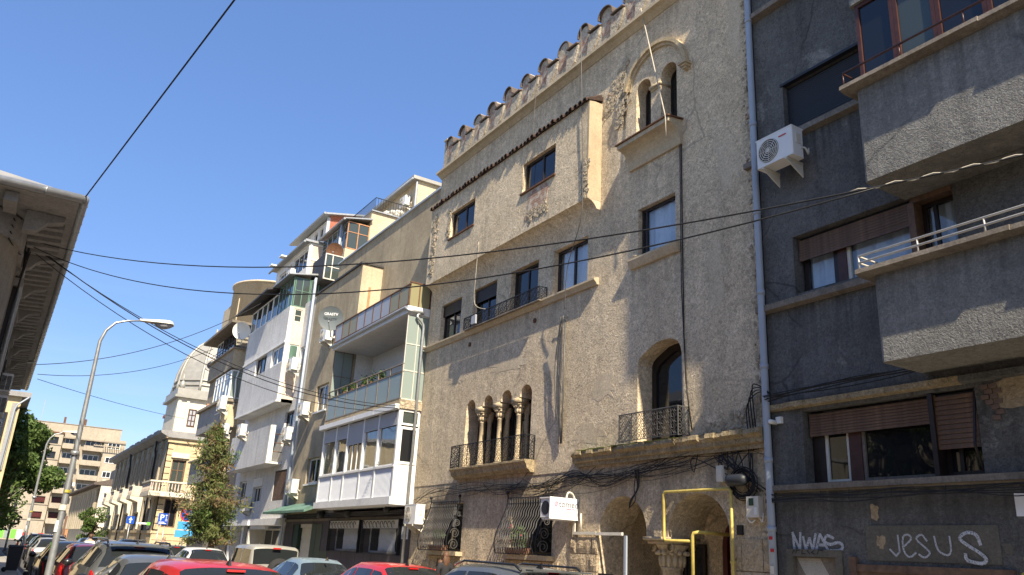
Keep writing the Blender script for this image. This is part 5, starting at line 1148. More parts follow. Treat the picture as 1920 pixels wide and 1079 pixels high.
for x in (-78.5,-84.5,-90.5,-96.5):
    MB().xprism([(Y0-1.0,4.72),(Y0-1.0,4.98),(Y0,4.98),(Y0,3.6),(Y0-.25,3.7),(Y0-.35,4.5)], x-1.2,x+1.2).build('street_balcony', 'E_white', E_); balustrade(E_, None, x-1.15, x+1.15, Y0-.9, 4.98)
    MB(TX(x+1.2)).box(Y0-.95,Y0,-.03,-.001,4.98,5.8).build('balcony_side', 'C_pink', E_)
# mansard strip and chimney
MB().add([(-99,Y0+.6,9.8),(-78,Y0+.6,9.8),(-78,Y0+1.6,11.2),(-99,Y0+1.6,11.2),(-99,Y0+8,9.8),(-78,Y0+8,9.8),(-78,Y0+8,11.2),(-99,Y0+8,11.2)], [(0,1,2,3),(4,7,6,5),(3,2,6,7),(0,3,7,4),(1,5,6,2)]).build('mansard', 'zinc', E_)
for i in range(5): window(E_, -97+i*3.8,-97+i*3.8+2.4,9.9,10.9,Y0+.5,(.33,.66),(),.1,.2,'wood_dark')
MB().box(-84,-82.6,Y0+1.5,Y0+3,10.8,12.6).build('chimney', 'D_lit', E_); MB().box(-84.15,-82.45,Y0+1.35,Y0+3.15,12.601,12.85).build('chimney_cap', 'brick', E_)
# tower and dome
tx0, tx1, ty0, ty1 = -80.5, -75.0, 12.0, 17.5
MB().box(tx0,tx1,ty0,ty1,9.8,13.4).build('tower', 'E_white', E_)
Tt = TX(tx1)
for y in (13.35,14.55,15.75): window(E_, y-.33, y+.33, 11.0, 12.5, -.06, (.5,), (.33,.66), .09, .07, 'wood_red', 'frost_w', Tt)
for y in (12.15,12.85,15.15,17.2): MB(Tt).box(y-.12,y+.12,-.1,-.001,10.2,13.2).build('tower_pilaster', 'E_white', E_)
MB().box(tx0-.35,tx1+.35,ty0-.35,ty1+.35,13.4,13.6).box(tx0-.2,tx1+.2,ty0-.2,ty1+.2,13.601,14.2).build('tower_cornice', 'zinc', E_)
dm = MB(); cx_, cyy = (tx0+tx1)/2, (ty0+ty1)/2; prof = [(3.0,14.2),(2.9,14.8),(2.85,15.2),(2.75,16.0),(2.5,16.9),(2.1,17.8),(1.5,18.6),(.9,19.1),(.5,19.3),(.5,19.7),(.2,19.9),(.08,20.6)]
vs = []; 
for (r, z) in prof:
    for k in range(8):
        a = math.pi/8+k*math.pi/4; vs.append((cx_+r*math.cos(a)*1.0, cyy+r*math.sin(a), z))
dm.add(vs, [(i*8+k,i*8+(k+1) % 8,(i+1)*8+(k+1) % 8,(i+1)*8+k) for i in range(len(prof)-1) for k in range(8)])
dome = dm.build('dome', 'zinc', E_)
for k in range(8):
    a = math.pi/8+k*math.pi/4; MB().tube([(cx_+(r+.04)*math.cos(a), cyy+(r+.04)*math.sin(a), z) for r, z in prof[:9]], .12, 6).build('rib', 'zinc', dome, True)
for z, r in ((14.75,2.98),(15.2,2.92)): MB().tube([(cx_+r*math.cos(math.pi/8+k*math.pi/4), cyy+r*math.sin(math.pi/8+k*math.pi/4), z) for k in range(8)], .09, 5, True).build('band', 'zinc', dome)
oy = cyy-.55
ox = cx_+2.45
MB(Tt).lathe([(.32,-.02),(.5,-.02),(.5,.25),(.32,.25)], (oy, tx1-ox-.1, 16.6), 16, 'y').build('oval_dormer', 'zinc', dome); MB(Tt).lathe([(0,0),(.33,0)], (oy, tx1-ox-.05, 16.6), 14, 'y').build('dormer_pane', 'glass', dome)
for s in (-1,1): MB().ell((tx1-.1+.0,cyy+s*2.6,14.5),(.25,.25,.4)).tube([(tx1-.1,cyy+s*2.6,14.5),(tx1-.1,cyy+s*2.6,15.5)], .08, 6).build('pinnacle', 'zinc', dome, True)
MB().tube([(-73.5,Y0-.3,9.3),(-73.5,Y0-.3,8.6),(-74.0,Y0-.12,8.2),(-74.0,Y0-.12,.3)], .08, 6).build('downpipe', 'charcoal', E_, True); MB().tube([(-88,Y0-.3,9.3),(-88.3,Y0-.12,8.2),(-88.3,Y0-.12,.3)], .08, 6).build('downpipe', 'charcoal', E_, True)

# ------------------------------------------------------------------ K: low house, F: far block, G2: left house
K = thing('low_grey_house', 'low grey stone-fronted house with dark tiled roof beside the far apartment block', 'house', (-140, 12, PZ))
kh = [rect(-125.5-i*3.2,-124.0-i*3.2,3.2,6.0) for i in range(11)]
MB().prism(rect(-165,-121,0,8.0), kh, 12, 12.5).build('wall', 'E_front', K)
for h in kh: window(K, h[0][0]+.02,h[1][0]-.02,3.22,5.98,12.3,(.5,),(.7,),.1,.08,'wood_dark')
for i in range(12): MB().lathe([(.3,2.4),(.26,7.0),(.42,7.5)], (-123-i*3.2,11.8,0), 10).build('column', 'E_front', K, True)
MB().box(-165,-121.01,12.5,24,0,7.9).build('body', 'D', K); MB().box(-121.0,-120.8,11.9,24,0,8.6).build('gable_wall', 'E_white', K)
MB().xprism([(11.0,7.9),(11.0,8.15),(18,10.2),(24,8.1),(24,7.9)], -166,-120.7).build('roof', 'tile_red', K)
MB().box(-128,-122,13.5,17,8.6,10.2).build('dormer', 'roofdark', K)
MB().box(-164,-158,11.6,12,0.3,4.5).build('timber_gate', 'rust_pale', K)
F = thing('far_apartment_block', 'pale tan seven-storey apartment block with maroon blinds closing the street', 'building', (-190, 10, PZ))
fx = -186.0; Tf = TX(fx)
rowz = [1.9+2.87*k for k in range(7)]
hl = []; hr = []
for z in rowz[1:]: hl.append(rect(7.2,9.0,z-.7+.0,z+.65)); 
for z in rowz[1:]: hl.append(rect(3.6,5.6,z-.7,z+.65)) if z > 16 else None
MB(Tf).prism(rect(2.7,9.7,0,20.5), hl, 0, .5).build('left_wing', 'F', F)
for r in hl:
    if r[0][1] > 12: window(F, r[0][0]+.02,r[1][0]-.02,r[0][1]+.02,r[2][1]-.02,.3,(.33,.66),(),.1,.08,'wood_dark',T=Tf)
    else: shutter(F, r[0][0]+.02,r[1][0]-.02,r[0][1]+.3,r[2][1]-.02,.2,'red_door',.16,Tf)
for i, z in enumerate(rowz[1:]):
    MB(Tf).box(2.7,9.75,-.12,-.002,z-.95,z-.8).build('string_course', 'D', F)
    MB(Tf).box(9.75,17.3,.9,1.0,z-1.3,z+1.55).build('recess_wall', 'F', F)
    for (a, b) in ((9.9,13.0),(13.6,17.2)):
        MB(Tf).box(a,b,-.9,.9,z-1.45,z-1.25).box(a,b,-.9,-.78,z-1.249,z-.45).build('balcony', 'F', F)
        if z < 10: shutter(F, a+.3,b-.4,z-.6,z+.75,.8,'red_door',.17,Tf)
        else: window(F, a+.3,b-.4,z-.9,z+.75,.8,(.33,.66),(),.1,.08,'white',T=Tf)
    if z > 11: window(F, 18.0,20.3,z-.6,z+.6,-.07,(.33,.66),(),.1,.1,'white',T=Tf)
MB(Tf).box(17.3,21.3,0,.6,0,20.4).build('right_wing', 'F', F); MB(Tf).box(2.7,21.3,1.0,14,0,20.4).build('body', 'F', F)
MB(Tf).prism(rect(3.4,20.2,20.4,22.6), [], 1.2, 12).build('attic', 'F', F); MB(Tf).box(3.3,20.3,1.1,1.25,22.6,22.75).build('attic_coping', 'D', F)
MB(Tf).box(2.6,9.9,-.2,1.0,20.5,20.75).build('roof_strip', 'rust', F); MB(Tf).box(9.75,21.3,-.25,.9,19.7,19.95).build('eave_band', 'D', F)
pg = MB(Tf)
for i in range(14): pg.box(15.4+i*.42,15.5+i*.42,-1.2,.2,18.9,19.05)
pg.box(15.3,21.3,-1.2,-1.1,18.75,18.9).build('pergola', 'F', F)
for y in (9.5,12.6,13.3): MB(Tf).box(y-.2,y+.2,3,3.5,22.6,24.2).build('flue', 'rust', F)
MB(Tf).box(13.1,13.5,-.6,.0,10.6,11.3).build('wall_unit', 'white', F)
MB(Tf).tube([(5.2,2,22.6),(5.2,2,27)], .06, 4).build('mast', 'galv', F)
MB(Tf).box(-6,22,-.6,-.3,0,1.4).build('low_wall', 'F', F)
for i, (y, mt) in enumerate(((3.0,'green_l'),(4.0,'frost'),(5.0,'green_l'),(6.0,'white_paint'),(7.0,'red'),(8.4,'greyink'),(9.6,'red'))): MB(Tf).box(y-.45,y+.45,-.62,-.605,.3,1.9 if i < 4 else 1.5).build('mural_panel', mt, F)

G2 = thing('cream_corner_house', 'narrow sunlit cream house end with white downpipe behind the eaves building', 'house', (-70, -4, PZ))
MB().box(-95,-58,-12,.35,0,9.4).build('wall', 'E', G2); MB().box(-95.3,-57.7,-12.3,.8,9.4,9.7).build('eave', 'G', G2); MB().box(-57.998,-57.9,-.1,.2,5,9.0).build('dark_strip', 'G', G2)
MB().tube([(-57.7,.7,9.4),(-57.8,.2,8.9),(-57.8,.1,8.6),(-57.9,.05,0)], .05, 6).build('downpipe', 'pipe', G2, True)
MB().box(-95,-64,.35,.9,0,8.6).build('bay', 'E_front', G2); window(G2, -.95, -.2, 6.2, 8.4, -.06, (.5,), (.6,), .08, .07, 'wood_dark', 'glass', TX(-58)); window(G2, -.95, -.2, 2.2, 4.6, -.06, (.5,), (.6,), .08, .07, 'wood_dark', 'glass', TX(-58))

# ------------------------------------------------------------------ G: left building with wide bracketed eaves
G = thing('bracketed_eaves_building', 'shaded building at the left with wide bracketed eaves, gutter and rounded corner', 'building', (-30, -5, PZ))
gz = 7.9; gx0, gx1 = -44.2, -17.35; gyw = -.62; gxw = -18.4
rc = 1.3
pf = [(gx0+.6,-14),(gx0+.6,gyw),(gxw-rc,gyw)] + [(gxw-rc+rc*math.sin(math.radians(t)), gyw-rc+rc*math.cos(math.radians(t))) for t in range(10,91,10)] + [(gxw,-14)]
MB().zprism(pf, 0, gz-.55).build('wall', 'G_wall', G)
pf2 = [(gx0+.5,-14),(gx0+.5,gyw+.08),(gxw-rc,gyw+.08)] + [(gxw-rc+(rc+.08)*math.sin(math.radians(t)), gyw-rc+(rc+.08)*math.cos(math.radians(t))) for t in range(10,91,10)] + [(gxw+.08,-14)]
MB().zprism(pf2, gz-.55, gz-.05).build('frieze', 'G', G)
for z0 in (5.35,4.2): MB().zprism([(p[0]+(.05 if p[0] > gxw-.2 else 0), p[1]+.04) for p in pf], z0, z0+.14).build('string_course', 'G', G)
MB().box(gx0,gx1-.05,-14,.26,gz,gz+.1).build('eave_soffit', 'G', G)
brk = None
for i in range(52):
    x = gxw-.2-i*.49; big = (i % 6 == 0)
    if big:
        MB().xprism([(gyw,gz-.45),(gyw,gz-.01),(.1,gz-.01),(.08,gz-.12),(-.2,gz-.2),(-.38,gz-.42)], x-.13,x+.13).build('console', 'G', G)
    elif brk is None: bx_ = x; brk = MB().xprism([(gyw+.09,gz-.16),(gyw+.09,gz-.01),(.12,gz-.01),(.12,gz-.12)], x-.1,x+.1).build('modillion', 'G', G)
    else: inst(brk, G, (x-bx_,0,0))
    if i % 1 == 0 and not big and i < 40: pass
for i in range(8):
    y = -.9-i*.75
    MB(TX(0)).xprism([], 0, 0) if False else MB().box(gxw-.0,gx1-.25,y-.12,y+.12,gz-.2,gz-.012).build('modillion', 'G', G)
gu = MB().tube([(gx0-.05,.33,gz+.06),(gx1+.08,.33,gz+.06)], .085, 10).tube([(gx1+.06,.36,gz+.06),(gx1+.06,-14,gz+.06)], .085, 10)
for i in range(46): gu.lathe([(.085,-.012),(.096,-.012),(.096,.012),(.085,.012)], (gx1-.3-i*.58,.33,gz+.06), 10, 'x')
for i in range(8): gu.lathe([(.085,-.012),(.096,-.012),(.096,.012),(.085,.012)], (gx1+.06,-.35-i*.9,gz+.06), 10, 'y')
gu.build('gutter', 'galv', G, True)
MB().add([(gx0,.3,gz+.12),(gx1,.3,gz+.12),(gx1-5,-6,gz+2.6),(gx0+5,-6,gz+2.6),(gx1,-14,gz+.12),(gx0,-14,gz+.12)], [(0,1,2,3),(1,4,2),(3,2,4,5),(0,3,5)]).build('roof', 'zinc', G)
for x in (-21.6,-36.2): MB().tube([(x,.3,gz-.02),(x-.15,-.2,gz-.12),(x-.3,gyw+.12,gz-.35),(x-.35,gyw+.16,gz-1.0),(x-.35,gyw+.16,0)], .055, 8).build('downpipe', 'galv', G, True)
for i in range(6):
    x = -22.5-i*3.4
    window(G, x-.55,x+.55,5.6,7.1,gyw-.0,(.5,),(.7,),.07,.1,'wood_dark'); MB().box(x-.7,x+.7,gyw,gyw+.2,7.12,7.3).build('window_hood', 'G', G)

# the house across the side street, behind the photographer: seen only mirrored in window glass
O_ = thing('opposite_house', 'grey stuccoed house behind the photographer, mirrored in the window panes', 'house', (2,-8,PZ))
oh = [rect(-8.4+i*2.6,-7.2+i*2.6,z,z+1.7) for i in range(8) for z in (1.4,5.0)]
MB(Matrix.Rotation(math.pi,4,'Z') @ Matrix.Translation((-2.5,3.0,0))).prism(rect(-9,13,0,8.4), oh, -.3, 0).build('wall', 'G_wall', O_)
MB().box(-10.5,11.5,-15,-3.5,0,8.3).build('body', 'G', O_)
MB().box(-10.9,11.9,-15.3,-2.2,8.4,8.8).build('cornice', 'E_white', O_)
MB().add([(-10.9,-2.2,8.8),(11.9,-2.2,8.8),(8,-8,11.2),(-7,-8,11.2),(11.9,-15,8.8),(-10.9,-15,8.8)], [(0,1,2,3),(1,4,2),(3,2,4,5),(0,3,5)]).build('roof', 'zinc', O_)
# ------------------------------------------------------------------ AC units (front faces -y, w along x), dishes
def make_ac(w=.80, h=.55, d=.30, name='air_conditioner', mat='white', fan=-.12):
    o = bpy.data.objects.new(name, None); COL.objects.link(o); W[o.name] = Vector((0,0,0))
    b = .02
    m = MB().zprism([(-w/2+b,-d/2),(w/2-b,-d/2),(w/2,-d/2+b),(w/2,d/2-b),(w/2-b,d/2),(-w/2+b,d/2),(-w/2,d/2-b),(-w/2,-d/2+b)], 0, h); m.box(-w/2-.006,w/2+.006,-d/2-.006,d/2+.006,h,h+.02)
    m.build('casing', mat, o)
    MB().lathe([(0,-.006),(h*.41,-.006),(h*.41,-.001)], (fan*w/.8,-d/2,h*.5), 24, 'y').build('fan_recess', 'charcoal', o)
    g = MB()
    for r in (.06,.1,.14,.18,.215): g.lathe([(r*h/.55-.006,-.016),(r*h/.55+.006,-.016),(r*h/.55+.006,-.008),(r*h/.55-.006,-.008)], (fan*w/.8,-d/2,h*.5), 24, 'y')
    for k in range(8): a = k*math.pi/4; g.tube([(fan*w/.8,-d/2-.012,h*.5),(fan*w/.8+.22*h/.55*math.cos(a),-d/2-.012,h*.5+.22*h/.55*math.sin(a))], .005, 3)
    g.build('fan_grille', 'ivory', o); MB().lathe([(0,-.02),(.04,-.02),(.04,-.01)], (fan*w/.8,-d/2,h*.5), 12, 'y').build('hub', 'ivory', o)
    for s in (-1,1): MB().box(s*w*.32-.018,s*w*.32+.018,-d/2-.02,d/2+.12,-.05,-.004).add([(s*w*.32-.01,-d/2,-.05),(s*w*.32-.01,d/2+.12,-.05),(s*w*.32-.01,d/2+.12,-.28),(s*w*.32+.01,-d/2,-.05),(s*w*.32+.01,d/2+.12,-.05),(s*w*.32+.01,d/2+.12,-.28)], [(0,1,2),(3,5,4),(0,3,4,1),(1,4,5,2),(2,5,3,0)]).build('bracket', 'ivory', o)
    MB().tube(smoothpts([(w/2-.01,d/2-.06,h*.35),(w/2+.06,d/2-.04,h*.3),(w/2+.05,d/2+.05,h*.15),(w/2+.02,d/2+.1,h*.4)], 3), .016, 5).build('pipework', 'ivory', o, True)
    MB().box(w/2-.0,w/2+.012,-.05,.07,h*.45,h*.8).build('side_grip', 'ivory', o)
    return o
ac0 = make_ac()
acs = [((-8.64,10.62,8.50), 0, 'white AC unit with round ringed fan beside the charcoal shutter on the sooty block'),
 ((-22.78,10.78,2.42), 0, 'white AC unit at the street corner of the battlement house above the left grille'),
 ((-33.2,10.78,10.05), 0, 'white AC unit under the dish-side window of the beige block'),
 ((-35.0,10.78,7.05), 0, 'white AC unit on the beige block beside its middle window'),
 ((-35.1,10.78,3.75), 0, 'white AC unit just above the green awning'),
 ((-36.9,10.78,6.15), 0, 'white AC unit at the end of the white block open balcony'),
 ((-37.0,10.6,9.35), 0, 'white AC unit below the green blind of the white block'),
 ((-42.3,10.02,6.75), 0, 'small AC unit on the balcony parapet of the white block'),
 ((-42.3,10.78,3.15), 0, 'AC unit under the small window at the lowest storey of the white block'),
 ((-43.4,11.62,15.75), 0, 'white AC unit under the rooftop windows of the white block'),
 ((-40.3,16.7,20.6), 0, 'white AC unit on the penthouse at the very top'),
 ((-47.8,10.0,8.75), 0, 'cream AC unit with big fan at the corner of the round tower block'),
 ((-47.8,10.4,7.4), 0, 'AC unit hanging lower under the round tower block balcony')]
for i, (loc, rz, lab) in enumerate(acs):
    o = ac0 if i == 0 else copy_tree(ac0)
    o.location = loc; W[o.name] = Vector(loc); tag(o, lab, 'air conditioner', 'air conditioners on the facades')
    if i in (11,): o.scale = (1.15,1.15,1.3)
MB().box(-8.52,-8.36,10.458,10.466,8.93,8.95).build('maker_stripe', 'red', ac0)
# left building units: facing the street (+y)
for i, (x, z) in enumerate(((-30.4,5.75),(-30.4,5.05),(-30.4,4.3))):
    o = copy_tree(ac0); o.location = (x, -.36, z); o.rotation_euler = (0,0,math.pi); W[o.name] = Vector((x,-.36,z))
    tag(o, 'grey AC unit under the left eaves, '+['topmost','middle','lowest'][i]+' of the column', 'air conditioner', 'air conditioners on the facades')
    g = MB()
    for k in range(12): g.box(.405,.425,-.14,-.01,.05+k*.038,.07+k*.038); g.box(.405,.425,.01,.14,.05+k*.038,.07+k*.038)
    for k in range(12): g.box(-.425,-.405,-.14,-.01,.05+k*.038,.07+k*.038); g.box(-.425,-.405,.01,.14,.05+k*.038,.07+k*.038)
    gg = g.build('louvre', 'charcoal', None, stuff=True); gg.parent = o
# clinic unit: a cabinet turned side-on carrying a printed sign
oc = thing('clinic_air_conditioner', 'white AC cabinet with otomed sign jutting over the second grille', 'air conditioner', (-15.1,10.6,2.45))
MB().box(-15.32,-14.93,10.28,10.98,2.5,2.9).box(-15.34,-14.91,10.26,11,2.901,2.925).build('casing', 'white', oc)
MB().lathe([(0,-.006),(.15,-.006),(.15,0)], (-15.13,10.28,2.7), 20, 'y').build('fan_recess', 'charcoal', oc); MB().box(-15.3,-14.95,10.3,10.99,2.46,2.495).build('bracket', 'white', oc)
MB().box(-14.928,-14.90,10.24,11.0,2.47,2.93).build('sign_panel', 'white_paint', oc)
M['ink_dk'] = simple('dark_grey_print', (.16,.16,.18), .5)
text_mb('tomed', .2, TT(-14.894,10.47,2.73,'+x'), .002).build('sign_lettering', 'ink_dk', oc)
MB().lathe([(.035,-.002),(.05,-.002),(.05,.002),(.035,.002)], (-14.896,10.40,2.79), 18, 'x').lathe([(.012,-.002),(.022,-.002),(.022,.002),(.012,.002)], (-14.896,10.40,2.79), 12, 'x').box(-14.898,-14.894,10.392,10.408,2.70,2.74).build('sign_emblem', 'pink', oc)
text_mb('medical center', .045, TT(-14.894,10.66,2.685,'+x'), .002).build('sign_subtitle', 'pink', oc)
ln = MB()
for k in range(4): ln.box(-14.898,-14.894,10.66,10.66+[.2,.24,.12,.14][k],2.63-k*.028,2.638-k*.028)
ln.build('sign_text_lines', 'greyink', oc)
MB().tube(smoothpts([(-14.95,10.7,2.92),(-14.95,10.75,3.05),(-14.95,10.88,3.02),(-14.95,10.95,2.85)],4), .022, 6).build('hose', 'ivory', oc, True)
for (nm, loc, r, mt, lab, az) in (('satellite_dish', (-30.9,10.15,10.45), .50, 'charcoal2', 'large grey satellite dish standing on the terrace railing corner', 205), ('satellite_dish', (-37.3,12.0,15.75), .42, 'rust', 'rusty brown satellite dish in front of the rooftop veranda', 205), ('satellite_dish', (-46.3,10.1,13.1), .5, 'white', 'white satellite dish at the left end of the white block roof', 205)):
    if mt == 'charcoal2' and 'charcoal2' not in M: M['charcoal2'] = simple('dish_grey', (.13,.15,.155), .5, 0, .06, 3)
    o = thing(nm, lab, 'satellite dish', loc, 'satellite dishes')
    T = Matrix.Translation(loc) @ Matrix.Rotation(math.radians(62), 4, 'Z') @ Matrix.Rotation(math.radians(12), 4, 'X')
    def dish(rr, off): return [(rr*math.sin(t*math.pi/2/8), off+rr*.18*(math.sin(t*math.pi/2/8))**2*-1) for t in range(9)]
    MB(T).lathe(dish(r,.0), (0,0,0), 28, 'y').lathe([(p[0], p[1]+.012) for p in dish(r,.0)], (0,0,0), 28, 'y').build('reflector', mt, o, True)
    MB(T).tube([(0,-.18,-r*.98),(0,-.55,-r*.35)], .014, 5).ell((0,-.55,-r*.33),(.04,.06,.04)).build('feed_arm', 'galv', o, True)
    MB(T).tube([(0,.05,0),(0,.2,-.1),(0,.2,-r-.25)], .025, 6).build('mount', 'galv', o)
    if mt == 'charcoal2': text_mb('GRASTV', .15, T @ Matrix(((1,0,0,-.27),(0,0,-1,-.13),(0,1,0,.12),(0,0,0,1))), .003, True).build('lettering', 'white_paint', o)

# ------------------------------------------------------------------ cars (built heading -x, origin on the road)
def paint(name, c, metal=.5): return simple(name, c, .38, metal*.4, .08, 3, 0, .35, .6)
M['p_red'] = paint('red_car_paint', (.42,.018,.015), .15); M['p_grey'] = paint('graphite_car_paint', (.095,.10,.10), .5); M['p_black'] = paint('black_car_paint', (.012,.012,.014), .4)
M['p_blue'] = paint('pale_blue_car_paint', (.19,.255,.29), .5); M['p_white'] = paint('white_car_paint', (.66,.66,.64), 0); M['p_silver'] = paint('silver_car_paint', (.36,.36,.36), .7); M['p_beige'] = paint('putty_car_paint', (.26,.25,.22), .1); M['p_dkred'] = paint('dark_red_car_paint', (.16,.012,.014), .4)
M['tyre'] = simple('tyre_rubber', (.02,.02,.02), .85); M['rim'] = simple('alloy', (.45,.45,.46), .35, .8); M['lens'] = simple('red_lens', (.45,.012,.012), .15, 0, .1, 6, 0, .6, 1.0); M['carglass'] = glass('car_glass', (1,1,1), (.018,.021,.022), 1.36, .02)
CARS = {
 'hatch': dict(L=4.2, W=.88, prof=[(0,.55),(.005,.80),(.015,.93),(.035,1.02),(.10,1.33),(.15,1.43),(.30,1.475),(.50,1.475),(.58,1.40),(.74,1.02),(.80,.96),(.95,.80),(.985,.70),(1,.5)], rg=(3,5), ws=(8,9), belt=.96, sg=(.10,.72), roofw=.60),
 'suv': dict(L=4.5, W=.92, prof=[(0,.6),(.004,.95),(.012,1.06),(.03,1.12),(.085,1.42),(.13,1.54),(.30,1.60),(.50,1.59),(.58,1.52),(.72,1.13),(.78,1.07),(.95,.95),(.985,.8),(1,.55)], rg=(3,5), ws=(8,9), belt=1.06, sg=(.09,.70), roofw=.64, rails=True),
 'sedan': dict(L=4.5, W=.88, prof=[(0,.5),(.005,.78),(.012,.96),(.12,1.03),(.17,1.10),(.27,1.37),(.33,1.43),(.50,1.44),(.58,1.37),(.74,1.0),(.80,.94),(.95,.80),(.985,.70),(1,.5)], rg=(3,5), ws=(8,9), belt=.95, sg=(.22,.72), roofw=.58),
 'jeep': dict(L=3.7, W=.80, prof=[(0,.5),(.004,.9),(.008,1.05),(.012,1.12),(.022,1.62),(.04,1.68),(.30,1.71),(.52,1.70),(.56,1.66),(.63,1.12),(.66,1.08),(.96,1.02),(.985,.9),(1,.6)], rg=(3,4), ws=(8,9), belt=1.08, sg=(.04,.60), roofw=.70, spare=True),
}
def make_car(kind, col):
    c = CARS[kind]; Lc, Wc = c['L'], c['W']; prof = c['prof']
    root = bpy.data.objects.new('car', None); COL.objects.link(root); W[root.name] = Vector((0,0,0))
    zs = .22
    def ctl(i):
        u, zt = prof[i]; x = Lc/2-u*Lc
        tap = 1-.10*max(0,(.08-u)/.08)**2-.16*max(0,(u-.86)/.14)**2
        w_ = Wc*tap; zb = min(c['belt'], zt-.035); wb = w_*.965
        cab = max(0, min(1, (zt-zb)/(.40)))
        wr = wb*.93+(c['roofw']-wb*.93)*cab
        return [(x,w_*.93,zs),(x,w_,zs+.13),(x,w_*1.0,zs+(zb-zs)*.62),(x,wb,zb),(x,wr,zt-.05*cab-.012),(x,wr-.10*max(cab,.5),zt-.008),(x,wr*.4,zt+.012),(x,0,zt+.015)]
    rows = [ctl(i) for i in range(len(prof))]
    nr, nc = len(rows), 8
    def P(i, j):   # bilinear on control grid
        i = max(0, min(nr-1.0001, i)); j = max(0, min(nc-1.0001, j)); a, b = int(i), int(j); f, g_ = i-a, j-b
        p = [rows[a][b], rows[a][b+1], rows[a+1][b], rows[a+1][b+1]]
        return Vector([p[0][k]*(1-f)*(1-g_)+p[1][k]*(1-f)*g_+p[2][k]*f*(1-g_)+p[3][k]*f*g_ for k in range(3)])
    body = MB(); vs = []
    full = [r + [(x,-y,z) for (x,y,z) in reversed(r[:-1])] for r in rows]; m_ = len(full[0])
    for r in full: vs += r
    body.add(vs, [(i*m_+j,(i+1)*m_+j,(i+1)*m_+j+1,i*m_+j+1) for i in range(nr-1) for j in range(m_-1)] + [tuple(range(m_)), tuple(range((nr-1)*m_+m_-1,(nr-1)*m_-1,-1))])
    bo = body.build('body', col, root, True)
    def patch(name, mat, i0, i1, j0, j1, off=.006, ni=6, nj=6, mirror=False, par=None, side=1):
        def fn(u, v):
            i, j = i0+(i1-i0)*u, j0+(j1-j0)*v
            sg_ = 1
            if mirror and v < .5: j = j0+(j1-j0)*(2*v); sg_ = 1
            elif mirror: j = j0+(j1-j0)*(2-2*v); sg_ = -1
            p = P(i, j); du = P(i+.05, j)-P(i-.05, j); dv = P(i, j+.05)-P(i, j-.05); n_ = du.cross(dv)
            if n_.length < 1e-9: n_ = Vector((0,0,1))
            n_.normalize()
            if n_.dot(p-Vector((p.x,0,.6))) < 0: n_ = -n_
            p = p+n_*off
            return (p.x, p.y*sg_*side, p.z)
        return MB().grid(fn, ni, nj*2 if mirror else nj).build(name, mat, par or root, True)
    def at(u):
        for i in range(nr-1):
            if prof[i][0] <= u <= prof[i+1][0]: return i+(u-prof[i][0])/(prof[i+1][0]-prof[i][0])
        return nr-1.01
    a, b = c['rg']; patch('rear_window', 'carglass', a+.08, b-.15 if kind != 'jeep' else b-.05, 4.35, 7, .008, 6, 5, True)
    a, b = c['ws']; patch('windscreen', 'carglass', a+.05, b-.03, 4.25, 7, .008, 6, 5, True)
    s0, s1 = c['sg']; cuts = [s0+.02, s0+(s1-s0)*.22, s0+(s1-s0)*.24, s0+(s1-s0)*.56, s0+(s1-s0)*.585, s1-.1] if kind != 'jeep' else [.05,.28,.31,.56]
    for sd_ in (1,-1):
        for k in range(0, len(cuts), 2): patch('side_window', 'carglass', at(cuts[k]), at(cuts[k+1]), 3.12, 3.88, .008, 4, 3, side=sd_)
        patch('tail_light', 'lens', .2, at(.035), 2.55, 3.1 if kind != 'jeep' else 2.8, .012, 5, 4, side=sd_)
        patch('head_light', 'rim', nr-3.0, nr-2.1, 2.4, 3.2, .012, 4, 4, side=sd_)
        mr = MB().ell((Lc/2-.66*Lc, sd_*(Wc+.1), c['belt']+.06), (.07,.11,.075), 10, 7); mr.build('mirror', 'p_black', root, True)
        for ux in (.19,.81):
            cx_ = Lc/2-ux*Lc; R = .32 if kind != 'jeep' else .36
            wh = MB().lathe([(R*.62,-.10),(R*.95,-.10),(R,-.06),(R,.06),(R*.95,.10),(R*.62,.10)], (cx_,sd_*(Wc-.09),R), 20, 'y').build('wheel', 'tyre', root, True)
            MB().lathe([(0,.06),(R*.3,.075),(R*.62,.095),(R*.62,-.09)], (cx_,sd_*(Wc-.09) if sd_ > 0 else sd_*(Wc-.09),R), 14, 'y').lathe([(0,-.06),(R*.3,-.075),(R*.62,-.095)], (cx_,sd_*(Wc-.09),R), 14, 'y').build('rim', 'rim', wh, True)
            MB().lathe([(R*1.18,-.004),(R*.9,.006),(R*1.18,.012)], (cx_,sd_*(Wc+.0),R+.01), 20, 'y').build('wheel_arch', 'tyre', root, True)
    zr = max(p[1] for p in prof)
    fin_x = Lc/2-.2*Lc if kind != 'jeep' else Lc/2-.5*Lc
    MB().add([(fin_x+.08,.02,zr-.03),(fin_x-.1,.02,zr-.03),(fin_x+.05,0,zr+.07),(fin_x+.08,-.02,zr-.03),(fin_x-.1,-.02,zr-.03)], [(0,1,2),(3,2,4),(0,2,3),(1,4,2)]).build('antenna', 'p_black', root)
    pz = .62 if kind == 'sedan' else .78
    MB().box(Lc/2-.01,Lc/2+.012,-.26,.26,pz-.06,pz+.055).build('number_plate', 'white_paint', root)
    MB().box(Lc/2-.12*Lc-.02,Lc/2-.115*Lc+.02,-.1,.1,zr-.075,zr-.05).build('brake_light', 'lens', root) if kind in ('hatch','suv') else None
    MB().box(Lc/2-.03,Lc/2+.035,-Wc*.9,Wc*.9,.3,.52).build('bumper', col if kind != 'jeep' else 'p_black', root)
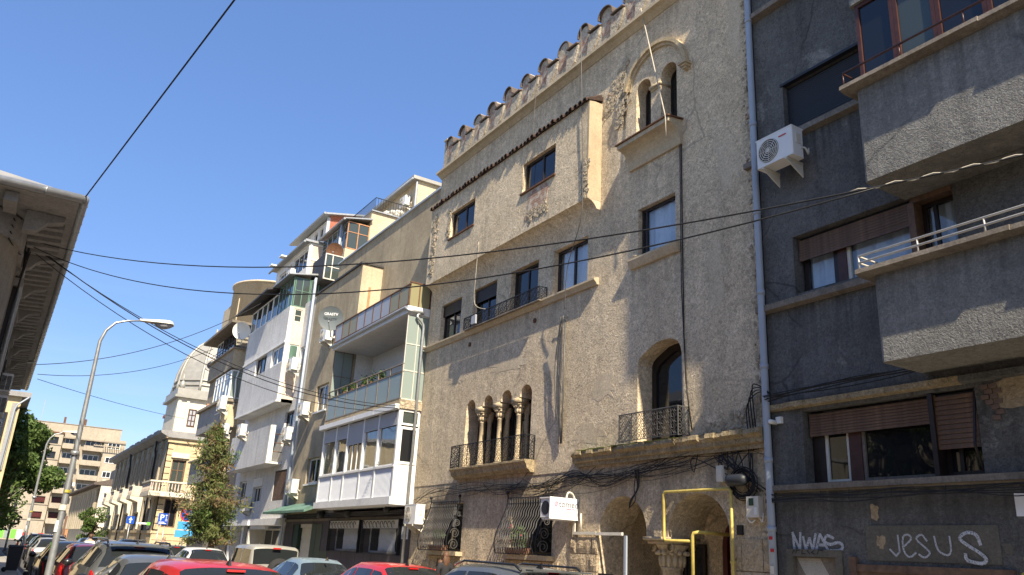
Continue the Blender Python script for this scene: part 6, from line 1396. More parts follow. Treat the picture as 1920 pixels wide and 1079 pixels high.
    if c.get('rails'):
        for sd_ in (1,-1): MB().tube([(Lc/2-.12*Lc,sd_*(c['roofw']-.05),zr-.06),(Lc/2-.16*Lc,sd_*(c['roofw']-.05),zr+.02),(Lc/2-.5*Lc,sd_*(c['roofw']-.05),zr+.035),(Lc/2-.57*Lc,sd_*(c['roofw']-.05),zr-.04)], .02, 6).build('roof_rail', 'p_black', root, True)
        MB().box(Lc/2-.105*Lc,Lc/2-.06*Lc,-.55,.55,zr-.06,zr-.035).build('spoiler', col, root)
    if c.get('spare'): MB().lathe([(0,.02),(.2,.02),(.33,.03),(.35,.1),(.35,.2),(.2,.22)], (Lc/2-.02,.1,1.0), 20, 'x').build('spare_wheel', 'tyre', root, True); MB().box(Lc/2-.02,Lc/2+.03,-.12,.12,1.6,1.64).build('brake_light', 'lens', root)
    return root
carlist = [
 ('hatch','p_red',(-11.3,2.45),'bright red car with short roof aerial in the nearest foreground'),
 ('sedan','p_grey',(-15.4,2.55),'dark grey car directly behind the bright red foreground car'),
 ('suv','p_grey',(-20.3,2.75),'graphite SUV with wide rear window near the tall lamp post'),
 ('hatch','p_dkred',(-25.6,2.6),'dark red car squeezed in ahead of the graphite SUV'),
 ('hatch','p_black',(-30.6,2.5),'black car with lit red tail lamp ahead of the dark red one'),
 ('hatch','p_silver',(-47.5,3.0),'silver hatchback with large rear window beside the wheeled bins'),
 ('suv','p_black',(-54.0,3.3),'black estate parked just beyond the silver hatchback'),
 ('hatch','p_grey',(-60.5,3.4),'far grey car further along the left kerb'),
 ('suv','p_grey',(-12.6,7.55),'black SUV with roof rails below the second grille window'),
 ('hatch','p_red',(-17.2,7.5),'red hatchback parked below the beige block downpipe'),
 ('sedan','p_blue',(-22.2,7.55),'pale blue sedan in front of the beige block shopfront'),
 ('jeep','p_beige',(-27.3,7.6),'putty-coloured boxy off-roader with spare wheel by the white block'),
 ('hatch','p_white',(-34.0,7.2),'white hatchback with wide rear window left of the thuja tree'),
 ('hatch','p_grey',(-40.0,7.15),'grey estate ahead of the white hatchback'),
 ('sedan','p_silver',(-46.2,7.2),'silver sedan under the blue parking sign'),
 ('suv','p_black',(-53.0,7.3),'black car with roof bars below the one-way arrow sign'),
 ('sedan','p_grey',(-59.0,7.4),'grey sedan ahead of the car with roof bars'),
 ('hatch','p_silver',(-65.0,7.4),'small silver car ahead of the grey sedan on the right kerb'),
 ('suv','p_grey',(-71.5,7.5),'distant dark SUV in front of the villa'),
 ('hatch','p_black',(-78.0,7.5),'distant black hatchback in front of the villa'),
 ('hatch','p_white',(-90.0,6.0),'distant white car in the far street'),
 ('suv','p_black',(-66.5,3.4),'distant black SUV at the left kerb under the leafy tree'),
 ('hatch','p_silver',(-73.0,3.4),'distant silver car at the left kerb under the leafy tree'),
 ('sedan','p_black',(-80.0,3.4),'distant black sedan at the left kerb, farthest of the row'),
]
protos = {}
for kind, col, (x, y), lab in carlist:
    key = (kind, col)
    if key not in protos: o = make_car(kind, col); protos[key] = o
    else: o = copy_tree(protos[key])
    o.location = (x, y, RZ); o.rotation_euler = (0,0,random.uniform(-.025,.025)); tag(o, lab, 'car', 'cars parked along the street')
    W[o.name] = Vector((x,y,RZ))

# ------------------------------------------------------------------ street lamps
def lamp(X, y, label, h, bend, arm, lean, r=.08, second=False):
    o = thing('street_lamp', label, 'street lamp', (X, y, PZ), 'street lamps')
    p = [(X,y+lean*(1-k/8),PZ+(h-PZ)*k/8) for k in range(9)]
    top = Vector(p[-1]); 
    p += [(X,top.y+.08,h+.28),(X,top.y+.25,h+.5),(X,top.y+.5,h+.6),(X,top.y+arm,h+.66)]
    MB().tube(p, [r*1.05-.0055*i for i in range(len(p))], 12).build('pole', 'galv', o, True)
    MB().lathe([(r*1.04,0),(r*1.18,0),(r*1.18,.1),(r*1.04,.1)], (X,y+lean*.45,PZ+(h-PZ)*.55), 12).build('collar', 'galv', o, True)
    e = p[-1]; hm = MB()
    for sgn, nm, mt in ((1,'lamp_head','ivory'),(-1,'diffuser','frost_w')):
        m = MB(); ns = 14; vs = []
        for i in range(ns+1):
            u = i/ns; yy = e[1]-.05+.80*u; wd = (.07+.09*min(1,u*1.6))*(1 if u < .85 else math.sqrt(max(0,1-((u-.85)/.15)**2))+.02); hh_ = (.05+.06*min(1,u*1.4))*(1 if u < .8 else math.sqrt(max(0,1-((u-.8)/.2)**2))+.02)
            if sgn < 0: yy = e[1]+.3+.44*u; wd = .13*math.sin(math.pi*min(.97,max(.03,u)))**.5; hh_ = .12*math.sin(math.pi*min(.97,max(.03,u)))**.6
            for k in range(9):
                a = math.pi*k/8; vs.append((e[0]+wd*math.cos(a), yy, e[2]-.01+.03*u+sgn*hh_*math.sin(a)))
        m.add(vs, [(i*9+k,i*9+k+1,(i+1)*9+k+1,(i+1)*9+k) for i in range(ns) for k in range(8)])
        m.build(nm, mt, o, True)
    for k, z in enumerate((1.35,1.75,2.15,2.5)):
        hs_ = (.07,.12,.06,.03)[k]
        MB().lathe([(r*1.0+.004,-hs_),(r*1.0+.007,-hs_),(r*1.0+.007,hs_),(r+.004,hs_)], (X,y+lean*(1-z/h),z), 12, a0=2.8+k, a1=5.0+k).build('sticker', ['green_l','white_paint','ivory','spray_y'][k], o)
    return o
lamp(-21, 1.40, 'tall galvanised street lamp with cobra head in front of the parked cars', 5.95, .5, .8, -.0)
lamp(-45, 1.72, 'second galvanised street lamp beside the wheeled bins', 5.6, .5, .6, .0)
lp3 = lamp(-78, 1.8, 'far street lamp rising out of the leafy tree at the left', 6.2, .5, .9, .0)
# ------------------------------------------------------------------ road signs
def sign_post(X, y, zt, label, n=1):
    o = thing('road_sign', label, 'road sign', (X, y, PZ), 'blue road signs')
    for k in range(n): MB().tube([(X,y+(k-(n-1)/2)*.3,PZ),(X,y+(k-(n-1)/2)*.3,zt)], .03, 8).build('post', 'galv', o, True)
    return o
s = sign_post(-66, 8.85, 2.7, 'square blue sign with white arrow in front of the villa')
MB().box(-65.96,-65.92,8.59,9.11,2.54,3.06).build('plate', 'blue_sign', s); MB(TX(-65.915)).prism([(8.81,2.60),(8.89,2.60),(8.89,2.80),(8.98,2.80),(8.85,3.0),(8.72,2.80),(8.81,2.80)], [], -.006, -.001).build('arrow', 'white_paint', s)
MB().box(-65.9,-65.86,9.25,9.95,2.56,2.68).build('street_name_plate', 'white_paint', s); MB().box(-65.9,-65.86,9.96,10.2,2.52,2.72).build('green_plate', 'green_l', s)
s = sign_post(-53, 8.85, 2.5, 'rectangular blue parking sign with P and wheelchair on two posts', 2)
MB().box(-52.95,-52.91,8.58,9.12,2.42,3.06).build('plate', 'blue_sign', s); text_mb('P', .46, TT(-52.905,8.66,2.66,'+x'), .003, True).build('letter', 'white_paint', s)
m = MB(TX(-52.905)); m.lathe([(.04,-.004),(.06,-.004),(.06,-.001),(.04,-.001)], (9.03,0,2.68), 14, 'y').box(9.0,9.025,-.004,-.001,2.71,2.80).lathe([(0,-.004),(.022,-.004)], (9.01,0,2.83), 10, 'y'); m.box(8.95,9.07,-.004,-.001,2.93,2.96).box(8.995,9.025,-.004,-.001,2.885,3.0); m.build('wheelchair_symbol', 'white_paint', s)
m = MB(TX(-52.905)); m.box(8.64,8.95,-.004,-.001,2.54,2.575).box(8.62,9.05,-.004,-.001,2.47,2.505); m.build('text_lines', 'white_paint', s)
s = sign_post(-47, 9.0, 3.2, 'round blue no-stopping sign above a pale blue plate behind the thuja')
MB(TX(-46.95)).lathe([(0,-.004),(.28,-.004)], (9.0,0,2.9), 24, 'y').build('disc', 'blue_sign', s); MB(TX(-46.95)).lathe([(.28,-.008),(.34,-.008),(.34,.01)], (9.0,0,2.9), 24, 'y').add([(8.78,-.007,2.72),(8.82,-.007,2.68),(9.22,-.007,3.08),(9.18,-.007,3.12)], [(0,1,2,3)]).add([(8.78,-.0075,3.08),(8.82,-.0075,3.12),(9.22,-.0075,2.72),(9.18,-.0075,2.68)], [(0,1,2,3)]).build('red_ring', 'red', s)
M['lblue'] = simple('pale_blue_plate', (.06,.32,.62), .4); MB().box(-46.96,-46.93,8.62,9.38,2.15,2.55).build('tow_plate', 'lblue', s); MB().box(-46.96,-46.93,8.55,9.45,1.75,2.1).build('hours_plate', 'lblue', s)
# ------------------------------------------------------------------ wheeled bins
def wbin(X, y, mt, lab, sc=1.0):
    o = thing('wheeled_bin', lab, 'bin', (X, y, PZ), 'wheeled bins')
    h = .95*sc
    MB().hexa([(X-.2,y-.2,PZ+.06),(X+.2,y-.2,PZ+.06),(X+.2,y+.2,PZ+.06),(X-.2,y+.2,PZ+.06),(X-.27,y-.27,h),(X+.27,y-.27,h),(X+.27,y+.27,h),(X-.27,y+.27,h)]).build('tub', mt, o)
    MB().hexa([(X-.3,y-.3,h),(X+.3,y-.3,h),(X+.3,y+.3,h),(X-.3,y+.3,h),(X-.26,y-.26,h+.07),(X+.26,y-.26,h+.07),(X+.26,y+.26,h+.07),(X-.26,y+.26,h+.07)]).build('lid', mt, o)
    for d_ in (-.2,.2): MB().lathe([(0,-.03),(.09,-.03),(.09,.03),(0,.03)], (X+d_,y-.25,PZ+.09), 12, 'x').build('wheel', 'tyre', o, True)
wbin(-40.0, 1.30, 'charcoal', 'dark wheeled bin standing in front of the second lamp post', 1.05); wbin(-36.5, 1.95, 'iron_grey', 'grey wheeled bin at the kerb behind the black car', .9)

# ------------------------------------------------------------------ trees
def leafcloud(m, c, r, n, size, rnd, flat=1.0, droop=0):
    for i in range(n):
        while True:
            p = Vector((rnd.uniform(-1,1), rnd.uniform(-1,1), rnd.uniform(-1,1)))
            if p.length <= 1: break
        p = p*(p.length**-.35 if p.length > .05 else 1)
        q = Vector(c)+Vector((p.x*r[0], p.y*r[1], p.z*r[2]))
        d1 = Vector((rnd.uniform(-1,1), rnd.uniform(-1,1), rnd.uniform(-1,1)-droop)).normalized(); d2 = d1.cross(Vector((rnd.uniform(-1,1),rnd.uniform(-1,1),rnd.uniform(-1,1)))).normalized()
        s = size*rnd.uniform(.6,1.3)
        m.add([q-d1*s, q+d2*s*.45*flat-d1*s*.1, q+d1*s, q-d2*s*.45*flat-d1*s*.1], [(0,1,2,3)])
def broad_tree(name, label, base, h, rx, trunk_h, mt, seed, nclump=26, nleaf=230, ls=.11):
    rnd = random.Random(seed); o = thing(name, label, 'tree', base, None); x, y, z = base
    tr = MB(); top = Vector((x,y,z+trunk_h))
    tr.tube([(x,y,z),(x+.05,y,z+trunk_h*.5),(top.x,top.y,top.z),(x+.1,y-.1,z+h*.75)], [.2,.16,.13,.05], 9)
    cl_ = []
    for i in range(nclump):
        a = rnd.uniform(0,2*math.pi); k = rnd.uniform(.25,1)**.6; zz = rnd.uniform(.0,1); rad = rx*k*math.sin(math.pi*(.15+.8*zz))**.7
        c = Vector((x+rad*math.cos(a), y+rad*math.sin(a), z+trunk_h*.85+(h-trunk_h)*zz*.95)); cl_.append(c)
        tr.tube([(top.x,top.y,top.z-.1+.3*(i % 3)), ((top.x+c.x)/2,(top.y+c.y)/2,(top.z+c.z)/2+.2), tuple(c)], [.07,.045,.015], 5)
    tr.build('trunk', 'bark', o, True)
    m = MB(); m2 = MB()
    for i, c in enumerate(cl_):
        rr = rnd.uniform(.55,1.0)*rx*.42
        leafcloud(m if i % 3 else m2, c, (rr,rr,rr*.75), nleaf, ls, rnd)
    m.build('crown', mt, o); m2.build('crown_bright_leaves', 'leaf_b', o)  # every third clump takes the slightly brighter leaf green
    return o
broad_tree('leafy_tree', 'dense leafy green tree at the far left in front of the eaves', (-64, .3, PZ), 9.4, 2.9, 2.6, 'leaf', 3, 60, 420, .15)
broad_tree('leafy_tree', 'second leafy green tree further down the left pavement', (-84, -.6, PZ), 10.5, 3.4, 3.2, 'leaf', 5, 30, 240, .16)
broad_tree('small_leafy_tree', 'small round green tree in front of the low grey house', (-95, 9.4, PZ), 4.6, 1.7, 1.2, 'leaf', 9, 20, 230, .12)
# thuja: drooping green and browned sprays
rnd = random.Random(21); tb = Vector((-38.6, 8.55, PZ))
th = thing('thuja_tree', 'tall drooping thuja, half green and half browned, by the right kerb', 'tree', tb)
tm = MB(); tm.tube([tb, tb+Vector((.1,.05,1.5)), tb+Vector((0,-.15,4.0)), tb+Vector((.1,-.55,6.4))], [.16,.13,.09,.02], 9)
g1, g2, g3 = MB(), MB(), MB()
for i in range(230):
    zz = rnd.uniform(.10,1)**.85; zc = 1.0+zz*5.6
    R = 1.6*(1-zz)**.5*(.55+.6*math.sin(zz*8+1.2)**2)+.2
    a = rnd.uniform(0,2*math.pi); r_ = R*rnd.uniform(.45,1.1)
    root_ = tb+Vector((0,-.12*zz*4,zc-.2)); tip = root_+Vector((r_*math.cos(a), r_*math.sin(a), rnd.uniform(-.25,.35)))
    mid = (root_+tip)/2+Vector((0,0,.15)); tm.tube([root_, mid, tip], [.025,.015,.006], 4)
    browned = (zz > .36 and rnd.random() < .42) or rnd.random() < .10
    tgt = (g2 if browned else (g1 if rnd.random() < .75 else g3)); n = 34 if not browned else 24
    if zz < .42: n = 60
    for k in range(n):
        t = rnd.uniform(.25,1.1); p = root_.lerp(tip, t)+Vector((rnd.gauss(0,.11),rnd.gauss(0,.11),rnd.gauss(0,.10)))
        d = Vector((rnd.gauss(0,.4),rnd.gauss(0,.4),rnd.uniform(-1.2,.5))).normalized()*rnd.uniform(.06,.15); e = d.cross(Vector((rnd.uniform(-1,1),rnd.uniform(-1,1),.3))).normalized()*.028
        tgt.add([p-d, p+e, p+d, p-e], [(0,1,2,3)])
tm.build('trunk', 'bark', th, True); g1.build('crown', 'thuja', th); g2.build('browned_sprays', 'thuja_br', th); g3.build('bright_sprays', 'leaf_b', th)
# climbing plant behind the second grille, small one behind the first
for (x, z, n, lab) in ((-17.05,2.1,420,'bushy flowering plant in the right grille window'),(-21.2,2.15,150,'low green plant in the left grille window')):
    o = thing('window_plant', lab, 'plant', (x,10.8,1.72), 'plants in the grille windows'); m = MB(); rnd = random.Random(n)
    leafcloud(m, (x,10.84,z), (.34,.10,.30 if n > 300 else .12), n, .05, rnd); m.build('foliage', 'leaf_b', o)
    MB().box(x-.4,x+.4,10.74,10.94,1.72,1.86).build('planter', 'rust', o)
    if n > 300:
        m = MB()
        for k in range(6): m.ell((x+random.uniform(-.3,.3),10.74,z+random.uniform(-.15,.3)),(.02,.02,.02),6,4)
        m.build('flower', 'red', o)

# ------------------------------------------------------------------ people
M['skin'] = simple('skin', (.48,.29,.2), .6); M['hair_b'] = simple('blonde_hair', (.34,.23,.11), .6, 0, .3, 20); M['hair_br'] = simple('brown_hair', (.11,.055,.03), .6, 0, .3, 20)
M['cl_black'] = simple('black_cloth', (.02,.02,.022), .9); M['cl_white'] = simple('white_cloth', (.7,.7,.7), .9); M['cl_jeans'] = simple('denim', (.06,.09,.16), .9); M['cl_red'] = simple('red_cloth', (.5,.03,.03), .9)
def skin_obj(name, verts, edges, radii, mat, parent, root=0, sub=2):
    me = bpy.data.meshes.new(name); me.from_pydata(verts, edges, []); me.materials.append(M[mat])
    o = bpy.data.objects.new(name, me); COL.objects.link(o); W[o.name] = Vector((0,0,0))
    if parent: o.parent = parent
    md = o.modifiers.new('skin', 'SKIN'); md.use_smooth_shade = True
    if not me.skin_vertices: 
        bm = bmesh.new(); bm.from_mesh(me); bm.verts.layers.skin.verify(); bm.to_mesh(me); bm.free()
    for i, sv in enumerate(me.skin_vertices[0].data):
        sv.radius = radii[i] if isinstance(radii[i], tuple) else (radii[i], radii[i]); sv.use_root = (i == root)
    ms = o.modifiers.new('sub', 'SUBSURF'); ms.levels = sub; ms.render_levels = sub
    return o
def bodymat(name, top, legs):
    m, n, b = newmat(name); t = N(n, 'ShaderNodeTexCoord'); sp_ = N(n, 'ShaderNodeSeparateXYZ'); n.links.new(t.outputs['Object'], sp_.inputs[0])
    cr_ = n.nodes.new('ShaderNodeValToRGB'); cr_.color_ramp.interpolation = 'CONSTANT'; e = cr_.color_ramp.elements
    cc_ = {'cl_black': (.02,.02,.022,1), 'cl_white': (.7,.7,.7,1), 'cl_red': (.5,.03,.03,1), 'cl_jeans': (.06,.09,.16,1)}
    e[0].position = 0; e[0].color = cc_[legs]; e[1].position = .54; e[1].color = cc_[top]; q = e.new(.845); q.color = (.48,.29,.2,1)
    mr_ = N(n, 'ShaderNodeMapRange'); mr_.inputs[2].default_value = 1.7; n.links.new(sp_.outputs[2], mr_.inputs[0]); n.links.new(mr_.outputs[0], cr_.inputs[0]); n.links.new(cr_.outputs[0], b.inputs['Base Color']); b.inputs['Roughness'].default_value = .85
    return m
def person(label, loc, rz, top, legs, hair, longhair, arms, h=1.68):
    o = thing('person', label, 'person', loc)
    k = h/1.7; aL, aR = arms
    V = [(0,0,.95),(0,0,1.12),(0,0,1.30),(0,0,1.43),(0,-.01,1.50),(0,-.02,1.60),(0,-.02,1.67),
         (.09,0,.9),(.10,-.02,.5),(.10,.02,.09),(.10,-.12,.04), (-.09,0,.9),(-.10,.04,.5),(-.10,.08,.09),(-.10,-.06,.04),
         (.17,0,1.40)]+aL+[(-.17,0,1.40)]+aR
    E2 = [(0,1),(1,2),(2,3),(3,4),(4,5),(5,6),(0,7),(7,8),(8,9),(9,10),(0,11),(11,12),(12,13),(13,14),(3,15),(15,16),(16,17),(17,18),(3,19),(19,20),(20,21),(21,22)]
    Rr = [(.14,.10),(.12,.09),(.14,.10),(.10,.08),.05,(.075,.09),(.06,.075),.085,.06,.042,.035,.085,.06,.042,.035,.06,.045,.036,.03,.06,.045,.036,.03]
    mk_ = M.setdefault('bm_'+top, bodymat('bm_'+top, top, legs))
    b = skin_obj('body', [tuple(c*k for c in v) for v in V], E2, [tuple(q*k for q in r) if isinstance(r, tuple) else r*k for r in Rr], 'bm_'+top, o)
    def cl(nm, idx, ed, grow, mat):
        mp_ = {j: i for i, j in enumerate(idx)}
        skin_obj(nm, [tuple(c*k for c in V[j]) for j in idx], [(mp_[a], mp_[b2]) for a, b2 in ed], [tuple((q+grow)*k for q in Rr[j]) if isinstance(Rr[j], tuple) else (Rr[j]+grow)*k for j in idx], mat, b)
    cl('shirt', [0,1,2,3,15,16,17,19,20,21], [(0,1),(1,2),(2,3),(3,15),(15,16),(16,17),(3,19),(19,20),(20,21)], .014, top)
    cl('trousers', [0,7,8,9,11,12,13], [(0,7),(7,8),(8,9),(0,11),(11,12),(12,13)], .014, legs)
    hm = MB(); hm.ell((0,.012,1.645*k),(.088*k,.10*k,.105*k),14,10)
    if longhair: hm.ell((0,.06*k,1.52*k),(.10*k,.05*k,.17*k),12,8)
    ho = hm.build('hair', hair, None, True, keep=True); ho.parent = b; W[ho.name] = Vector((0,0,0))
    fm = MB(); fm.ell((0,-.105*k,1.60*k),(.012,.018,.018),6,5); 
    for s_ in (-1,1): fm.ell((s_*.032*k,-.095*k,1.625*k),(.012,.008,.008),6,5)
    fo = fm.build('face', 'skin', None, True, keep=True); fo.parent = b
    o.rotation_euler = (0,0,rz); o.location = loc
    return o
person('woman with long fair hair and black top standing by the villa corner', (-52.0,8.95,PZ), math.radians(95), 'cl_black', 'cl_jeans', 'hair_b', True, ([(.2,-.03,1.15),(.12,-.2,1.18),(.05,-.24,1.24)],[(-.2,-.03,1.15),(-.1,-.2,1.12),(-.02,-.24,1.2)]))
person('person with long brown hair walking under the left grille window', (-18.9,9.9,PZ), math.radians(-90), 'cl_black', 'cl_jeans', 'hair_br', True, ([(.21,0,1.14),(.22,-.06,.92),(.22,-.08,.84)],[(-.21,0,1.14),(-.22,-.06,.92),(-.22,-.08,.84)]), 1.62)
person('man in white shirt beside the silver hatchback', (-43.5,4.3,PZ-.13), math.radians(-90), 'cl_white', 'cl_jeans', 'hair_br', False, ([(.21,0,1.14),(.22,-.06,.92),(.22,-.08,.84)],[(-.21,0,1.14),(-.22,-.06,.92),(-.22,-.08,.84)]), 1.72)
person('smaller figure in red walking near the number graffiti', (-19.75,10.2,PZ), math.radians(-90), 'cl_red', 'cl_jeans', 'hair_br', False, ([(.21,0,1.14),(.22,-.06,.92),(.22,-.08,.84)],[(-.21,0,1.14),(-.22,-.06,.92),(-.22,-.08,.84)]), 1.42)

# ------------------------------------------------------------------ cables
def cable(name, pts, r, label, mat='cable', cat='cable', grp=None):
    return tag(MB().tube(pts, r, 5).build(name, mat, None, True), label, cat, grp)
BR = (-21.0,-.57,8.04)
G_ = 'overhead cables across the street'
cable('overhead_cable', sagpts(BR,(5,10.98,6.5),1.9,40), .010, 'upper long black cable crossing the street in front of the facades', grp=G_)
cable('overhead_cable', sagpts((-21,-.57,7.94),(-4.32,6.84,5.304),1.2,40), .0095, 'lower long black cable crossing the street in front of the facades', grp=G_)
cable('overhead_cable', sagpts((-17.25,.33,8.0),(6,3.7,10.0),.0,10), .014, 'black cable climbing from the eaves corner to the top of the sky', grp=G_)
cable('overhead_cable', sagpts(BR,(-23.4,10.2,5.88),.9), .013, 'cable passing behind the lamp head to the beige block', grp=G_)
cable('overhead_cable', sagpts((-21,-.57,7.99),(-23.4,10.22,5.95),.82), .010, 'thin cable just above the one behind the lamp head', grp=G_)
cable('overhead_cable', sagpts((-21,-.57,7.89),(-23.4,10.2,5.78),1.0), .010, 'lowest cable of the bundle behind the lamp head', grp=G_)
cable('overhead_cable', sagpts((-38,.3,9.57-1.5),(-41.69,10.3,14.0),.85), .016, 'cable rising from the eaves to the white block roof', grp=G_)
cable('overhead_cable', sagpts((-45,.65,8.84),(-53.52,10.1,13.37),.65), .016, 'cable sagging low between eaves and round tower block', grp=G_)
cable('overhead_cable', sagpts((-45,.69,8.61),(-64.74,11.0,10.26),.15), .014, 'lowest cable sloping down to the villa', grp=G_)
# bundle and wraps at the right end
bu = thing('cable_splice', 'pale wrapped splice on the cable in front of the upper dark balcony', 'cable splice', (-6,10,6.8))
import mathutils
pp = sagpts(BR,(5,10.98,6.5),1.9,1000); m = MB()
seg = pp[630:690:3]
m.tube([p+Vector((0,0,.004+.016*math.sin(i*1.6))) for i, p in enumerate(seg)], .008, 5); m.build('wrap', 'cable_pale', bu, True)
# bracket tangle at left building
m = MB(); rnd = random.Random(4)
for k in range(16): m.tube(smoothpts([(BR[0]+rnd.uniform(-.1,.1),gyw+.05+rnd.uniform(0,.15),8.0-.02*k),(BR[0]-.15+rnd.uniform(-.2,.2),gyw+.14,7.3+rnd.uniform(-.3,.2)),(BR[0]-.3+rnd.uniform(-.2,.2),gyw+.1,6.2+rnd.uniform(-.6,.3)),(BR[0]-.5,gyw+.08,4.5)],5), .014, 4)
for k in range(5): m.tube(smoothpts([(BR[0],gyw+.1,8.0),(BR[0]+1.0,gyw+.05,7.75-.1*k),(BR[0]+2.2,gyw-.2,7.9-.15*k)],6), .014, 4)
for k in range(3): m.tube([(BR[0]+(.2+.03*k)*math.cos(t*.52),gyw+.16,7.9+.2*math.sin(t*.52)) for t in range(12)], .01, 4, True)
tag(m.build('cable_cluster', 'cable', None, True), 'knot of black cables on the left building below its eaves', 'cables')
# tangle along the base of the battlement house
m = MB(); rnd = random.Random(11)
A1 = (-23.2,3.05); 
for k in range(16):
    pts = []; x = -23.3+rnd.uniform(0,.5); z = 3.1+rnd.uniform(-.2,.25)
    keys = [(-23.2,3.15),(-21.8,3.35),(-20.0,3.42),(-18.0,3.38),(-16.4,3.25),(-15.2,3.5),(-14.0,3.35),(-12.8,3.5),(-11.5,3.62),(-10.6,3.72),(-9.6,3.68)]
    j0 = rnd.choice((0,0,1,3,4)); j1 = rnd.choice((7,9,11,11,11))
    for (kx, kz) in keys[j0:j1]: pts.append((kx+rnd.uniform(-.3,.3), Y0-.03-rnd.uniform(0,.08), kz-.04+rnd.uniform(-.17,.13)))
    m.tube(smoothpts(pts, 5), rnd.choice((.005,.007,.009)), 4)
for k in range(14):
    x0_ = rnd.uniform(-22,-13); x1_ = x0_+rnd.uniform(2,4.5); x1_ = min(x1_,-9.8); m.tube([p for p in sagpts((x0_,Y0-.06,3.35+rnd.uniform(-.1,.15)),(x1_,Y0-.06,3.5+rnd.uniform(-.1,.2)),rnd.uniform(.1,.45),12)], rnd.choice((.005,.006)), 4)
for k in range(8):
    x0_ = rnd.uniform(-11.2,-9.7); m.tube(smoothpts([(x0_,Y0-.06,3.7),(x0_+rnd.uniform(-.3,.3),Y0-.08,3.3),(x0_+rnd.uniform(-.4,.4),Y0-.07,3.55),(-9.7+rnd.uniform(-.4,.2),Y0-.06,2.9)],5), .010, 4)
for k in range(5): m.tube(smoothpts([(-12.95+.03*k,Y0-.05,3.45),(-12.9+rnd.uniform(-.08,.08),Y0-.05,3.1),(-13.0+rnd.uniform(-.1,.1),Y0-.04,2.85),(-13.15,Y0-.02,2.7)],5), .010, 4)
for k in range(4): m.tube(smoothpts([(-9.85+.05*k,Y0-.06,3.6),(-9.9+.05*k,Y0-.1,4.3+.1*k),(-9.6,Y0-.15,4.55+.05*k),(-9.3,Y0-.16,4.5)],5), .011, 4)
tag(m.build('cable_tangle', 'cable', None, True), 'sagging tangle of black cables across the battlement house above the porch', 'cables')
m = MB(); rnd = random.Random(12)
for k in range(7): m.tube(smoothpts([(-9.5+x*.8,Y0-.16-.02*rnd.random(),2.84-.02*k+rnd.uniform(-.06,.03)) for x in range(0,9)],4), .009, 4)
for k in range(5): m.tube(smoothpts([(-9.4+x*.6,Y0-.15-.02*k,4.38+.012*x+.02*k+rnd.uniform(-.02,.04)) for x in range(0,10)],4), .010, 4)
for x in (-8.4,-7.9,-7.2,-6.4): m.tube([(x,Y0-.17,2.86),(x-.02,Y0-.17,2.72)], .006, 4)
tag(m.build('ledge_cables', 'cable', None, True), 'thin black cables strung under the ledges of the sooty block', 'cables')
m = MB(); rnd = random.Random(13)
for k in range(8): m.tube(smoothpts([(-36.2+x*1.4,Y0-.1-.03*rnd.random(),2.78+rnd.uniform(-.06,.08)) for x in range(0,10)],4), .014, 4)
m.box(-31.6,-31.1,Y0-.2,Y0-.06,2.7,2.95).ell((-28.5,Y0-.12,2.8),(.25,.08,.12)).ell((-25.0,Y0-.15,2.9),(.2,.1,.1))
tag(m.build('shopfront_cables', 'cable', None, True), 'black cable bundle under the glazed balcony of the beige block', 'cables')
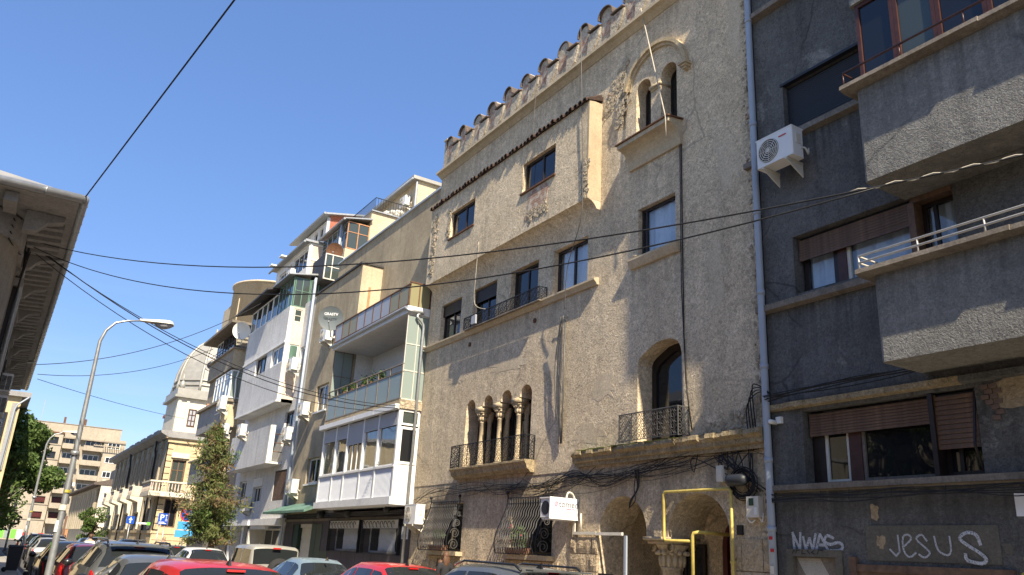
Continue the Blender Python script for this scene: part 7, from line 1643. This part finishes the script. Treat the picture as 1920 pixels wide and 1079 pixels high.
# drop cables on the front of the battlement house
m = MB()
m.tube([(-11.5,Y0-.03,10.3),(-11.5,Y0-.03,8.2),(-11.5,Y0-.03,6),(-11.42,Y0-.04,4.8),(-11.3,Y0-.05,4.1)], .014, 5).tube([(-11.54,Y0-.03,10.3),(-11.55,Y0-.03,7),(-11.46,Y0-.03,5)], .009, 4)
tag(m.build('drop_cable', 'cable', None, True), 'dark vertical cable right of the rectangular and arched windows', 'cable')
m = MB(); rnd = random.Random(3)
m.tube([(-15.55,Y0-.06,7.2),(-15.55,Y0-.06,4.2)], .022, 6).tube([(-15.75,Y0-.09,7.25),(-15.42,Y0-.09,7.25)], .012, 4)
for k in range(5): m.tube(smoothpts([(-15.5+rnd.uniform(-.1,.1),Y0-.2,7.25),(-15.7+rnd.uniform(-.15,.15),Y0-.12,6.3),(-15.65+rnd.uniform(-.15,.15),Y0-.1,5.2),(-15.6+rnd.uniform(-.1,.1),Y0-.06,4.2)],5), .012, 4)
tag(m.build('cable_riser', 'iron_grey', None, True), 'grey vertical cable riser between the loggia balcony and the arched window', 'cables')
cable('rope', [(-12.75,Y0-.1,14.5),(-11.52,Y0-.46,10.8),(-11.5,Y0-.46,10.3)], .014, 'pale rope hanging from the parapet to the twin-window shelf', 'cable_pale', 'rope')
cable('hanging_wire', smoothpts([(-14.75,Y0-.45,15.0),(-14.6,Y0-.45,12.7),(-14.5,Y0-.43,10.5),(-14.55,Y0-.42,9.4),(-15.2,Y0-.3,8.4),(-15.4,Y0-.2,7.4)],6), .012, 'thin grey wire hanging down over the corner of the projecting bay', 'iron_grey', 'wire')
cable('hanging_wire', [(-17.2,Y0-.2,14.9),(-17.0,Y0-.35,13.0),(-17.25,Y0-.45,11.2)], .006, 'hair-thin wire hanging over the right bay window', 'iron_grey', 'wire')
cable('hanging_wire', smoothpts([(-19.6,Y0-.42,10.4),(-19.75,Y0-.36,9.4),(-19.9,Y0-.25,8.6),(-19.3,Y0-.2,8.3)],6), .010, 'pale wire drooping in front of the second band window', 'cable_pale', 'wire')
tag(MB().hexa([(-19.95,Y0-.31,7.97),(-19.68,Y0-.31,7.95),(-19.68,Y0-.26,7.95),(-19.95,Y0-.26,7.97),(-19.92,Y0-.31,8.2),(-19.7,Y0-.31,8.22),(-19.7,Y0-.26,8.22),(-19.92,Y0-.26,8.2)]).build('washing_bag', 'frost_w', None), 'pale bag hung on the narrow window railing', 'bag')
# contact shadows come from real geometry only: nothing else to add
SC.cycles.max_bounces = 6; SC.cycles.transparent_max_bounces = 8; SC.cycles.diffuse_bounces = 3; SC.cycles.glossy_bounces = 3

broad_tree('side_street_tree', 'tall leafy tree in the side street, mirrored in the window glass', (-16.6,-6.0,PZ), 10.5, 2.9, 3.0, 'leaf', 17, 36, 240, .16)  # assumed and out of view, placed so the low panes mirror dark foliage
